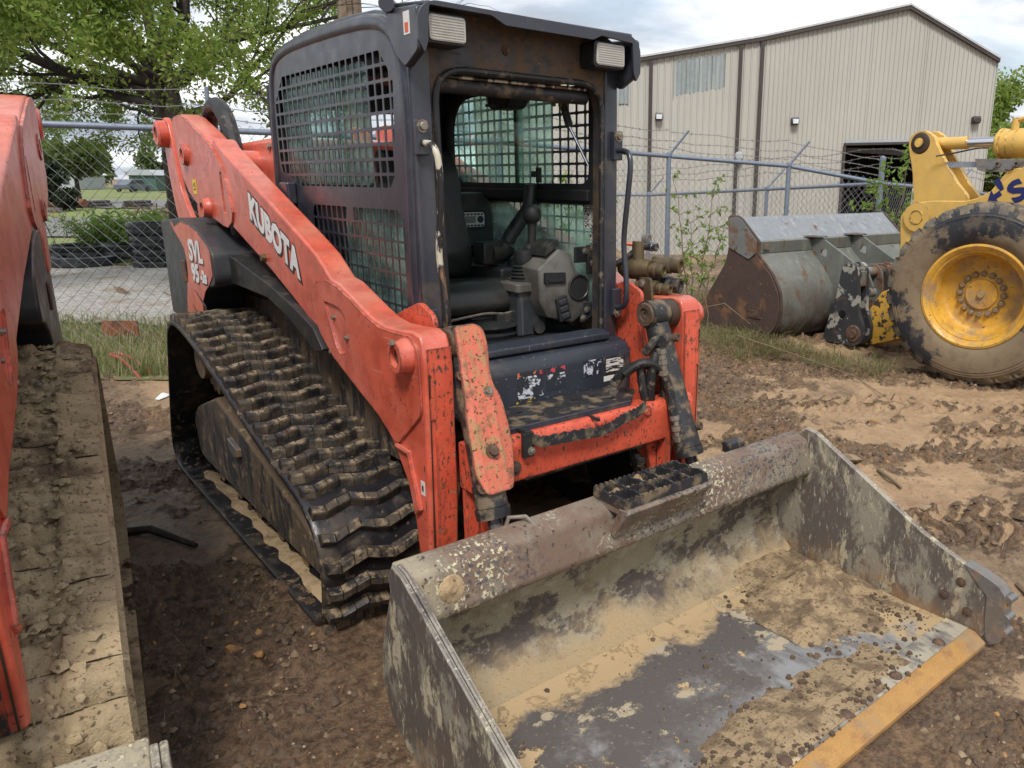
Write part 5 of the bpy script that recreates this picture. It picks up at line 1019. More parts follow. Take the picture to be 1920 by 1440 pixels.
        def pile(name, cx_, cy_, rx_, ry_, h_, mat, seed, n=40, pw=0.8):
            v = []; f = []
            for j in range(n):
                for i in range(n):
                    u, w_ = 2 * i / (n - 1) - 1, 2 * j / (n - 1) - 1; x_ = min(0.996, max(-0.996, cx_ + u * rx_)); y_ = min(-0.80, max(-1.705, cy_ + w_ * ry_))
                    d_ = math.hypot(u, w_); e_ = d_ + 1.1 * float(fbm(x_, y_, 4.5, 4, seed))
                    zf = (0.0315 if y_ > -1.615 else 0.0405) + max(0.0, y_ + 0.95) * 0.25
                    v.append((x_, y_, zf - 0.0035 + h_ * max(0.0, 1 - e_) ** pw * (0.7 + 1.1 * float(fbm(x_, y_, 14, 4, seed + 2))) - 0.05 * min(1.0, max(0.0, e_ - 0.97) * 8)))
            for j in range(n - 1): f += [(j * n + i, j * n + i + 1, (j + 1) * n + i + 1, (j + 1) * n + i) for i in range(n - 1)]
            return raw(name, v, f, mat, bk, kind='stuff', smooth=True)
        pile('dirt_pile', 0.80, -1.13, 0.42, 0.40, 0.11, 'dirt', 61, 120, pw=1.7)
        pile('sand_patch', 0.0, -1.60, 0.60, 0.18, 0.034, 'dirt', 81, 110, pw=1.5)
    return bk

def body(root, decals=True):
    # chassis, engine hood, side covers
    mb = MB(); mb.prism(rnd([(-0.20, 0.62), (-0.205, 1.0), (-0.17, 1.05), (2.75, 1.05), (2.85, 0.6), (2.6, 0.35), (0.1, 0.32)], 0.03), 'x', -0.50, 0.50); ch = mb.build('chassis', 'front_panel_paint', root, bevel=0.02)
    mb = MB(); mb.prism(rnd([(1.50, 1.05), (1.55, 1.98), (2.55, 1.96), (2.88, 1.80), (2.92, 1.05)], 0.06), 'x', -0.46, 0.46); hd = mb.build('engine_hood', 'red_paint', root, bevel=0.03, seg=3)
    bolt(hd, (-0.463, 1.62, 1.93), (-1, 0, 0.3), 0.015, 0.01)
    mb = MB(); mb.prism([(1.52, 1.50), (1.53, 1.72), (1.40, 1.72), (1.40, 1.50)], 'x', -0.52, -0.44); mb.build('hood_latch', 'black_plastic', root, bevel=0.006)
    mb = MB(); mb.cyl((-0.60, 1.86, 1.84), (0.60, 1.86, 1.84), 0.075, n=24); mb.lathe([(0.075, 0), (0.092, 0.02), (0.092, 0.10), (0.075, 0.12)], (-0.36, 1.86, 1.84), (1, 0, 0), 24); mb.build('arm_cross_tube', 'red_paint', root)
    for s in (-1, 1):
        # grey rear cover with red decal
        cov = rnd([(2.90, 1.50), (2.42, 1.535), (2.09, 1.505), (1.93, 1.455), (1.75, 1.375), (1.73, 1.24), (1.76, 1.19), (1.92, 1.165), (2.06, 1.11), (2.16, 1.01), (2.20, 0.90), (2.92, 0.90)], 0.03)
        mb = MB(); mb.prism(cov, 'x', s * 0.52, s * 0.785); cv = mb.build('rear_side_cover', 'dark_grey_plastic', root, bevel=0.012)
        mb = MB(); mb.box((s * 0.79, 2.40, 1.22), (0.012, 0.09, 0.13)); mb.build('cover_latch', 'rust_bolt', cv, bevel=0.01)
        if decals:
            red = [(2.62, 1.505), (2.56, 1.50), (2.53, 1.475), (2.42, 1.50), (2.336, 1.515), (2.12, 1.497), (1.99, 1.472), (1.80, 1.40), (1.765, 1.36), (1.765, 1.25), (1.86, 1.19), (1.97, 1.14), (2.06, 1.06), (2.08, 0.96), (2.47, 0.96), (2.38, 1.14), (2.33, 1.20), (2.315, 1.30), (2.34, 1.36), (2.44, 1.41), (2.55, 1.46)]
            plate_obj('red_decal', red, [], 0.003, 'x', s * 0.787, 'red_paint', cv)
            if s < 0:
                e1, e2 = Vector((0, -1.0, 0.0)), Vector((0, -0.05, 0.999)); e3 = e1.cross(e2)
                mk = lambda o_: Matrix(((e1.x, e2.x, e3.x, o_[0]), (e1.y, e2.y, e3.y, o_[1]), (e1.z, e2.z, e3.z, o_[2]), (0, 0, 0, 1)))
                for t_, o_, sz in (('SVL', (-0.7905, 2.225, 1.305), 0.165), ('95', (-0.7905, 2.215, 1.185), 0.140), ('-2s', (-0.7905, 2.02, 1.195), 0.090)):
                    text_obj('lettering_shadow', t_, 'letter_shadow', cv, mk((o_[0] + 0.0008, o_[1] - 0.004, o_[2] - 0.005)), sz, 0.0110, 1.14, 1.02, 0.0005); text_obj('lettering', t_, 'white_letter', cv, mk(o_), sz, 0.0065, 1.14, 1.02, 0.0005)
                for pts in (((2.21, 1.125), (1.99, 1.06), (1.98, 0.97), (2.01, 0.97), (2.02, 1.045)), ((2.30, 1.03), (2.13, 0.965), (2.17, 0.965))): plate_obj('decal_swoosh', list(pts), [], 0.002, 'x', -0.7895, 'letter_shadow', cv)
        bm_ = rnd([(1.99, 1.385), (1.60, 1.34), (1.127, 1.268), (0.80, 1.20), (0.55, 1.13), (0.45, 1.04), (0.55, 1.02), (0.85, 1.13), (1.15, 1.195), (1.69, 1.205), (1.99, 1.19)], 0.02)
        mb = MB(); mb.prism(bm_, 'x', s * 0.53, s * 0.70); mb.build('side_hull', 'black_plastic', root, bevel=0.01)
        mb = MB(); mb.box((s * 0.515, 1.2, 0.85), (0.05, 2.4, 0.5)); mb.build('hull_side', 'frame_mud', root)
        mb = MB(); mb.prism(rnd([(1.26, 1.25), (1.26, 1.40), (1.16, 1.44), (1.08, 1.40), (1.02, 1.25)], 0.02), 'x', s * 0.54, s * 0.60); mb.cyl((s * 0.54, 1.17, 1.37), (s * 0.66, 1.17, 1.37), 0.045); lb = mb.build('lift_link', 'black_steel', root, bevel=0.006); bolt(lb, (s * 0.66, 1.20, 1.385), (s, 0, 0), 0.02, 0.03, 'brass_fitting')
        # lift cylinder
        mb = MB(); mb.cyl((s * 0.575, 2.25, 1.18), (s * 0.60, 2.12, 1.58), 0.05); mb.tube([(s * 0.56, 1.95, 1.30), (s * 0.56, 1.94, 1.60)], 0.06, 14); mb.build('lift_cylinder', 'hose_black', root)
        mb = MB(); mb.cyl((s * 0.56, 0.10, 1.0), (s * 0.56, 1.6, 1.22), 0.045); mb.build('hydraulic_pipe', 'black_steel', root)
    hose(root, [(-0.50, 2.62, 2.05), (-0.50, 2.52, 2.16), (-0.50, 2.38, 2.185), (-0.50, 2.24, 2.12), (-0.50, 2.15, 1.98), (-0.50, 2.1, 1.86)], 0.048)
    # door-hinge block and catch on the left side of the cab
    mb = MB(); mb.box((-0.525, 1.21, 1.695), (0.05, 0.12, 0.11)); mb.cyl((-0.54, 1.20, 1.53), (-0.54, 1.20, 1.66), 0.022); mb.build('cab_catch', 'dark_paint', root, bevel=0.012)
    mb = MB(); mb.prism(rnd([(1.26, 1.36), (1.24, 1.60), (1.02, 1.58), (0.98, 1.40)], 0.05), 'x', -0.512, -0.503); mb.build('cab_foot_pocket', 'interior_black', root)
    # front lower panel with stickers
    pn = rnd([(-0.205, 0.74), (-0.235, 0.80), (-0.235, 1.0), (-0.20, 1.045), (-0.12, 1.045), (-0.12, 0.74)], 0.025)
    mb = MB(); mb.prism(pn, 'x', -0.46, 0.49); fp = mb.build('front_panel', 'front_panel_paint', root, bevel=0.012)
    def stk(name, x0, x1, z0, z1, mat, d_=0.0): mb = MB(); mb.box(((x0 + x1) / 2, -0.2362 - d_, (z0 + z1) / 2), (x1 - x0, 0.002, z1 - z0)); return mb.build(name, mat, fp)
    stk('torn_sticker', 0.205, 0.305, 0.915, 0.985, 'torn_sticker'); stk('torn_sticker', -0.15, -0.02, 0.87, 0.965, 'torn_sticker'); stk('torn_sticker', 0.0, 0.10, 0.885, 0.955, 'torn_sticker')
    mb = MB(); mb.prism(rnd([(0.322, 0.905), (0.445, 0.905), (0.445, 0.985), (0.322, 0.985)], 0.008), 'y', -0.239, -0.234); dp = mb.build('data_plate_frame', 'black_steel', fp); stk('data_plate', 0.332, 0.436, 0.915, 0.976, 'data_plate', 0.0035)
    stk('small_label', 0.322, 0.385, 0.872, 0.896, 'white_sticker'); stk('small_label', 0.392, 0.442, 0.874, 0.898, 'data_plate')
    M('warn_yellow', (0.62, 0.42, 0.02), 0.5, layers=[dict(c=(0.022, 0.025, 0.034), s=30, lo=0.44, hi=0.47, r=0.4)]) if 'warn_yellow' not in MATS else None
    M('warn_orange', (0.55, 0.15, 0.04), 0.5, layers=[dict(c=(0.022, 0.025, 0.034), s=30, lo=0.44, hi=0.47, r=0.4)]) if 'warn_orange' not in MATS else None
    M('warn_red', (0.52, 0.06, 0.08), 0.5, layers=[dict(c=(0.022, 0.025, 0.034), s=36, lo=0.46, hi=0.49, r=0.4)]) if 'warn_red' not in MATS else None
    stk('warning_sticker', -0.16, -0.05, 0.795, 0.868, 'warn_yellow'); stk('warning_sticker', -0.15, -0.045, 0.968, 0.985, 'warn_orange'); stk('warning_sticker', -0.035, 0.10, 0.962, 0.984, 'warn_red'); stk('sticker_edge', -0.07, 0.10, 0.806, 0.813, 'white_sticker')
    mb = MB(); mb.lathe([(0, 0.008), (0.018, 0.008), (0.026, 0.002), (0.027, 0)], (0.115, -0.236, 0.80), (0, -1, 0), 16); mb.build('panel_plug', 'rust_bolt', fp)
    # step with round anti-slip holes
    holes = [[(x_ + 0.017 * math.cos(a), y_ + 0.012 * math.sin(a)) for a in np.linspace(0, 2 * math.pi, 10, endpoint=False)] for x_, y_ in [(-0.40 + 0.095 * k, -0.33) for k in range(8)] + [(-0.35 + 0.095 * k, -0.41) for k in range(7)]]
    me = plate(rnd([(-0.45, -0.24), (0.36, -0.24), (0.40, -0.36), (0.28, -0.475), (-0.45, -0.475)], 0.02), holes, 0.010, 'z', 0.845); fix(me, 'black_steel', 30, False); sp = bpy.data.objects.new('step_plate', me); link(sp, root)
    mb = MB(); mb.box((-0.08, -0.479, 0.826), (0.70, 0.010, 0.047)); mb.build('step_front', 'dark_paint', sp, bevel=0.004)
    mb = MB(); pts = [(-0.30, 0.832), (-0.26, 0.812), (-0.10, 0.803), (0.03, 0.792), (0.09, 0.797), (0.16, 0.822), (0.24, 0.832), (0.285, 0.855)]
    teeth = []
    for i, t in enumerate(np.linspace(0, 1, 46)):
        k = t * (len(pts) - 1); a = int(min(k, len(pts) - 2)); u = k - a; x_ = pts[a][0] * (1 - u) + pts[a + 1][0] * u; z_ = pts[a][1] * (1 - u) + pts[a + 1][1] * u; teeth.append((x_, z_ + (0.008 if i % 2 else 0)))
    mb.prism(teeth + [(x_, z_ - 0.038) for x_, z_ in reversed(pts)], 'y', -0.560, -0.550); mb.build('serrated_strip', 'black_steel', sp)
    mb = MB(); mb.box((-0.31, -0.535, 0.79), (0.05, 0.02, 0.10)); mb.box((-0.31, -0.505, 0.842), (0.03, 0.08, 0.01)); bk = mb.build('step_bracket', 'black_plastic', sp, bevel=0.004); bolt(bk, (-0.30, -0.545, 0.765), (0, -1, 0), 0.012, 0.01); mb = MB(); mb.box((0.03, -0.515, 0.823), (0.012, 0.075, 0.012)); mb.build('step_spacer', 'black_plastic', sp)

def cross_beam(root, xi, xr):
    mb = MB(); mb.prism(rnd([(-0.42, 0.825), (-0.505, 0.825), (-0.52, 0.79), (-0.515, 0.64), (-0.42, 0.64)], 0.012), 'x', -xi, xr); cb = mb.build('cross_beam', 'red_paint_chipped', root, bevel=0.006)
    mb = MB(); mb.prism([(-0.47, 0.640), (-0.50, 0.640), (-0.50, 0.63), (-0.47, 0.63)], 'x', -0.3, 0.36); mb.build('cross_beam_lip', 'black_steel', cb)
    for x_ in (-0.36, 0.33): mb = MB(); mb.lathe([(0, 0.012), (0.012, 0.012), (0.02, 0.004), (0.03, 0.003), (0.031, 0)], (x_, -0.517, 0.79 if x_ > 0 else 0.70), (0, -1, 0), 14); mb.build('beam_plug', 'red_paint_chipped' if x_ > 0 else 'rust_bolt', cb)
    for s in (-1, 1):
        mb = MB(); mb.prism([(-0.515, 0.80), (-0.43, 0.80), (-0.36, 0.36), (-0.52, 0.36)], 'x', s * (xi - 0.09), s * (xi - 0.06)); mb.prism([(s * (xi - 0.17), 0.655), (s * (xi - 0.005), 0.70), (s * (xi - 0.005), 0.34), (s * (xi - 0.09), 0.38)], 'y', -0.455, -0.425); mb.build('beam_ear', 'red_paint_chipped', cb, bevel=0.005)

def track_loader(root, arm_x=0.67, track_x=0.98, second=False):
    for s in ((-1, 1)): track(root, s, track_x + (0.11 if s > 0 and not second else 0), muddy=second)
    body(root, not second); cab(root); interior(root)
    for s in (-1, 1):
        arm_o = loader_arm(root, s, arm_x + (0.082 if s > 0 and not second else 0), decals=not second, fmat='red_paint_grime' if second else 'red_paint_chipped', wd=0.115 if not second else 0.17, bh=0.35 if second else 1.0); rear_link(root, s, arm_x)
        if s > 0 and not second:
            for o in [arm_o] + list(arm_o.children_recursive):
                for v in o.data.vertices:
                    if v.co.z < 1.2 and v.co.y < 0.2: v.co.y -= 0.04 * (1 - v.co.z / 1.2) * (1 - sstep(-0.1, 0.2, v.co.y))
    cross_beam(root, arm_x - 0.125, arm_x - (0.045 if not second else 0.125))
    tilt_cylinder(root, -1, arm_x - 0.18, shield=True); tilt_cylinder(root, 1, arm_x - 0.18)
    bucket(root, detail=not second)
    if second: return
    # right cylinder support plate, hoses, auxiliary couplers
    mb = MB(); mb.prism(rnd([(0.05, 1.24), (-0.16, 1.315), (-0.27, 1.27), (-0.26, 1.12), (-0.34, 0.90), (-0.38, 0.62), (-0.10, 0.62), (0.0, 0.9)], 0.03), 'x', 0.515, 0.54); ip = mb.build('support_plate', 'red_paint_chipped', root, bevel=0.006)
    mb = MB(); mb.prism(rnd([(0.05, 1.24), (-0.16, 1.315), (-0.27, 1.27), (-0.26, 1.12), (-0.34, 0.90), (-0.38, 0.62), (-0.10, 0.62), (0.0, 0.9)], 0.03), 'x', -0.515, -0.54); mb.build('support_plate', 'red_paint_chipped', root, bevel=0.006)
    for pts, r_ in (([(0.42, -0.475, 1.02), (0.405, -0.49, 1.03), (0.39, -0.49, 0.99), (0.385, -0.48, 0.90), (0.40, -0.47, 0.80), (0.45, -0.465, 0.785), (0.48, -0.47, 0.84), (0.455, -0.48, 0.94), (0.38, -0.46, 0.985), (0.31, -0.40, 0.96), (0.285, -0.36, 0.90)], 0.022),
                    ([(0.285, -0.42, 0.95), (0.34, -0.47, 1.0), (0.41, -0.505, 0.975), (0.45, -0.53, 0.88), (0.455, -0.55, 0.78), (0.46, -0.565, 0.72)], 0.020),
                    ([(0.36, -0.44, 0.98), (0.37, -0.46, 0.85), (0.41, -0.47, 0.765), (0.47, -0.46, 0.79)], 0.022)): hose(root, pts, r_)
    for a, b_ in (((0.415, -0.51, 1.06), (0.425, -0.52, 0.94)), ((0.457, -0.56, 0.76), (0.468, -0.585, 0.64)), ((0.283, -0.36, 0.91), (0.278, -0.34, 0.80))):
        a, b_ = Vector(a), Vector(b_); mb = MB(); k = 5
        for i in range(k): p0 = a.lerp(b_, i / k); p1 = a.lerp(b_, (i + 0.85) / k); mb.cyl(p0, p1, 0.019 if i % 2 else 0.023, n=10)
        mb.cyl(a, b_, 0.015, n=10); mb.build('hose_fitting', 'bare_bolt', root)
    mb = MB(); mb.tube(sp3([(0.385, -0.44, 1.03), (0.40, -0.475, 1.085), (0.44, -0.475, 1.10), (0.475, -0.45, 1.09)], 12), 0.018, 10); mb.build('steel_elbow', 'black_steel', root); mb = MB(); mb.tube(sp3([(0.468, -0.585, 0.64), (0.475, -0.60, 0.605), (0.50, -0.60, 0.60)], 8), 0.016, 10); mb.build('steel_elbow', 'black_steel', root)
    mb = MB(); mb.cyl((0.478, -0.47, 1.092), (0.425, -0.50, 1.09), 0.024, n=10); mb.build('elbow_collar', 'black_steel', root)
    # couplers at the front of the right arm
    ax = Vector((0.30, -0.95, -0.03)).normalized()
    c0 = Vector((0.66, -0.12, 1.355)); mb = MB(); mb.tube([c0 - ax * 0.12, c0 - ax * 0.09, c0 - ax * 0.02, c0 + ax * 0.05], [0.035, 0.055, 0.055, 0.048], 16); mb.cyl(c0 + Vector((-0.01, 0.02, 0.0)), c0 + Vector((-0.01, 0.02, 0.13)), 0.030, n=14); mb.cyl(c0 + Vector((0.0, -0.02, -0.085)) - ax * 0.04, c0 + Vector((0.0, -0.02, -0.085)) + ax * 0.07, 0.036, n=14)
    blk = mb.build('coupler_block', 'brass_fitting', root)
    for o_, r_, L_, mt in ((Vector((0, 0, 0)), 0.030, 0.12, 'brass_fitting'), (Vector((0.075, 0.0, 0.02)), 0.036, 0.15, 'brass_fitting'), (Vector((0.0, -0.02, -0.085)), 0.024, 0.14, 'brass_fitting'), (Vector((0.075, 0.0, -0.075)), 0.037, 0.15, 'black_steel'), (Vector((0.03, 0.02, 0.105)), 0.020, 0.07, 'dull_chrome'), (Vector((0.045, 0.04, 0.135)), 0.026, 0.03, 'worn_steel')):
        a = c0 + o_; mb = MB(); mb.lathe([(0, 0), (r_, 0), (r_, L_ * 0.5), (r_ * 1.12, L_ * 0.52), (r_ * 1.12, L_ * 0.66), (r_ * 0.9, L_ * 0.7), (r_, L_ * 0.74), (r_, L_), (r_ * 0.72, L_), (r_ * 0.68, L_ * 0.94), (0, L_ * 0.94)], a, ax, 18); mb.build('quick_coupler', mt, blk)
    mb = MB(); mb.prism(rnd([(-0.16, 1.20), (-0.16, 1.325), (-0.24, 1.325), (-0.26, 1.18), (-0.22, 1.16)], 0.015), 'x', 0.60, 0.615); pb = mb.build('coupler_bracket', 'brass_fitting', blk, bevel=0.003)
    bolt(blk, (0.60, -0.19, 1.295), (-1, -0.3, 0), 0.016, 0.014)
    hose(blk, [(0.52, 0.02, 1.28), (0.55, -0.02, 1.36), (0.60, -0.06, 1.40), (0.645, -0.10, 1.45)], 0.014, name='coupler_hose'); mb = MB(); mb.cyl((0.60, -0.06, 1.472), (0.65, -0.10, 1.472), 0.009, n=8); mb.build('coupler_lever', 'orange_lever', blk)

ml = thing('track_loader', 'orange red compact track loader with open cab and lowered bucket', 'track loader', (0, 0, 0))
track_loader(ml)
m2 = thing('track_loader', 'orange loader with mud caked track, cut off by the left edge of the photo', 'track loader', (-2.62, -0.58, -0.005), (0, 0, R(-7.4)))
track_loader(m2, arm_x=0.81, track_x=0.94, second=True)
def walk(o):
    yield o
    for c_ in o.children: yield from walk(c_)
for o in list(m2.children):      # its arms stand slightly raised and set back, its bucket is drawn in
    if o.name.split('.')[0] in ('loader_arm', 'cross_beam', 'bucket_cylinder'):
        for q_ in walk(o):
            if q_.type != 'MESH': continue
            for v in q_.data.vertices:
                t = min(1.0, max(0.0, (v.co.y + 0.4) / 3.0)); sg = 1 if v.co.x > 0 else -1
                v.co.x += sg * (-0.082 * (1 - t) + 0.03 * t); v.co.y += 0.30 * (1 - t); v.co.z += 0.20 * (1 - t)
    if o.name.split('.')[0] == 'bucket': o.location = (-0.03, 0.33, 0.0)

# ------------------------------------------------------------------ yellow wheel loader
WO = Vector((5.2, 0.2, 0.0)); WYAW = R(-3.5)
wl = thing('wheel_loader', 'yellow wheel loader with big muddy tyre and grey rusty bucket by the fence', 'wheel loader', WO, (0, 0, WYAW))
def ring(r_, n, ph=0.0): return [(r_ * math.cos(2 * math.pi * k / n + ph), r_ * math.sin(2 * math.pi * k / n + ph)) for k in range(n)]
def wheel(root, x0, sgn, z=0.80, y=0.0):
    """x0 = outer face plane, sgn = direction from outer face into the machine"""
    A = Vector((x0, y, z)); ax = Vector((sgn, 0, 0))
    mb = MB(); mb.lathe([(0.435, 0.03), (0.46, -0.012), (0.52, -0.042), (0.60, -0.05), (0.668, -0.038), (0.672, -0.030), (0.69, -0.030), (0.694, -0.024), (0.712, -0.022), (0.716, -0.010), (0.745, 0.012), (0.768, 0.05), (0.775, 0.10), (0.775, 0.44), (0.745, 0.53), (0.60, 0.58), (0.44, 0.52)], A, ax, 72, False)
    ty = mb.build('tyre', 'tyre_rubber', root, smooth=50)
    nl = 30
    mb = MB()
    pr = [(-0.052, 0.70), (0.052, 0.70), (0.062, 0.762), (0.045, 0.790), (-0.045, 0.790), (-0.062, 0.762)]
    v = [Vector((0.0, u, w_)) for u, w_ in pr] + [Vector((0.26, u + 0.10, w_ + (0.004 if w_ > 0.75 else 0))) for u, w_ in pr]
    k = len(pr); v[0].x = v[1].x = -0.018 + 0.0; v[2].x = v[5].x = 0.012; v[3].x = v[4].x = 0.055
    mb.add(v, [tuple(range(k))[::-1], tuple(range(k, 2 * k))] + [(i, (i + 1) % k, k + (i + 1) % k, k + i) for i in range(k)])
    lm = mb.mesh('tread_lug', 'tyre_lug', None)
    for sd in (0, 1):
        for i in range(nl):
            a = 2 * math.pi * (i + 0.5 * sd) / nl; o = bpy.data.objects.new('tread_lug', lm); link(o, ty)
            rot = Matrix.Rotation(a, 4, 'X')
            if sd == 0: mt = Matrix.Translation(A) @ rot @ Matrix.Diagonal((sgn, 1, 1, 1))
            else: mt = Matrix.Translation(A + ax * 0.54) @ rot @ Matrix.Diagonal((-sgn, 1, 1, 1))
            o.matrix_local = mt
    mb = MB(); mb.lathe([(0.452, 0.0), (0.455, -0.018), (0.435, -0.024), (0.42, -0.012), (0.405, 0.0), (0.395, 0.018), (0.385, 0.018), (0.375, 0.03), (0.345, 0.20), (0.325, 0.225), (0.30, 0.235), (0.20, 0.225), (0.135, 0.215), (0.13, 0.195), (0.06, 0.19), (0.03, 0.19), (0.028, 0.165), (0.0, 0.165)], A, ax, 64, False)
    rm = mb.build('rim', 'yellow_rim', ty, smooth=40)
    for i, (u, w_) in enumerate(ring(0.182, 16)):
        bolt(rm, (x0 + sgn * 0.222, y + u, z + w_), (-sgn, 0, 0), 0.021, 0.030, 'muddy_bolt', 'wheel_nut')
    return ty
wt = wheel(wl, 0.0, 1); wheel(wl, 2.2, -1)
wt.matrix_local = Matrix.Translation((-0.26, -0.05, 0.79)) @ Matrix.Scale(1.015, 4) @ Matrix.Rotation(R(14), 4, 'Z') @ Matrix.Translation((0, 0, -0.8))
mb = MB(); mb.cyl((0.35, 0, 0.80), (1.85, 0, 0.80), 0.20); mb.build('axle', 'yellow_paint_worn', wl)
mb = MB(); mb.prism(rnd([(0.6, 0.75), (0.7, 1.35), (0.3, 1.9), (-1.4, 1.9), (-1.6, 0.7)], 0.05), 'x', 0.75, 1.45); mb.build('front_frame', 'yellow_paint', wl, bevel=0.02)
# bucket, seen from behind
BX0, BX1 = -0.50, 2.16
shell_o = [(3.28, 0.03), (2.25, 0.02), (2.06, 0.10), (1.95, 0.25), (1.915, 0.42), (1.945, 0.62), (2.07, 0.80), (2.29, 1.005), (2.275, 1.125), (2.30, 1.14), (2.57, 1.375), (2.60, 1.36), (2.34, 1.11), (2.33, 1.01), (2.12, 0.78), (1.99, 0.60), (1.965, 0.42), (2.0, 0.27), (2.09, 0.14), (2.26, 0.06), (3.28, 0.05)]
mb = MB(); mb.prism(shell_o[:10] + shell_o[12:], 'x', BX0 + 0.01, BX1 - 0.01); wb = mb.build('bucket', 'grey_bucket_paint', wl, smooth=40)
mb = MB(); mb.prism([(2.285, 1.128), (2.30, 1.145), (2.57, 1.378), (2.59, 1.365), (2.33, 1.13)], 'x', BX0 + 0.012, BX1 - 0.012); mb.build('spill_guard', 'grey_bucket_lip', wb, bevel=0.004)
mb = MB(); mb.prism([(2.262, 1.125), (2.288, 1.14), (2.296, 1.005), (2.275, 1.0)], 'x', BX0 + 0.02, BX1 - 0.02); mb.build('back_band', 'grey_bucket_paint', wb, bevel=0.004)
for x0, x1 in ((BX0 - 0.02, BX0 + 0.012), (BX1 - 0.012, BX1 + 0.02)):
    ep = rnd([(2.75, 1.37), (2.72, 1.395), (2.60, 1.395), (2.53, 1.36), (2.27, 1.135), (2.275, 1.0), (2.05, 0.80), (1.93, 0.62), (1.90, 0.42), (1.935, 0.24), (2.05, 0.09), (2.25, 0.0), (3.30, 0.0), (3.28, 0.12), (2.76, 0.86), (2.72, 1.04)], 0.03)
    mb = MB(); mb.prism(ep, 'x', x0, x1); e = mb.build('end_plate', 'rust_plate', wb, bevel=0.005)
    sg = -1 if x0 < 0 else 1; xo_ = x0 if sg < 0 else x1
    mb = MB(); mb.prism(rnd([(2.735, 1.36), (2.60, 1.385), (2.53, 1.35), (2.285, 1.13), (2.29, 1.01), (2.40, 0.93), (2.71, 1.04)], 0.02), 'x', xo_ + sg * 0.004, xo_ + sg * 0.012); mb.build('wear_plate', 'rust_grey_plate', e, bevel=0.003)
    mb = MB(); mb.prism(rnd([(2.285, 0.985), (2.06, 0.79), (1.945, 0.61), (1.915, 0.42), (1.95, 0.25), (2.06, 0.10), (2.30, 0.02), (2.95, 0.02), (2.75, 0.34), (2.40, 0.80)], 0.04), 'x', xo_ + sg * 0.004, xo_ + sg * 0.022); mb.build('wear_plate', 'rust_plate', e, bevel=0.006)
    if sg < 0:
        mb = MB(); mb.prism(rnd([(2.16, 0.30), (2.36, 0.30), (2.36, 0.42), (2.16, 0.42)], 0.02), 'x', xo_ - 0.022, xo_ - 0.034); tg = mb.build('cast_badge', 'rust_plate', e, bevel=0.004)
        text_obj('lettering', '22B', 'rust_bolt', tg, Matrix(((0, 0, -1, xo_ - 0.0345), (-1, 0, 0, 2.345), (0, 1, 0, 0.325), (0, 0, 0, 1))), 0.095, 0.003, 1.0, 1.0, 0.003)
mb = MB(); mb.box((BX0 + 0.10, 2.262, 1.07), (0.085, 0.02, 0.06)); mb.build('bucket_tag', 'bare_bolt', wb)
for gx_ in (0.40, 1.14):
    gp = rnd([(2.30, 1.145), (2.20, 1.165), (2.10, 1.12), (1.50, 0.80), (1.42, 0.66), (1.50, 0.50), (1.93, 0.30), (1.95, 0.62), (2.08, 0.80), (2.28, 1.0)], 0.015)
    hole = rnd([(2.06, 0.93), (2.06, 1.02), (2.13, 1.02), (2.16, 0.96)], 0.02)
    plate_obj('back_gusset', gp, [hole], 0.03, 'x', gx_, 'grey_bucket_paint', wb)
    mb = MB(); mb.prism([(gx_ - 0.14, 2.30), (gx_ + 0.13, 2.30), (gx_ + 0.03, 2.10), (gx_ - 0.02, 2.10)], 'z', 1.150, 1.165); mb.build('gusset_cap', 'rust_grey_plate', wb)
# quick coupler between arms and bucket
for cx_ in (0.16, 0.30):
    mb = MB(); mb.prism(rnd([(1.68, 0.86), (1.60, 0.93), (1.50, 0.92), (1.46, 0.86), (1.42, 0.42), (1.34, 0.26), (1.34, 0.10), (1.45, 0.03), (1.85, 0.03), (1.84, 0.16), (1.72, 0.55)], 0.04), 'x', cx_, cx_ + 0.045); cp = mb.build('coupler_plate', 'coupler_paint', wl, bevel=0.006)
    if cx_ < 0.2:
        mb = MB(); mb.lathe([(0, 0.012), (0.085, 0.012), (0.095, 0), (0.02, 0.02)], (cx_, 1.46, 0.17), (-1, 0, 0), 20); mb.lathe([(0, 0.03), (0.045, 0.03), (0.05, 0.01)], (cx_, 1.46, 0.17), (-1, 0, 0), 16); mb.build('coupler_pin', 'rust_bolt', cp)
        mb = MB(); mb.lathe([(0, 0.001), (0.045, 0.001)], (cx_ - 0.001, 1.62, 0.36), (-1, 0, 0), 18); mb.build('hole_shade_disc', 'dark_inside', cp)  # flat dark disc on the solid plate, painted shade of a hole
for cx_ in (0.62, 0.76, 0.90, 1.06): mb = MB(); mb.prism(rnd([(1.75, 0.80), (1.68, 0.88), (1.55, 0.88), (1.48, 0.80), (1.40, 0.25), (1.80, 0.25), (1.86, 0.62)], 0.05), 'x', cx_, cx_ + 0.03); mb.build('coupler_plate', 'rust_grey_plate', wl, bevel=0.005)
mb = MB(); mb.cyl((0.17, 1.58, 0.80), (1.1, 1.58, 0.80), 0.055); mb.box((0.24, 1.48, 0.76), (0.10, 0.07, 0.16)); mb.cyl((0.36, 1.46, 0.60), (0.44, 1.44, 0.60), 0.05); mb.build('coupler_shaft', 'rust_grey_plate', wl, bevel=0.004, kind='stuff')
arm_p = rnd([(1.56, 0.20), (1.48, 0.30), (1.30, 0.55), (1.20, 0.80), (1.17, 1.10), (1.19, 1.30), (1.20, 1.42), (1.13, 1.52), (1.02, 1.565), (0.85, 1.585), (0.52, 1.59), (0.40, 1.62), (0.28, 1.69), (-0.02, 1.93), (-0.6, 2.33), (-1.4, 2.40), (-1.4, 1.95), (-0.6, 1.75), (0.15, 1.20), (0.70, 0.60), (1.05, 0.10), (1.40, 0.03), (1.54, 0.08)], 0.03)
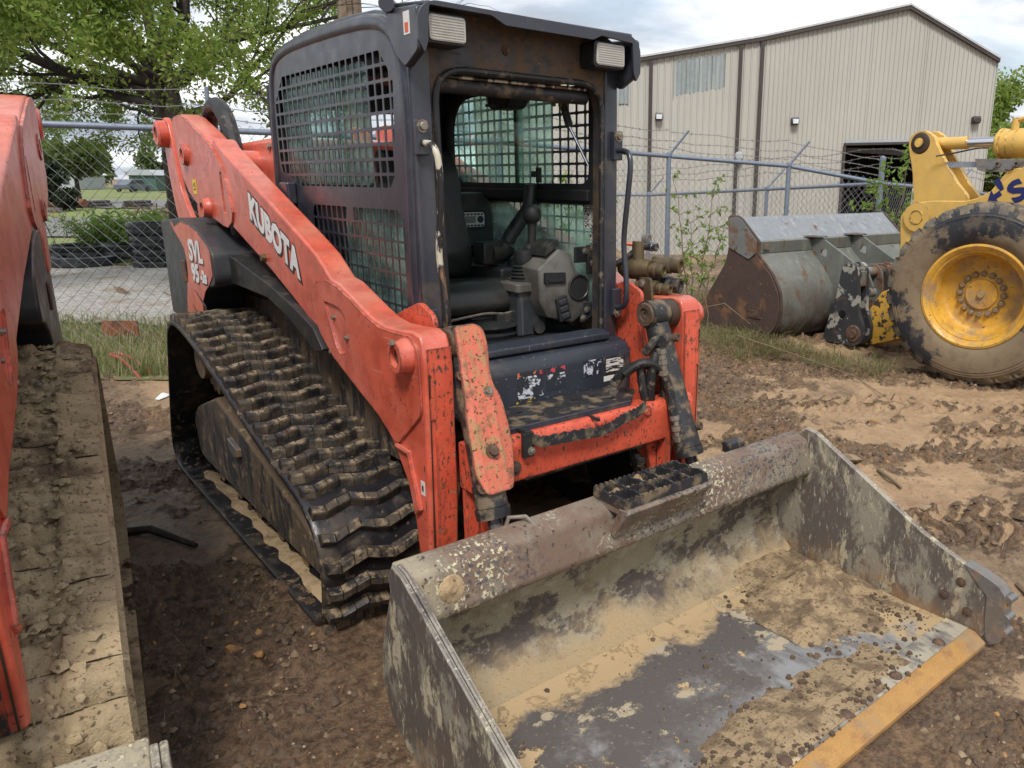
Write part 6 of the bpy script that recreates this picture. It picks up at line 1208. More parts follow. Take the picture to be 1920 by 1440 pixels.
mb = MB(); mb.prism(arm_p, 'x', 0.42, 0.52); wa = mb.build('lift_arm', 'yellow_paint', wl, bevel=0.012)
mb = MB(); mb.prism(arm_p, 'x', 1.68, 1.78); mb.build('lift_arm', 'yellow_paint', wl, bevel=0.012)
mb = MB(); mb.prism(rnd([(1.58, 0.20), (1.46, 0.36), (1.30, 0.62), (1.14, 0.70), (1.02, 0.16), (1.40, 0.02), (1.56, 0.07)], 0.03), 'x', 0.36, 0.42); mb.build('arm_tip', 'yellow_paint_worn', wa, bevel=0.01)
mb = MB(); mb.lathe([(0.145, 0), (0.145, 0.02), (0.072, 0.022), (0.070, 0.030), (0.066, 0.030), (0.064, 0.022), (0, 0.022)], (0.415, 1.00, 1.42), (-1, 0, 0), 32); mb.build('arm_pivot', 'yellow_paint', wa)
e1, e2 = Vector((0, -0.795, 0.607)), Vector((0, 0.607, 0.795)); e3 = e1.cross(e2)
text_obj('lettering', "t's", 'blue_letter', wa, Matrix(((e1.x, e2.x, e3.x, 0.4175), (e1.y, e2.y, e3.y, 0.20), (e1.z, e2.z, e3.z, 1.455), (0, 0, 0, 1))), 0.40, 0.009, 1.08, 0.92, 0.001)
lev = rnd([(1.42, 2.14), (1.41, 2.22), (1.35, 2.275), (1.24, 2.285), (1.15, 2.23), (1.05, 2.07), (0.83, 1.76), (0.70, 1.63), (0.70, 1.45), (0.98, 1.28), (1.20, 1.20), (1.28, 1.40), (1.30, 1.62), (1.34, 1.86)], 0.03)
for lx in (0.78, 1.00):
    mb = MB(); mb.prism(lev, 'x', lx, lx + 0.06); lv = mb.build('tilt_lever', 'yellow_paint', wl, bevel=0.008)
    if lx < 0.9:
        mb = MB(); mb.lathe([(0, 0.022), (0.05, 0.022), (0.052, 0.012), (0.085, 0.012), (0.105, 0.004), (0.11, 0)], (lx, 1.28, 2.155), (-1, 0, 0), 28); gr = mb.build('lever_pin', 'grease', lv); mb = MB(); mb.lathe([(0, 0.036), (0.045, 0.034), (0.048, 0.022)], (lx, 1.285, 2.16), (-1, 0, 0), 20); mb.build('pin_face', 'yellow_paint', gr)
mb = MB(); mb.cyl((0.92, 1.26, 2.15), (0.92, 0.83, 2.15), 0.062, n=24); mb.lathe([(0, -0.05), (0.10, -0.05), (0.10, 0.05), (0, 0.05)], (0.92, 1.27, 2.15), (1, 0, 0), 24); tcy = mb.build('tilt_cylinder', 'yellow_paint', wl)
mb = MB(); mb.cyl((0.92, 0.835, 2.15), (0.92, 0.50, 2.15), 0.048, n=24); mb.build('cylinder_rod', 'chrome', tcy)
mb = MB(); mb.lathe([(0, 0), (0.125, 0), (0.13, 0.015), (0.145, 0.02), (0.145, 0.05), (0.135, 0.055), (0.14, 0.12), (0.136, 0.125), (0.14, 0.19), (0.136, 0.195), (0.14, 0.27), (0.136, 0.28), (0.14, 1.5), (0, 1.5)], (0.92, 0.515, 2.13), (0, -1, 0), 32); mb.build('cylinder_barrel', 'yellow_paint', tcy)
mb = MB(); mb.cyl((0.88, 0.36, 2.24), (0.88, 0.36, 2.36), 0.035); mb.tube(sp3([(0.88, 0.36, 2.34), (0.88, 0.25, 2.35), (0.88, -0.3, 2.345)], 10), 0.024, 10); mb.build('steel_line', 'yellow_paint', tcy)
mb = MB(); mb.box((0.92, 0.42, 1.955), (0.10, 0.10, 0.03)); mb.prism([(0.52, 1.97), (0.44, 2.06), (0.42, 2.06), (0.49, 1.955)], 'x', 0.87, 0.97); mb.build('cylinder_foot', 'yellow_paint', tcy)
mb = MB(); mb.box((0.80, 0.82, 1.935), (0.03, 0.62, 0.055)); mb.build('sensor_bar', 'galvanised', wl)
mb = MB(); mb.prism(rnd([(0.66, 1.99), (0.62, 1.88), (0.55, 1.865), (-0.4, 1.85), (-0.4, 1.96)], 0.01), 'x', 0.76, 0.79); sb = mb.build('sensor_bracket', 'worn_steel', wl, bevel=0.004)
for y_ in (0.42, 0.24):
    mb = MB(); mb.lathe([(0.018, 0), (0.030, 0), (0.030, 0.012), (0.018, 0.012)], (0.758, y_, 1.935), (-1, 0, 0), 16, False); mb.build('sensor_eye', 'bare_bolt', sb); hose(sb, [(0.75, y_, 1.93), (0.735, y_ + 0.02, 1.89), (0.74, y_ + 0.06, 1.875), (0.75, y_ + 0.10, 1.885)], 0.006, name='sensor_wire')
hose(wl, [(0.72, 1.05, 2.02), (0.74, 0.85, 2.05), (0.76, 0.66, 2.085), (0.8, 0.55, 2.09)], 0.008, name='grease_line')

# ------------------------------------------------------------------ chain link fences
def fence(name, label, posts, zoff_top, mesh_w, rail_r, wires, wire_r, base_drop=0.0, arm=None, extra_rail=None):
    """posts: list of (L, H, z of top rail, z of ground, has_arm, post_height_extra)"""
    root = thing(name, label, 'fence', bgp(posts[0][0], posts[0][1]))
    inv = root.location.copy()
    W_ = lambda L, H, z: Vector((*(bgp(L, H) - inv).xy, z))
    wire = MB()
    for a, b_ in zip(posts[:-1], posts[1:]):
        A, B = W_(a[0], a[1], 0), W_(b_[0], b_[1], 0); ln = (B - A).length; n = max(1, int(ln / (mesh_w / 2)))
        mb = MB(); mb.cyl(W_(a[0], a[1], a[2]), W_(b_[0], b_[1], b_[2]), rail_r, n=12); mb.build('top_rail', 'galvanised_blue', root)
        for i in range(n):
            t0, t1 = i / n, (i + 1) / n; zt = a[2] + (b_[2] - a[2]) * t0; zb = a[3] + (b_[3] - a[3]) * t0; m_ = int((zt + 0.05 - zb) / (mesh_w * 0.56))
            pts = []
            for k in range(m_ + 1):
                t = t0 if (k + i) % 2 else t1; P = A.lerp(B, t); jit = random.uniform(-0.004, 0.004); pts.append((P.x + jit, P.y + jit, zt + 0.055 - k * mesh_w * 0.56))
            wire.tube(pts, wire_r, 3, cap=False)
        for zw in wires:
            mb = MB(); pts = []; k = max(4, int(ln / 0.35))
            for i in range(k + 1): P = W_(a[0] + (b_[0] - a[0]) * i / k, a[1] + (b_[1] - a[1]) * i / k, 0); pts.append((P.x, P.y, zw + (a[2] - posts[0][2]) * (1 - i / k) + (b_[2] - posts[0][2]) * i / k + 0.02 * math.sin(i * 1.9 + zw * 9) - 0.03 * math.sin(math.pi * i / k)))
            mb.tube(pts, 0.0032 + wire_r * 0.6, 4, cap=False)
            for j in range(int(ln / 0.13)):
                t = (j + 0.5) / int(ln / 0.13) * k; i = int(min(t, k - 1)); P = Vector(pts[i]).lerp(Vector(pts[i + 1]), t - i)
                for sg in (-1, 1): d_ = Vector((random.uniform(-1, 1) * 0.012, random.uniform(-1, 1) * 0.012, sg * 0.017)); mb.tube([P - d_, P + d_], 0.003, 3, cap=False)
            mb.build('barbed_wire', 'barb_wire', root, smooth=None)
    wire.build('wire_mesh', 'fence_wire', root, smooth=None, kind='stuff')
    for p_ in posts:
        if p_[5] is None: continue
        P = W_(p_[0], p_[1], 0); top = p_[2] + p_[5]
        mb = MB(); mb.cyl((P.x, P.y, p_[3] - 0.2), (P.x, P.y, top), rail_r * (1.15 if p_[5] < 0.2 else 1.5), n=12); mb.lathe([(rail_r * 1.6, -0.03), (rail_r * 1.6, 0.01), (0, 0.04)], (P.x, P.y, top), (0, 0, 1), 12); po = mb.build('post', 'galvanised_blue', root)
        if p_[4]:
            d_ = Vector(p_[4]); mb = MB(); mb.tube([(P.x, P.y, top - 0.02), (P.x + d_.x, P.y + d_.y, top + d_.z)], rail_r * 0.62, 6); mb.build('barb_arm', 'brown_trim' if False else 'galvanised_blue', po)
    if extra_rail:
        (L0, H0, z0), (L1, H1, z1) = extra_rail; mb = MB(); mb.cyl(W_(L0, H0, z0), W_(L1, H1, z1), rail_r * 0.8, n=10); mb.build('mid_rail', 'galvanised_blue', root)
    return root
R_ = Vector((LFx[0], LFx[1], 0)); F_v = Vector((LFf[0], LFf[1], 0))
armR = R_ * 0.27 - F_v * 0.05 + Vector((0, 0, 0.32)); armU = R_ * 0.02 + Vector((0, 0, 0.36))
fence('chain_link_fence', 'grey chain link fence with three barbed wires running close behind both orange loaders', [
    (-7.6, 5.45, 2.22, 0.10, None, 0.0), (-3.88, 7.75, 2.21, 0.14, tuple(armU), 0.03), (-1.35, 9.55, 2.19, 0.06, tuple(armU), 0.03), (0.80, 11.5, 2.10, -0.02, tuple(armR), 0.03), (2.62, 11.9, 1.98, -0.05, tuple(armR), 0.03), (4.03, 11.95, 1.74, -0.10, None, 0.36)],
    0, 0.105, 0.030, (2.33, 2.44, 2.57), 0.0030)
fence('chain_link_fence', 'lower chain link fence in front of the beige building, behind the corner post', [
    (-1.6, 17.6, 1.44, -0.65, tuple(R_ * 0.3 + Vector((0, 0, 0.33))), 0.03), (0.75, 16.6, 1.46, -0.6, tuple(R_ * 0.3 + Vector((0, 0, 0.33))), 0.03), (2.72, 14.0, 1.62, -0.4, tuple(R_ * 0.3 + Vector((0, 0, 0.33))), 0.03), (4.08, 12.06, 1.735, -0.15, None, None), (6.35, 14.8, 1.62, -0.4, tuple(R_ * 0.3 + Vector((0, 0, 0.35))), 0.03), (9.2, 17.5, 1.4, -0.6, None, 0.03)],
    0, 0.10, 0.028, (1.72, 1.84, 1.96), 0.0030)

# ------------------------------------------------------------------ beige metal building
BH = 27.0
bo_ = bgp(4.84, BH)
bd = thing('building', 'large beige metal sided warehouse with brown trim and open dark doorway', 'building', bo_, (0, 0, math.atan2(LFx[1], LFx[0])))
# local frame: x to the right along the wall, y away, z up
roofline = [(-9.5, 4.78), (-5.7, 5.30), (0.0, 6.22), (4.66, 7.18), (7.74, 5.60)]
def roof_z(x):
    for (a, za), (b_, zb) in zip(roofline[:-1], roofline[1:]):
        if x <= b_: return za + (zb - za) * (x - a) / (b_ - a)
    return roofline[-1][1]
def siding(x0, x1, zlo, zhi, pitch):
    """one ribbed sheet from x0 to x1"""
    prof = []; x = x0
    while x < x1 - 1e-4:
        w_ = min(pitch, x1 - x); prof += [(x, 0.0), (x + w_ * 0.70, 0.0), (x + w_ * 0.78, -0.030), (x + w_ * 0.92, -0.030)]; x += w_
    prof.append((x1, 0.0)); v = []
    for px_, d_ in prof: v += [(px_, d_, zlo(px_)), (px_, d_, zhi(px_))]
    mb = MB(); mb.add(v, [(2 * i, 2 * i + 2, 2 * i + 3, 2 * i + 1) for i in range(len(prof) - 1)]); return mb
door = (2.96, 5.35, 2.92)
def wall_run(x0, x1, width, pitch):
    x = x0
    while x < x1 - 1e-3:
        xe = min(x + width, x1)
        if xe > door[0] and x < door[1]:
            if x < door[0]: siding(x, door[0], lambda q: -1.6, roof_z, pitch).build('wall_sheet', 'beige_siding', bd, smooth=None)
            siding(max(x, door[0]), min(xe, door[1]), lambda q: door[2] + 0.02 * (q - door[0]) + 0.18, roof_z, pitch).build('wall_sheet', 'beige_siding', bd, smooth=None)
            if xe > door[1]: siding(door[1], xe, lambda q: -1.6, roof_z, pitch).build('wall_sheet', 'beige_siding', bd, smooth=None)
        elif x < -1.2 and xe > -2.8:
            siding(x, xe, lambda q: -1.6, lambda q: roof_z(q) - 1.30, pitch).build('wall_sheet', 'beige_siding', bd, smooth=None); siding(x, xe, lambda q: roof_z(q) - 0.25, roof_z, pitch).build('wall_sheet', 'beige_siding', bd, smooth=None)
        else: siding(x, xe, lambda q: -1.6, roof_z, pitch).build('wall_sheet', 'beige_siding', bd, smooth=None)
        x = xe
wall_run(-9.5, -2.87, 0.88, 0.22); wall_run(-2.86, -1.18, 0.84, 0.21); wall_run(-1.18, -0.02, 0.88, 0.22); wall_run(0.02, 7.74, 0.90, 0.15)
for k in range(4): siding(-2.86 + k * 0.42, -2.86 + (k + 1) * 0.42 - 0.015, lambda q: roof_z(q) - 1.30, lambda q: roof_z(q) - 0.25, 0.14).build('skylight_panel', 'skylight_panel', bd, smooth=None)
for k in range(1): siding(-4.75 + k * 0.42, -4.75 + (k + 1) * 0.42 - 0.015, lambda q: 4.2, lambda q: 4.9, 0.14).build('skylight_panel', 'skylight_panel', bd, smooth=None).location.y = -0.035
for (a, za), (b_, zb) in zip(roofline[:-1], roofline[1:]):
    mb = MB(); mb.prism([(a, za - 0.07), (b_, zb - 0.07), (b_, zb + 0.04), (a, za + 0.04)], 'y', -0.14, -0.03); mb.build('fascia', 'brown_trim', bd)
    mb = MB(); mb.prism([(a, za + 0.04), (b_, zb + 0.04), (b_, zb + 0.10), (a, za + 0.10)], 'y', -0.16, 18.0); mb.build('roof', 'roof_metal', bd)
for x_ in (0.0, -0.70, -3.62): mb = MB(); mb.box((x_, -0.07, (roof_z(x_) - 1.7) / 2), (0.12, 0.09, roof_z(x_) + 1.5)); mb.build('downpipe', 'brown_trim', bd)
mb = MB(); mb.box((7.74, 9.0, 2.0), (0.05, 18, 7.2)); mb.build('side_wall', 'beige_siding', bd)
mb = MB(); mb.box(((door[0] + door[1]) / 2, 2.5, 0.9), (3.4, 4.8, 4.3)); inn = mb.build('doorway_interior', 'dark_inside', bd)
bmq = bmesh.new(); bmq.from_mesh(inn.data); bmesh.ops.delete(bmq, geom=[f for f in bmq.faces if f.normal.y < -0.9], context='FACES'); bmq.to_mesh(inn.data); bmq.free()
mb = MB(); mb.prism([(door[0] - 0.06, door[2]), (door[1] + 0.06, door[2] + 0.06), (door[1] + 0.06, door[2] + 0.14), (door[0] - 0.06, door[2] + 0.08)], 'y', -0.10, 0.0); mb.box((door[0] - 0.04, -0.05, 0.65), (0.08, 0.08, 4.5)); mb.build('door_frame', 'brown_trim', bd, kind='stuff')
mb = MB(); mb.prism([(door[0], door[2] + 0.08), (door[1], door[2] + 0.14), (door[1], door[2] + 0.22), (door[0], door[2] + 0.20)], 'y', -0.02, 0.02); mb.build('door_track', 'house_grey', bd)
mb = MB(); mb.prism([(door[0] + 0.1, door[2] - 0.06), (door[1], door[2] - 0.12), (door[1], door[2] - 0.32), (door[0] + 0.1, door[2] - 0.20)], 'y', 0.2, 0.3); mb.build('roller_door', 'brown_trim', bd)
for x_, z_, mt in ((-3.33, 3.79, 'lamp_white'), (1.19, 3.67, 'lamp_white'), (7.2, 3.74, 'brown_trim')):
    mb = MB(); mb.prism([(0, z_ + 0.10), (-0.18, z_ + 0.13), (-0.24, z_ - 0.02), (-0.16, z_ - 0.10), (0, z_ - 0.10)], 'x', x_ - 0.12, x_ + 0.12); lm = mb.build('wall_light', 'brown_trim', bd, bevel=0.01)
    mb = MB(); mb.prism([(-0.245, z_ + 0.07), (-0.245, z_ - 0.07), (-0.25, z_ - 0.07), (-0.25, z_ + 0.07)], 'x', x_ - 0.09, x_ + 0.09); mb.build('light_lens', mt, lm)
mb = MB(); mb.lathe([(0, 0), (0.14, 0.0), (0.16, 0.10), (0.12, 0.22), (0, 0.24)], (-0.62, -0.05, 2.55), (0, -1, 0.0), 14); mb.build('wall_vent', 'house_grey', bd)

# ------------------------------------------------------------------ trees and plants
def leaf_quads(C, n, spread, size, seed, droop=0.0, aspect=0.5):
    """leaf-sized quads scattered round cluster centres; returns verts, faces"""
    g = np.random.default_rng(seed); C = np.repeat(np.asarray(C, float), n, 0); N = len(C)
    d = g.normal(size=(N, 3)); d /= np.linalg.norm(d, axis=1)[:, None]; P = C + d * (spread * g.random((N, 1)) ** 0.5); P[:, 2] -= droop * g.random(N)
    t = g.normal(size=(N, 3)); t /= np.linalg.norm(t, axis=1)[:, None]; u = np.cross(t, g.normal(size=(N, 3))); u /= np.linalg.norm(u, axis=1)[:, None]
    s_ = (size * (0.55 + 0.9 * g.random(N)))[:, None]; a, b_ = t * s_, u * s_ * aspect
    V = np.stack([P - a, P + b_ * 0.9 - a * 0.1, P + a, P - b_ * 0.9 + a * 0.1], 1).reshape(-1, 3)
    return V, np.arange(N * 4).reshape(N, 4)
def grow(mb, tips, p, d, length, rad, depth, rg, up=0.08, spread=0.7, kids=3, wig=0.22):
    pts = [p.copy()]; rs = [rad]; k = 5
    for i in range(k):
        d = (d + Vector((rg.gauss(0, wig), rg.gauss(0, wig), rg.gauss(0, wig) + up)) * 0.45).normalized(); p = p + d * length / k; pts.append(p.copy()); rs.append(rad * (1 - 0.55 * (i + 1) / k))
        if depth > 0 and i >= 1:
            if rg.random() < kids / k:
                ax = d.orthogonal().normalized(); ax.rotate(Matrix.Rotation(rg.uniform(0, 6.28), 3, d)); nd = (d + ax * spread * rg.uniform(0.6, 1.3)).normalized(); grow(mb, tips, p.copy(), nd, length * rg.uniform(0.55, 0.8), rs[-1] * 0.62, depth - 1, rg, up, spread, kids, wig)
        if depth <= 1: tips.append(p.copy())
    mb.tube(pts, rs, 7 if rad > 0.05 else 4, cap=False)
    if depth > 0: grow(mb, tips, p, (d + Vector((rg.gauss(0, .3), rg.gauss(0, .3), rg.gauss(0, .2)))).normalized(), length * 0.7, rs[-1], depth - 1, rg, up, spread, kids, wig)
def tree(name, label, base, limbs, trunk, leafmat, nleaf, leafsize, lspread, seed, depth=3, group=None, barkmat='bark', cat='tree', kids=3.0, up=0.05, droop=0.0, zmin=-9, wig=0.22, lmax=99):
    """trunk: list of (offset, radius); limbs: list of (start, direction, length, radius), offsets from base"""
    root = thing(name, label, cat, base, group=group); rg = random.Random(seed); tips = []; mb = MB()
    mb.tube([Vector(o) for o, _ in trunk], [r_ for _, r_ in trunk], 12, cap=False)
    for st, d_, ln, rd in limbs: grow(mb, tips, Vector(st), Vector(d_).normalized(), ln, rd, depth, rg, up, kids=kids, wig=wig)
    mb.build('trunk', barkmat, root, smooth=60)
    tips = [t for t in tips if t.z > zmin and LH(base.x + t.x, base.y + t.y)[0] < lmax]
    V, Fc = leaf_quads(np.array([tuple(t) for t in tips]), nleaf, lspread, leafsize, seed, droop)
    raw('crown', V, Fc, leafmat, root, kind='stuff'); return root
OB = bgp(-7.62, 14.0, 0.0); d3 = lambda r_, f_, z: tuple(R_ * r_ + F_v * f_ + Vector((0, 0, z)))
tree('oak_tree', 'big spreading oak tree with dark limbs behind the left fence', OB, [
    (d3(-0.05, 0, 2.9), d3(-1, -0.15, 0.42), 2.3, 0.094), (d3(-0.15, 0, 3.5), d3(-0.75, 0.3, 0.9), 2.3, 0.101), (d3(-0.1, 0, 3.7), d3(-0.15, -0.2, 1.0), 2.2, 0.108), (d3(-0.05, 0, 3.6), d3(0.5, 0.2, 1.0), 2.3, 0.101), (d3(0.05, 0, 3.2), d3(1.0, -0.1, 0.50), 2.3, 0.094), (d3(0.05, 0, 2.75), d3(1.0, 0.1, 0.22), 2.0, 0.072),
    (d3(-0.05, 0, 2.6), d3(-0.9, 0.5, 0.10), 2.1, 0.065), (d3(0, 0, 3.3), d3(-0.3, -0.9, 0.5), 2.0, 0.079), (d3(0, 0, 3.3), d3(0.4, 0.9, 0.5), 2.2, 0.079), (d3(-0.1, 0, 3.0), d3(-1.0, -0.5, 0.75), 2.6, 0.086), (d3(-0.1, 0, 3.8), d3(0.2, 0.2, 1.2), 2.6, 0.094), (d3(0, -0.1, 3.1), d3(0.15, -1, 0.35), 2.2, 0.07), (d3(0, -0.1, 3.5), d3(-0.5, -1, 0.6), 2.2, 0.07), (d3(0.3, -0.1, 3.3), d3(0.8, -0.8, 0.3), 2.2, 0.07), (d3(-0.3, -0.1, 3.3), d3(-0.9, -0.9, 0.3), 2.4, 0.07), (d3(-0.8, 0, 3.3), d3(-1, 0.1, 0.15), 2.6, 0.07), (d3(-0.1, 0, 3.4), d3(-1.0, 0.2, 0.65), 3.0, 0.086), (d3(0.05, 0, 3.4), d3(0.9, 0.3, 0.9), 2.5, 0.086)],
    [(d3(0, 0, -0.2), 0.33), (d3(0, 0, 1.0), 0.27), (d3(0.02, 0, 2.4), 0.25), (d3(-0.05, 0, 3.0), 0.22), (d3(-0.10, 0, 3.9), 0.15)], 'oak_leaf', 24, 0.040, 0.22, 12, depth=3, kids=3.5, up=-0.01, droop=0.10, zmin=2.35, wig=0.40, lmax=-5.1)
tree('small_tree', 'small young tree with round green crown on the lawn past the street', bgp(-34.5, 51), [(d3(0, 0, 1.5), d3(a, b_, 1.0), 1.3, 0.06) for a, b_ in ((0.8, 0), (-0.8, 0.2), (0.1, 0.7), (-0.2, -0.7), (0.2, 0.1))], [(d3(0, 0, -0.1), 0.16), (d3(0, 0, 1.6), 0.12)], 'far_leaf', 11, 0.16, 0.42, 3, depth=2)
tree('cedar_bush', 'dark conical cedar bush at the left, by the rusty pipe', bgp(-27.9, 39.5), [(d3(0, 0, 0.2 + 0.22 * k), d3(math.sin(k * 2.4), math.cos(k * 2.4), 0.45), 0.75 - 0.065 * k, 0.03) for k in range(10)], [(d3(0, 0, -0.1), 0.12), (d3(0, 0, 2.5), 0.03)], 'cedar_leaf', 26, 0.10, 0.26, 8, depth=1, kids=3)
rgx = random.Random(21)
far_labels = ['leftmost tree of the distant line, rising behind the cedar bush', 'middle tree of the distant line, right of the small lawn tree', 'rightmost tree of the distant line, above the campers and green building']
for i, L in enumerate((-90, -82, -75)):
    tree('distant_tree', far_labels[i], bgp(L * 1.0, 128 + rgx.uniform(-6, 6)), [(d3(0, 0, 1.0 + 0.35 * k), d3(math.sin(k * 2.1), math.cos(k * 2.1), 0.6), rgx.uniform(2.2, 3.2), 0.12) for k in range(8)], [(d3(0, 0, -0.2), 0.35), (d3(0, 0, 4), 0.2)], 'far_leaf', 14, 0.55, 1.3, 30 + i, depth=1, kids=3, group='distant tree line')
rl = ['tall green tree at the right edge, beside the building corner', 'bushy green tree behind the building, seen over the yellow arm', 'low dense tree under the loader cylinder, far behind the fence']
for i, (L, H, h_) in enumerate(((22.5, 40, 4.0), (18.6, 44, 3.4), (17.5, 34, 1.2))):
    tree('roadside_tree', rl[i], bgp(L, H, -0.8), [(d3(0, 0, 0.6 + h_ * 0.16 * k), d3(math.sin(k * 2.1), math.cos(k * 2.1), 0.7), rgx.uniform(1.6, 2.3), 0.10) for k in range(8)], [(d3(0, 0, -0.4), 0.25), (d3(0, 0, h_), 0.12)], 'oak_leaf', 20, 0.15, 0.60, 50 + i, depth=2, kids=3, group='trees past the building')
def sapling(name, label, base, stems, leafmat, nleaf, size, spread, seed, cat='sapling'):
    root = thing(name, label, cat, base); rg = random.Random(seed); mb = MB(); C_ = []
    for (dx, df, h_, lean) in stems:
        p0 = R_ * dx * 0.2 + F_v * df * 0.2; pts = [p0]; k = 8
        for i in range(k): pts.append(p0 + R_ * (dx * (i + 1) / k + rg.gauss(0, 0.02)) + F_v * (df * (i + 1) / k) + Vector((0, 0, h_ * (i + 1) / k)))
        mb.tube(pts, [0.012 * (1 - 0.7 * i / k) for i in range(k + 1)], 5, cap=False)
        for i in range(2, k + 1):
            for _ in range(2):
                q_ = pts[i] + R_ * rg.gauss(0, lean) + F_v * rg.gauss(0, lean) + Vector((0, 0, rg.uniform(0, 0.15))); mb.tube([pts[i], (pts[i] + q_) / 2 + Vector((0, 0, 0.02)), q_], [0.005, 0.004, 0.002], 4, cap=False); C_ += [q_, (pts[i] + q_) / 2]
    mb.build('stem', 'twig', root); V, Fc = leaf_quads(np.array([tuple(c_) for c_ in C_]), nleaf, spread, size, seed); raw('leaves', V, Fc, leafmat, root, kind='stuff'); return root
sapling('sapling', 'thin pale green sapling in front of the fence, left of the grey bucket', bgp(1.12, 10.6, 0.0), [(-0.25, 0, 1.75, 0.13), (0.22, 0.1, 1.75, 0.13), (-0.05, 0.1, 1.2, 0.14), (0.32, -0.1, 1.1, 0.12)], 'bright_leaf', 5, 0.035, 0.055, 4)
sapling('climbing_weed', 'leafy green weed climbing the corner fence post behind the grey bucket', bgp(4.15, 11.5, 0.0), [(-0.3, 0, 1.6, 0.14), (0.1, 0.05, 2.1, 0.12), (-0.15, 0, 1.9, 0.12), (0.35, 0, 1.25, 0.14), (0.2, 0, 1.5, 0.12)], 'bright_leaf', 6, 0.045, 0.09, 9, 'weed')
sapling('broadleaf_weed', 'bright broad leaved weed between the grey bucket and the yellow lever', bgp(4.05, 10.4, 0.3), [(0.0, 0, 1.0, 0.12), (0.18, 0.1, 0.9, 0.12), (-0.12, 0, 0.7, 0.12)], 'bright_leaf', 5, 0.085, 0.10, 15, 'weed')
sapling('fence_weed', 'small thin weed at the fence seen through the cab of the loader', bgp(-0.55, 10.2, 0.0), [(0, 0, 1.75, 0.1), (0.3, 0, 1.6, 0.1), (-0.3, 0, 1.4, 0.1)], 'bright_leaf', 6, 0.045, 0.07, 19, 'weed')
for i, (L, H, lab) in enumerate(((-11.6, 17.6, 'bright green weed clump left of the tall black tyre stack, nearest the cedar'), (-11.0, 18.0, 'bright green weed clump directly behind the long lying black tyre'), (-10.2, 17.4, 'bright green weed clump growing beside the black tyre stack'), (-9.3, 18.5, 'low green weed clump behind the black tyre stack'))):
    sapling('weed_clump', lab, bgp(L, H, 0.0), [(rgx.uniform(-0.4, 0.4), rgx.uniform(-0.3, 0.3), rgx.uniform(0.5, 0.95) * (0.6 if i == 3 else 1), 0.16) for _ in range(12)], 'bright_leaf', 7, 0.05, 0.14, 70 + i, 'weed')

def blades(name, pts, mat, hmin, hmax, wd, lean, seed, flat=0.0):
    g = np.random.default_rng(seed); P = np.asarray(pts, float); N = len(P); a = g.random(N) * 6.283; h_ = hmin + (hmax - hmin) * g.random(N) ** 1.6; ln = lean * (0.3 + g.random(N))
    D = np.stack([np.cos(a), np.sin(a)], 1); W = np.stack([-D[:, 1], D[:, 0]], 1) * wd
    z = P[:, 2]; b0 = np.column_stack([P[:, :2] - W, z - 0.01]); b1 = np.column_stack([P[:, :2] + W, z - 0.01]); mid = P[:, :2] + D * (ln * h_ * 0.35)[:, None]; m0 = np.column_stack([mid - W * 0.7, z + h_ * (0.6 - flat * 0.4)]); m1 = np.column_stack([mid + W * 0.7, z + h_ * (0.6 - flat * 0.4)])
    tip = P[:, :2] + D * (ln * h_)[:, None]; t0 = np.column_stack([tip - W * 0.15, z + h_ * (1 - flat)]); t1 = np.column_stack([tip + W * 0.15, z + h_ * (1 - flat)])
    V = np.stack([b0, b1, m1, m0, t1, t0], 1).reshape(-1, 3); i0 = np.arange(N)[:, None] * 6; Fc = np.concatenate([i0 + np.array([[0, 1, 2, 3]]), i0 + np.array([[3, 2, 4, 5]])]); return raw(name, V, Fc, mat, kind='stuff')
def scatter(n, fn, seed):
    g = np.random.default_rng(seed); xy = np.array([fn(g) for _ in range(n)]); return np.column_stack([xy, ground_z(xy[:, 0], xy[:, 1])])
def verge_pt(g):
    H = 6.25 + 2.5 * g.random() ** 1.3; L = -H * (0.40 + 0.75 * g.random()); P = bgp(L, H); return P.x, P.y
blades('grass', scatter(9000, verge_pt, 1), 'grass_green', 0.05, 0.24, 0.0045, 0.8, 2); blades('dry_grass', scatter(2600, verge_pt, 3), 'grass_dry', 0.05, 0.34, 0.003, 0.9, 4)
def bank_pt(g):
    t = g.random()
    if t < 0.45: x, y = 4.0 + 0.9 * g.random() ** 0.7, 1.9 + 2.0 * g.random(); y += (4.5 - x) * 0.3
    elif t < 0.62: x, y = 4.45 + 0.55 * g.random(), 0.75 + 1.3 * g.random()
    else: x, y = 4.4 + 3.2 * g.random(), 3.5 + 2.6 * g.random()
    return (x, y) if float(fbm(x, y, 2.1, 3, 55)) > -0.05 + 0.16 * g.normal() else bank_pt(g)
blades('grass', scatter(2000, bank_pt, 5), 'grass_green', 0.03, 0.20, 0.0045, 0.8, 6); blades('dry_grass', scatter(6800, bank_pt, 7), 'grass_dry', 0.04, 0.26, 0.0028, 2.2, 8, 0.6)
def fence_pt(g):
    t = g.random(); L = -1.0 + 5.0 * t; H = 10.3 + 1.4 * t + g.normal() * 0.45 - 0.2; P = bgp(L, H); return P.x, P.y
blades('dry_grass', scatter(5200, fence_pt, 9), 'grass_dry', 0.08, 0.48, 0.0035, 1.0, 10); blades('grass', scatter(2200, fence_pt, 11), 'grass_green', 0.06, 0.32, 0.005, 0.8, 12)
blades('lawn_grass', scatter(2600, lambda g: tuple(bgp(-(0.4 + 0.8 * g.random()) * (H := 16.3 + 5 * g.random()), H).xy), 13), 'grass_green', 0.06, 0.2, 0.012, 0.6, 14)

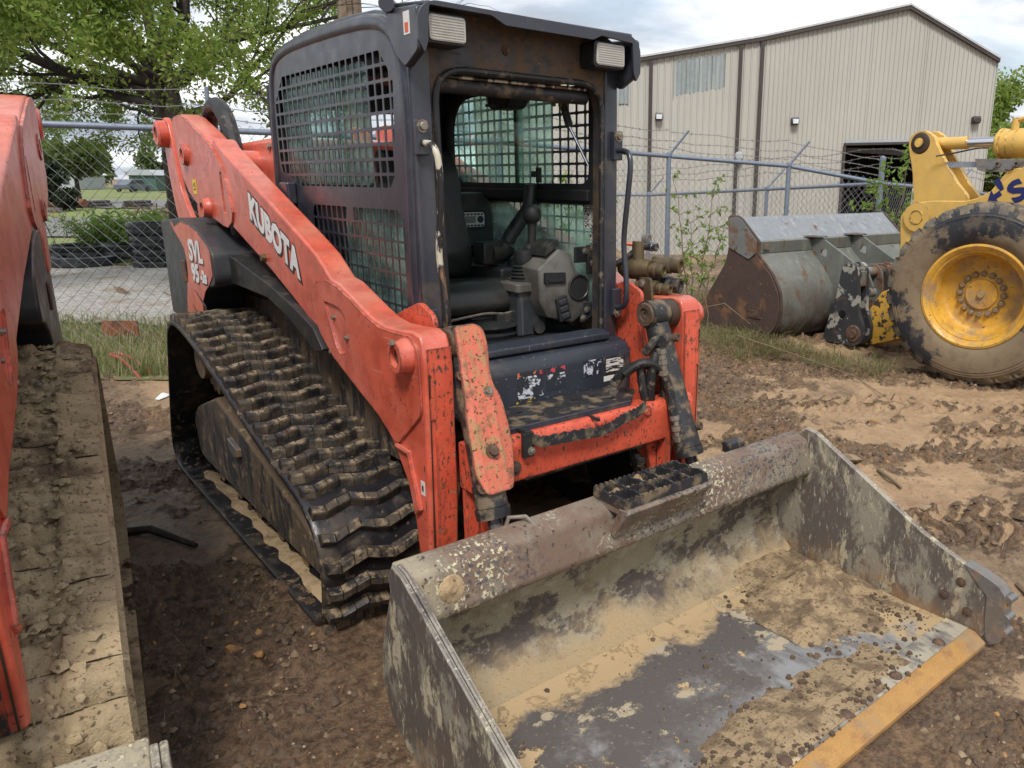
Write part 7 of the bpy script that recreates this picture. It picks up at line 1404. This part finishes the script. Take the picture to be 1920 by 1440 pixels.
# ------------------------------------------------------------------ things beyond the left fence
def tyre_obj(label, L, H, z, ro, ri, h_, tilt=(0, 0, 0), group='black tyres and tubs beyond the fence'):
    root = thing('black_tyre', label, 'tyre', bgp(L, H, z), tilt, group); mb = MB(); mb.lathe([(ri, h_ * 0.15), (ri * 1.06, 0.02), (ro * 0.94, 0), (ro, h_ * 0.12), (ro, h_ * 0.45), (ro * 0.985, h_ * 0.5), (ro, h_ * 0.55), (ro, h_ * 0.88), (ro * 0.94, h_), (ri * 1.06, h_ * 0.98), (ri, h_ * 0.85)], (0, 0, 0), (0, 0, 1), 40, False); mb.build('rubber_ring', 'black_poly', root, smooth=40); return root
tyre_obj('bottom black tyre of the tall stack beyond the fence', -9.75, 16.6, 0.02, 0.47, 0.33, 0.28); tyre_obj('middle black tyre of the tall stack beyond the fence', -9.78, 16.6, 0.30, 0.46, 0.33, 0.28); tyre_obj('top black tyre of the tall stack beyond the fence', -9.83, 16.6, 0.58, 0.45, 0.33, 0.27)
tyre_obj('wide black tyre lying flat in the weeds, farthest left of the row', -11.5, 16.8, 0.10, 0.66, 0.52, 0.26); tyre_obj('low black tyre lying in front of the wide flat tyre', -10.95, 16.0, 0.0, 0.62, 0.48, 0.20); tyre_obj('black tyre lying flat next to the tall stack', -10.55, 16.9, 0.08, 0.52, 0.38, 0.30)
tyre_obj('small upright looking black tub beside the left loader', -11.9, 15.6, 0.05, 0.20, 0.15, 0.45); tyre_obj('thin black tyre flattened before the tall stack', -9.3, 15.9, 0.0, 0.50, 0.40, 0.12)
rp_ = thing('rusty_pipe', 'long rusty pipe lying on blocks beside the cedar bush', 'pipe', bgp(-31, 41.5, 0.42)); mb = MB(); mb.cyl(-R_ * 3.5, R_ * 3.2, 0.22, n=16); mb.build('pipe', 'rust_pipe', rp_)
ib = thing('steel_beam', 'brown steel beam lying on the ground below the rusty pipe', 'beam', bgp(-30.5, 38.5, 0.0)); mb = MB(); mb.box(R_ * 0.2 + Vector((0, 0, 0.15)), (6.5, 0.3, 0.28), Matrix.Rotation(math.atan2(LFx[1], LFx[0]), 3, 'Z')); mb.build('beam', 'rust_grey_plate', ib)
for i, (L, n_, lab) in enumerate(((-29.2, 6, 'dark pipe stack nearest the young tree trunk'), (-27.0, 10, 'round dark pipe stack in the middle of the lot edge'), (-24.8, 7, 'dark pipe stack at the right, by the orange loader arm'))):
    ps = thing('pipe_stack', lab, 'pipe stack', bgp(L, 44.0, 0.0), group='dark pipe stacks along the street'); ps.scale = (0.6, 0.6, 0.6)
    for row in range(3):
        for j in range(max(1, n_ // 2 - row)):
            mb = MB(); c_ = R_ * ((j - (n_ // 2 - row) / 2) * 0.30) + Vector((0, 0, 0.15 + row * 0.26)); mb.lathe([(0.09, 0), (0.14, 0), (0.14, 3), (0.09, 3)], c_, tuple(F_v), 10); mb.build('pipe', 'black_steel', ps)
dbr = thing('brush_pile', 'brown pile of cut brush past the gravel, against the orange loader arm', 'brush pile', bgp(-14.2, 25.0, 0.0)); mb = MB(); rg = random.Random(8)
for _ in range(240):
    p = R_ * rg.gauss(0, 0.55) + F_v * rg.gauss(0, 0.5); p.z = abs(rg.gauss(0.0, 0.42)); d_ = Vector((rg.gauss(0, 1), rg.gauss(0, 1), rg.gauss(0, .35))).normalized() * rg.uniform(0.2, 0.6); mb.tube([p - d_, p + Vector((rg.gauss(0, .05), rg.gauss(0, .05), rg.gauss(0, .05))), p + d_], 0.02, 4, cap=False)
mb.build('branches', 'twig', dbr, kind='stuff')
def house(label, cat, L, H, w_, d_, h_, mat, roof_h, name, band=None):
    root = thing(name, label, cat, bgp(L, H, 0), (0, 0, math.atan2(LFx[1], LFx[0]))); mb = MB(); mb.box((0, d_ / 2, h_ / 2 + 0.1), (w_, d_, h_)); wl_ = mb.build('wall', mat, root)
    mb = MB(); mb.prism([(-w_ / 2 - 0.3, h_ + 0.1), (w_ / 2 + 0.3, h_ + 0.1), (w_ / 2 - roof_h, h_ + 0.1 + roof_h), (-w_ / 2 + roof_h, h_ + 0.1 + roof_h)], 'y', -0.3, d_ + 0.3); mb.build('roof', 'house_grey' if mat != 'house_grey' else 'house_white', root)
    for k in range(int(w_ // 2.2)): x_ = -w_ / 2 + 1.1 + k * 2.2; mb = MB(); mb.box((x_, -0.02, h_ * 0.58), (0.9, 0.08, h_ * 0.36)); mb.build('window', 'window_dark', root)
    return root
house('grey low house at the far left behind the cedar bush', 'house', -76.5, 108, 7, 6, 1.9, 'house_grey', 1.0, 'house'); house('dark green low building beyond the street', 'building', -60.5, 102, 3.4, 5, 1.9, 'house_green', 0.7, 'shed')
house('long white camper trailer parked beyond the green building', 'camper', -66.0, 112, 5.5, 3, 2.3, 'house_white', 0.2, 'camper'); house('white camper trailer at the right of the distant row', 'camper', -62.5, 116, 4.2, 3, 2.2, 'house_white', 0.2, 'camper')
def car(label, L, H):
    root = thing('parked_car', label, 'car', bgp(L, H, 0.08), (0, 0, math.atan2(LFx[1], LFx[0]) + 1.45)); mb = MB(); mb.prism(rnd([(-2.1, 0.3), (2.1, 0.3), (2.15, 0.8), (1.1, 0.92), (0.6, 1.42), (-1.0, 1.42), (-1.7, 0.95), (-2.15, 0.85)], 0.1), 'y', -0.85, 0.85); mb.build('body', 'car_paint', root, bevel=0.05)
    mb = MB(); mb.prism([(0.95, 0.95), (0.55, 1.34), (-0.95, 1.34), (-1.5, 0.97)], 'y', -0.87, 0.87); mb.build('window', 'window_dark', root)
    for x_ in (-1.3, 1.3):
        for y_ in (-0.8, 0.8): mb = MB(); mb.cyl((x_, y_ - 0.1, 0.32), (x_, y_ + 0.1, 0.32), 0.33); mb.build('wheel', 'black_poly', root)
car('dark grey car parked on the far lawn left of the campers', -57.0, 94)
up_ = thing('utility_pole', 'weathered wooden utility pole standing behind the cab', 'utility pole', bgp(-4.55, 14.4, 0)); mb = MB(); mb.tube([(0, 0, -0.3), (0, 0, 3), (0.01, 0, 9)], [0.23, 0.215, 0.17], 16); mb.build('pole', 'wood_pole', up_)

# ------------------------------------------------------------------ loose things on the ground
rg = random.Random(17)
def rock_mesh(seed, flat=0.6):
    bm = bmesh.new(); bmesh.ops.create_icosphere(bm, subdivisions=2, radius=1.0); r_ = random.Random(seed); o_ = Vector((r_.uniform(0, 50), 0, seed))
    for v in bm.verts:
        k = 1 + 0.55 * mnoise.noise(v.co * 0.9 + o_) + 0.2 * mnoise.noise(v.co * 2.4 + o_); v.co *= k; v.co.x *= 1.25; v.co.z *= flat
    me = bpy.data.meshes.new('stone'); bm.to_mesh(me); bm.free(); return me
RM = []
for i in range(6):
    me = rock_mesh(i + 3, 0.5 + 0.06 * (i % 3)); me.materials.append(MATS['stone' if i < 4 else 'stone_orange']); me.polygons.foreach_set('use_smooth', [True] * len(me.polygons)); me.set_sharp_from_angle(angle=R(28)); RM.append(me)
def stone(x, y, r_, k, label, group='loose stones in the mud'):
    o = bpy.data.objects.new('stone', RM[k]); link(o); o.location = (x, y, float(ground_z(x, y)) + r_ * 0.2); o.scale = (r_, r_ * rg.uniform(0.7, 1.0), r_); o.rotation_euler = (rg.uniform(-.2, .2), rg.uniform(-.2, .2), rg.uniform(0, 6)); tag(o, label, 'stone', group)
stone(2.44, -0.26, 0.062, 0, 'larger brown stone on the open mud behind the bucket corner'); stone(2.32, -0.33, 0.052, 2, 'second brown stone right behind the bucket corner'); stone(1.10, -2.02, 0.05, 4, 'angular tan stone in front of the yellow cutting edge')
stone(-1.28, 0.1, 0.028, 4, 'small orange stone in the mud beside the front of the track'); stone(-1.22, -0.02, 0.022, 5, 'flat orange chip of stone just below the track bottom'); stone(-1.45, -0.75, 0.030, 1, 'grey brown stone on the mud midway between the two loaders'); stone(3.3, 0.1, 0.035, 5, 'orange brown stone on the open mud right of the bucket, farther back'); stone(2.0, -1.0, 0.03, 3, 'pale stone on the open mud close to the side cutter')
# pebbles and clods too small to pick apart
g = np.random.default_rng(5); base = np.array([[1, 0, 0], [0.31, 0.95, 0], [-0.81, 0.59, 0], [-0.81, -0.59, 0], [0.31, -0.95, 0], [0.25, 0.2, 0.8], [-0.4, -0.1, 0.7]])
bf = np.array([[0, 1, 5], [1, 2, 5], [2, 6, 5], [2, 3, 6], [3, 4, 6], [4, 5, 6], [4, 0, 5]])
def clods(name, n, fn, r0, r1, mat, seed):
    g = np.random.default_rng(seed); P = np.array([fn(g) for _ in range(n)]); r_ = (r0 + (r1 - r0) * g.random(n) ** 3.2)[:, None, None]; a = g.random(n) * 6.283; c_, s_ = np.cos(a), np.sin(a)
    B = base[None] * (0.65 + 0.7 * g.random((n, 7, 1))) * r_; B[:, :, 2] *= 1.15; x = B[:, :, 0] * c_[:, None] - B[:, :, 1] * s_[:, None]; y = B[:, :, 0] * s_[:, None] + B[:, :, 1] * c_[:, None]; z = ground_z(P[:, 0], P[:, 1])
    V = np.stack([x + P[:, 0:1], y + P[:, 1:2], B[:, :, 2] + z[:, None] - 0.002], -1).reshape(-1, 3); Fc = (np.arange(n)[:, None, None] * 7 + bf[None]).reshape(-1, 3); return raw(name, V, Fc, mat, kind='stuff')
def near_pt(g):
    while True:
        u = g.random()
        if u < 0.16: x, y = -1.75 + 0.85 * g.random(), -2.2 + 6.5 * g.random()
        elif u < 0.85: x, y = 1.05 + 4.2 * g.random(), -1.9 + 4.6 * g.random()
        else: x, y = 0.3 + 2.0 * g.random(), -2.4 + 0.6 * g.random()
        if -1.0 < x < 1.08 and y > -1.85: continue
        if float(crumb(x, y)) > 0.1 + 0.8 * g.random(): return x, y
clods('soil_clods', 20000, near_pt, 0.003, 0.022, 'clod', 31); clods('pebbles', 2600, near_pt, 0.004, 0.016, 'stone', 33); clods('orange_pebbles', 500, near_pt, 0.005, 0.018, 'stone_orange', 35)
def straw_pt(g):
    u = g.random(); return (1.1 + 3.2 * g.random(), -2.1 + 4.0 * g.random()) if u < 0.75 else (-1.6 + 0.7 * g.random(), -1.5 + 6 * g.random())
blades('straw', scatter(700, straw_pt, 41), 'grass_dry', 0.03, 0.09, 0.0016, 3.0, 42, 0.9)
def stick(label, pts, r_, mat='twig', name='stick', cat='stick', group=None):
    mb = MB(); P = [Vector((x, y, float(ground_z(x, y)) + z)) for x, y, z in pts]; o0 = P[0].copy(); mb.tube([p - o0 for p in P], [r_] * (len(P) - 1) + [r_ * 0.6], 7); o = mb.build(name, mat, None); o.location = o0; tag(o, label, cat, group)
stick('thin brown stick lying on the mud behind the bucket corner', [(2.46, -0.45, 0.015), (2.36, -0.58, 0.03), (2.24, -0.73, 0.015)], 0.012)
stick('grey stick half buried right of the side cutter', [(1.62, -1.66, 0.01), (1.52, -1.76, 0.02), (1.45, -1.9, 0.01)], 0.016); stick('dark bark strip in the mud between the two loaders', [(-1.42, 1.62, 0.01), (-1.3, 1.5, 0.03), (-1.16, 1.18, 0.012)], 0.022, 'bark')
stick('long dry stalk reaching from the grass toward the wheel loader tyre', [(4.35, 2.35, 0.12), (4.42, 1.7, 0.10), (4.3, 0.9, 0.05), (4.05, 0.45, 0.02)], 0.006); stick('dry forked stalk arching before the rusty bucket end', [(4.2, 2.9, 0.0), (4.32, 2.8, 0.35), (4.42, 2.6, 0.42), (4.5, 2.3, 0.22)], 0.005); stick('dry upright stalk against the rusty bucket end', [(4.3, 2.75, 0.0), (4.3, 2.72, 0.3), (4.28, 2.78, 0.52)], 0.005)
mb = MB(); P0 = bgp(-4.55, 7.35, 0.0); mb.tube([(0, 0, 0.10), tuple(R_ * 0.5 + Vector((0, 0, 0.11))), tuple(R_ * 1.25 + F_v * 0.05 + Vector((0, 0, 0.13)))], [0.05, 0.06, 0.05], 9); o = mb.build('log', 'old_board', None); o.location = P0; tag(o, 'weathered log lying at the grass edge between the loaders', 'log')
mb = MB(); pts = [(-0.96, 4.05, 0.02), (-0.86, 4.0, 0.02), (-0.80, 4.3, 0.10), (-0.86, 4.75, 0.24), (-0.92, 5.05, 0.26), (-0.80, 4.95, 0.24), (-0.68, 4.5, 0.12), (-0.62, 4.1, 0.04), (-0.68, 3.95, 0.02), (-0.6, 4.0, 0.03), (-0.5, 4.05, 0.03)]
mb.tube(sp3([(x, y, z) for x, y, z in pts], 50), 0.013, 8); o = mb.build('red_cable', 'red_cable', None); tag(o, 'looped red and black cable on the mud between the loaders', 'cable')
mb = MB(); mb.add([(0, 0, 0.0), (0.07, 0.01, 0.015), (0.09, 0.05, 0.02), (0.03, 0.07, 0.03), (-0.02, 0.04, 0.0), (0.04, 0.035, 0.045)], [(0, 1, 5), (1, 2, 5), (2, 3, 5), (3, 4, 5), (4, 0, 5)]); o = mb.build('litter', 'litter', None, smooth=60); o.location = (-0.80, 3.80, float(ground_z(-0.8, 3.8)) + 0.01); tag(o, 'crumpled white scrap of litter beside the red cable', 'litter')
mb = MB(); mb.box((0, 0, 0), (0.36, 0.02, 0.15), Matrix.Rotation(math.atan2(LFx[1], LFx[0]), 3, 'Z')); o = mb.build('rusty_sheet', 'rust_pipe', None); o.location = bgp(-4.95, 7.6, 0.30); tag(o, 'small rusty metal sheet standing in the grass by the fence', 'metal sheet')
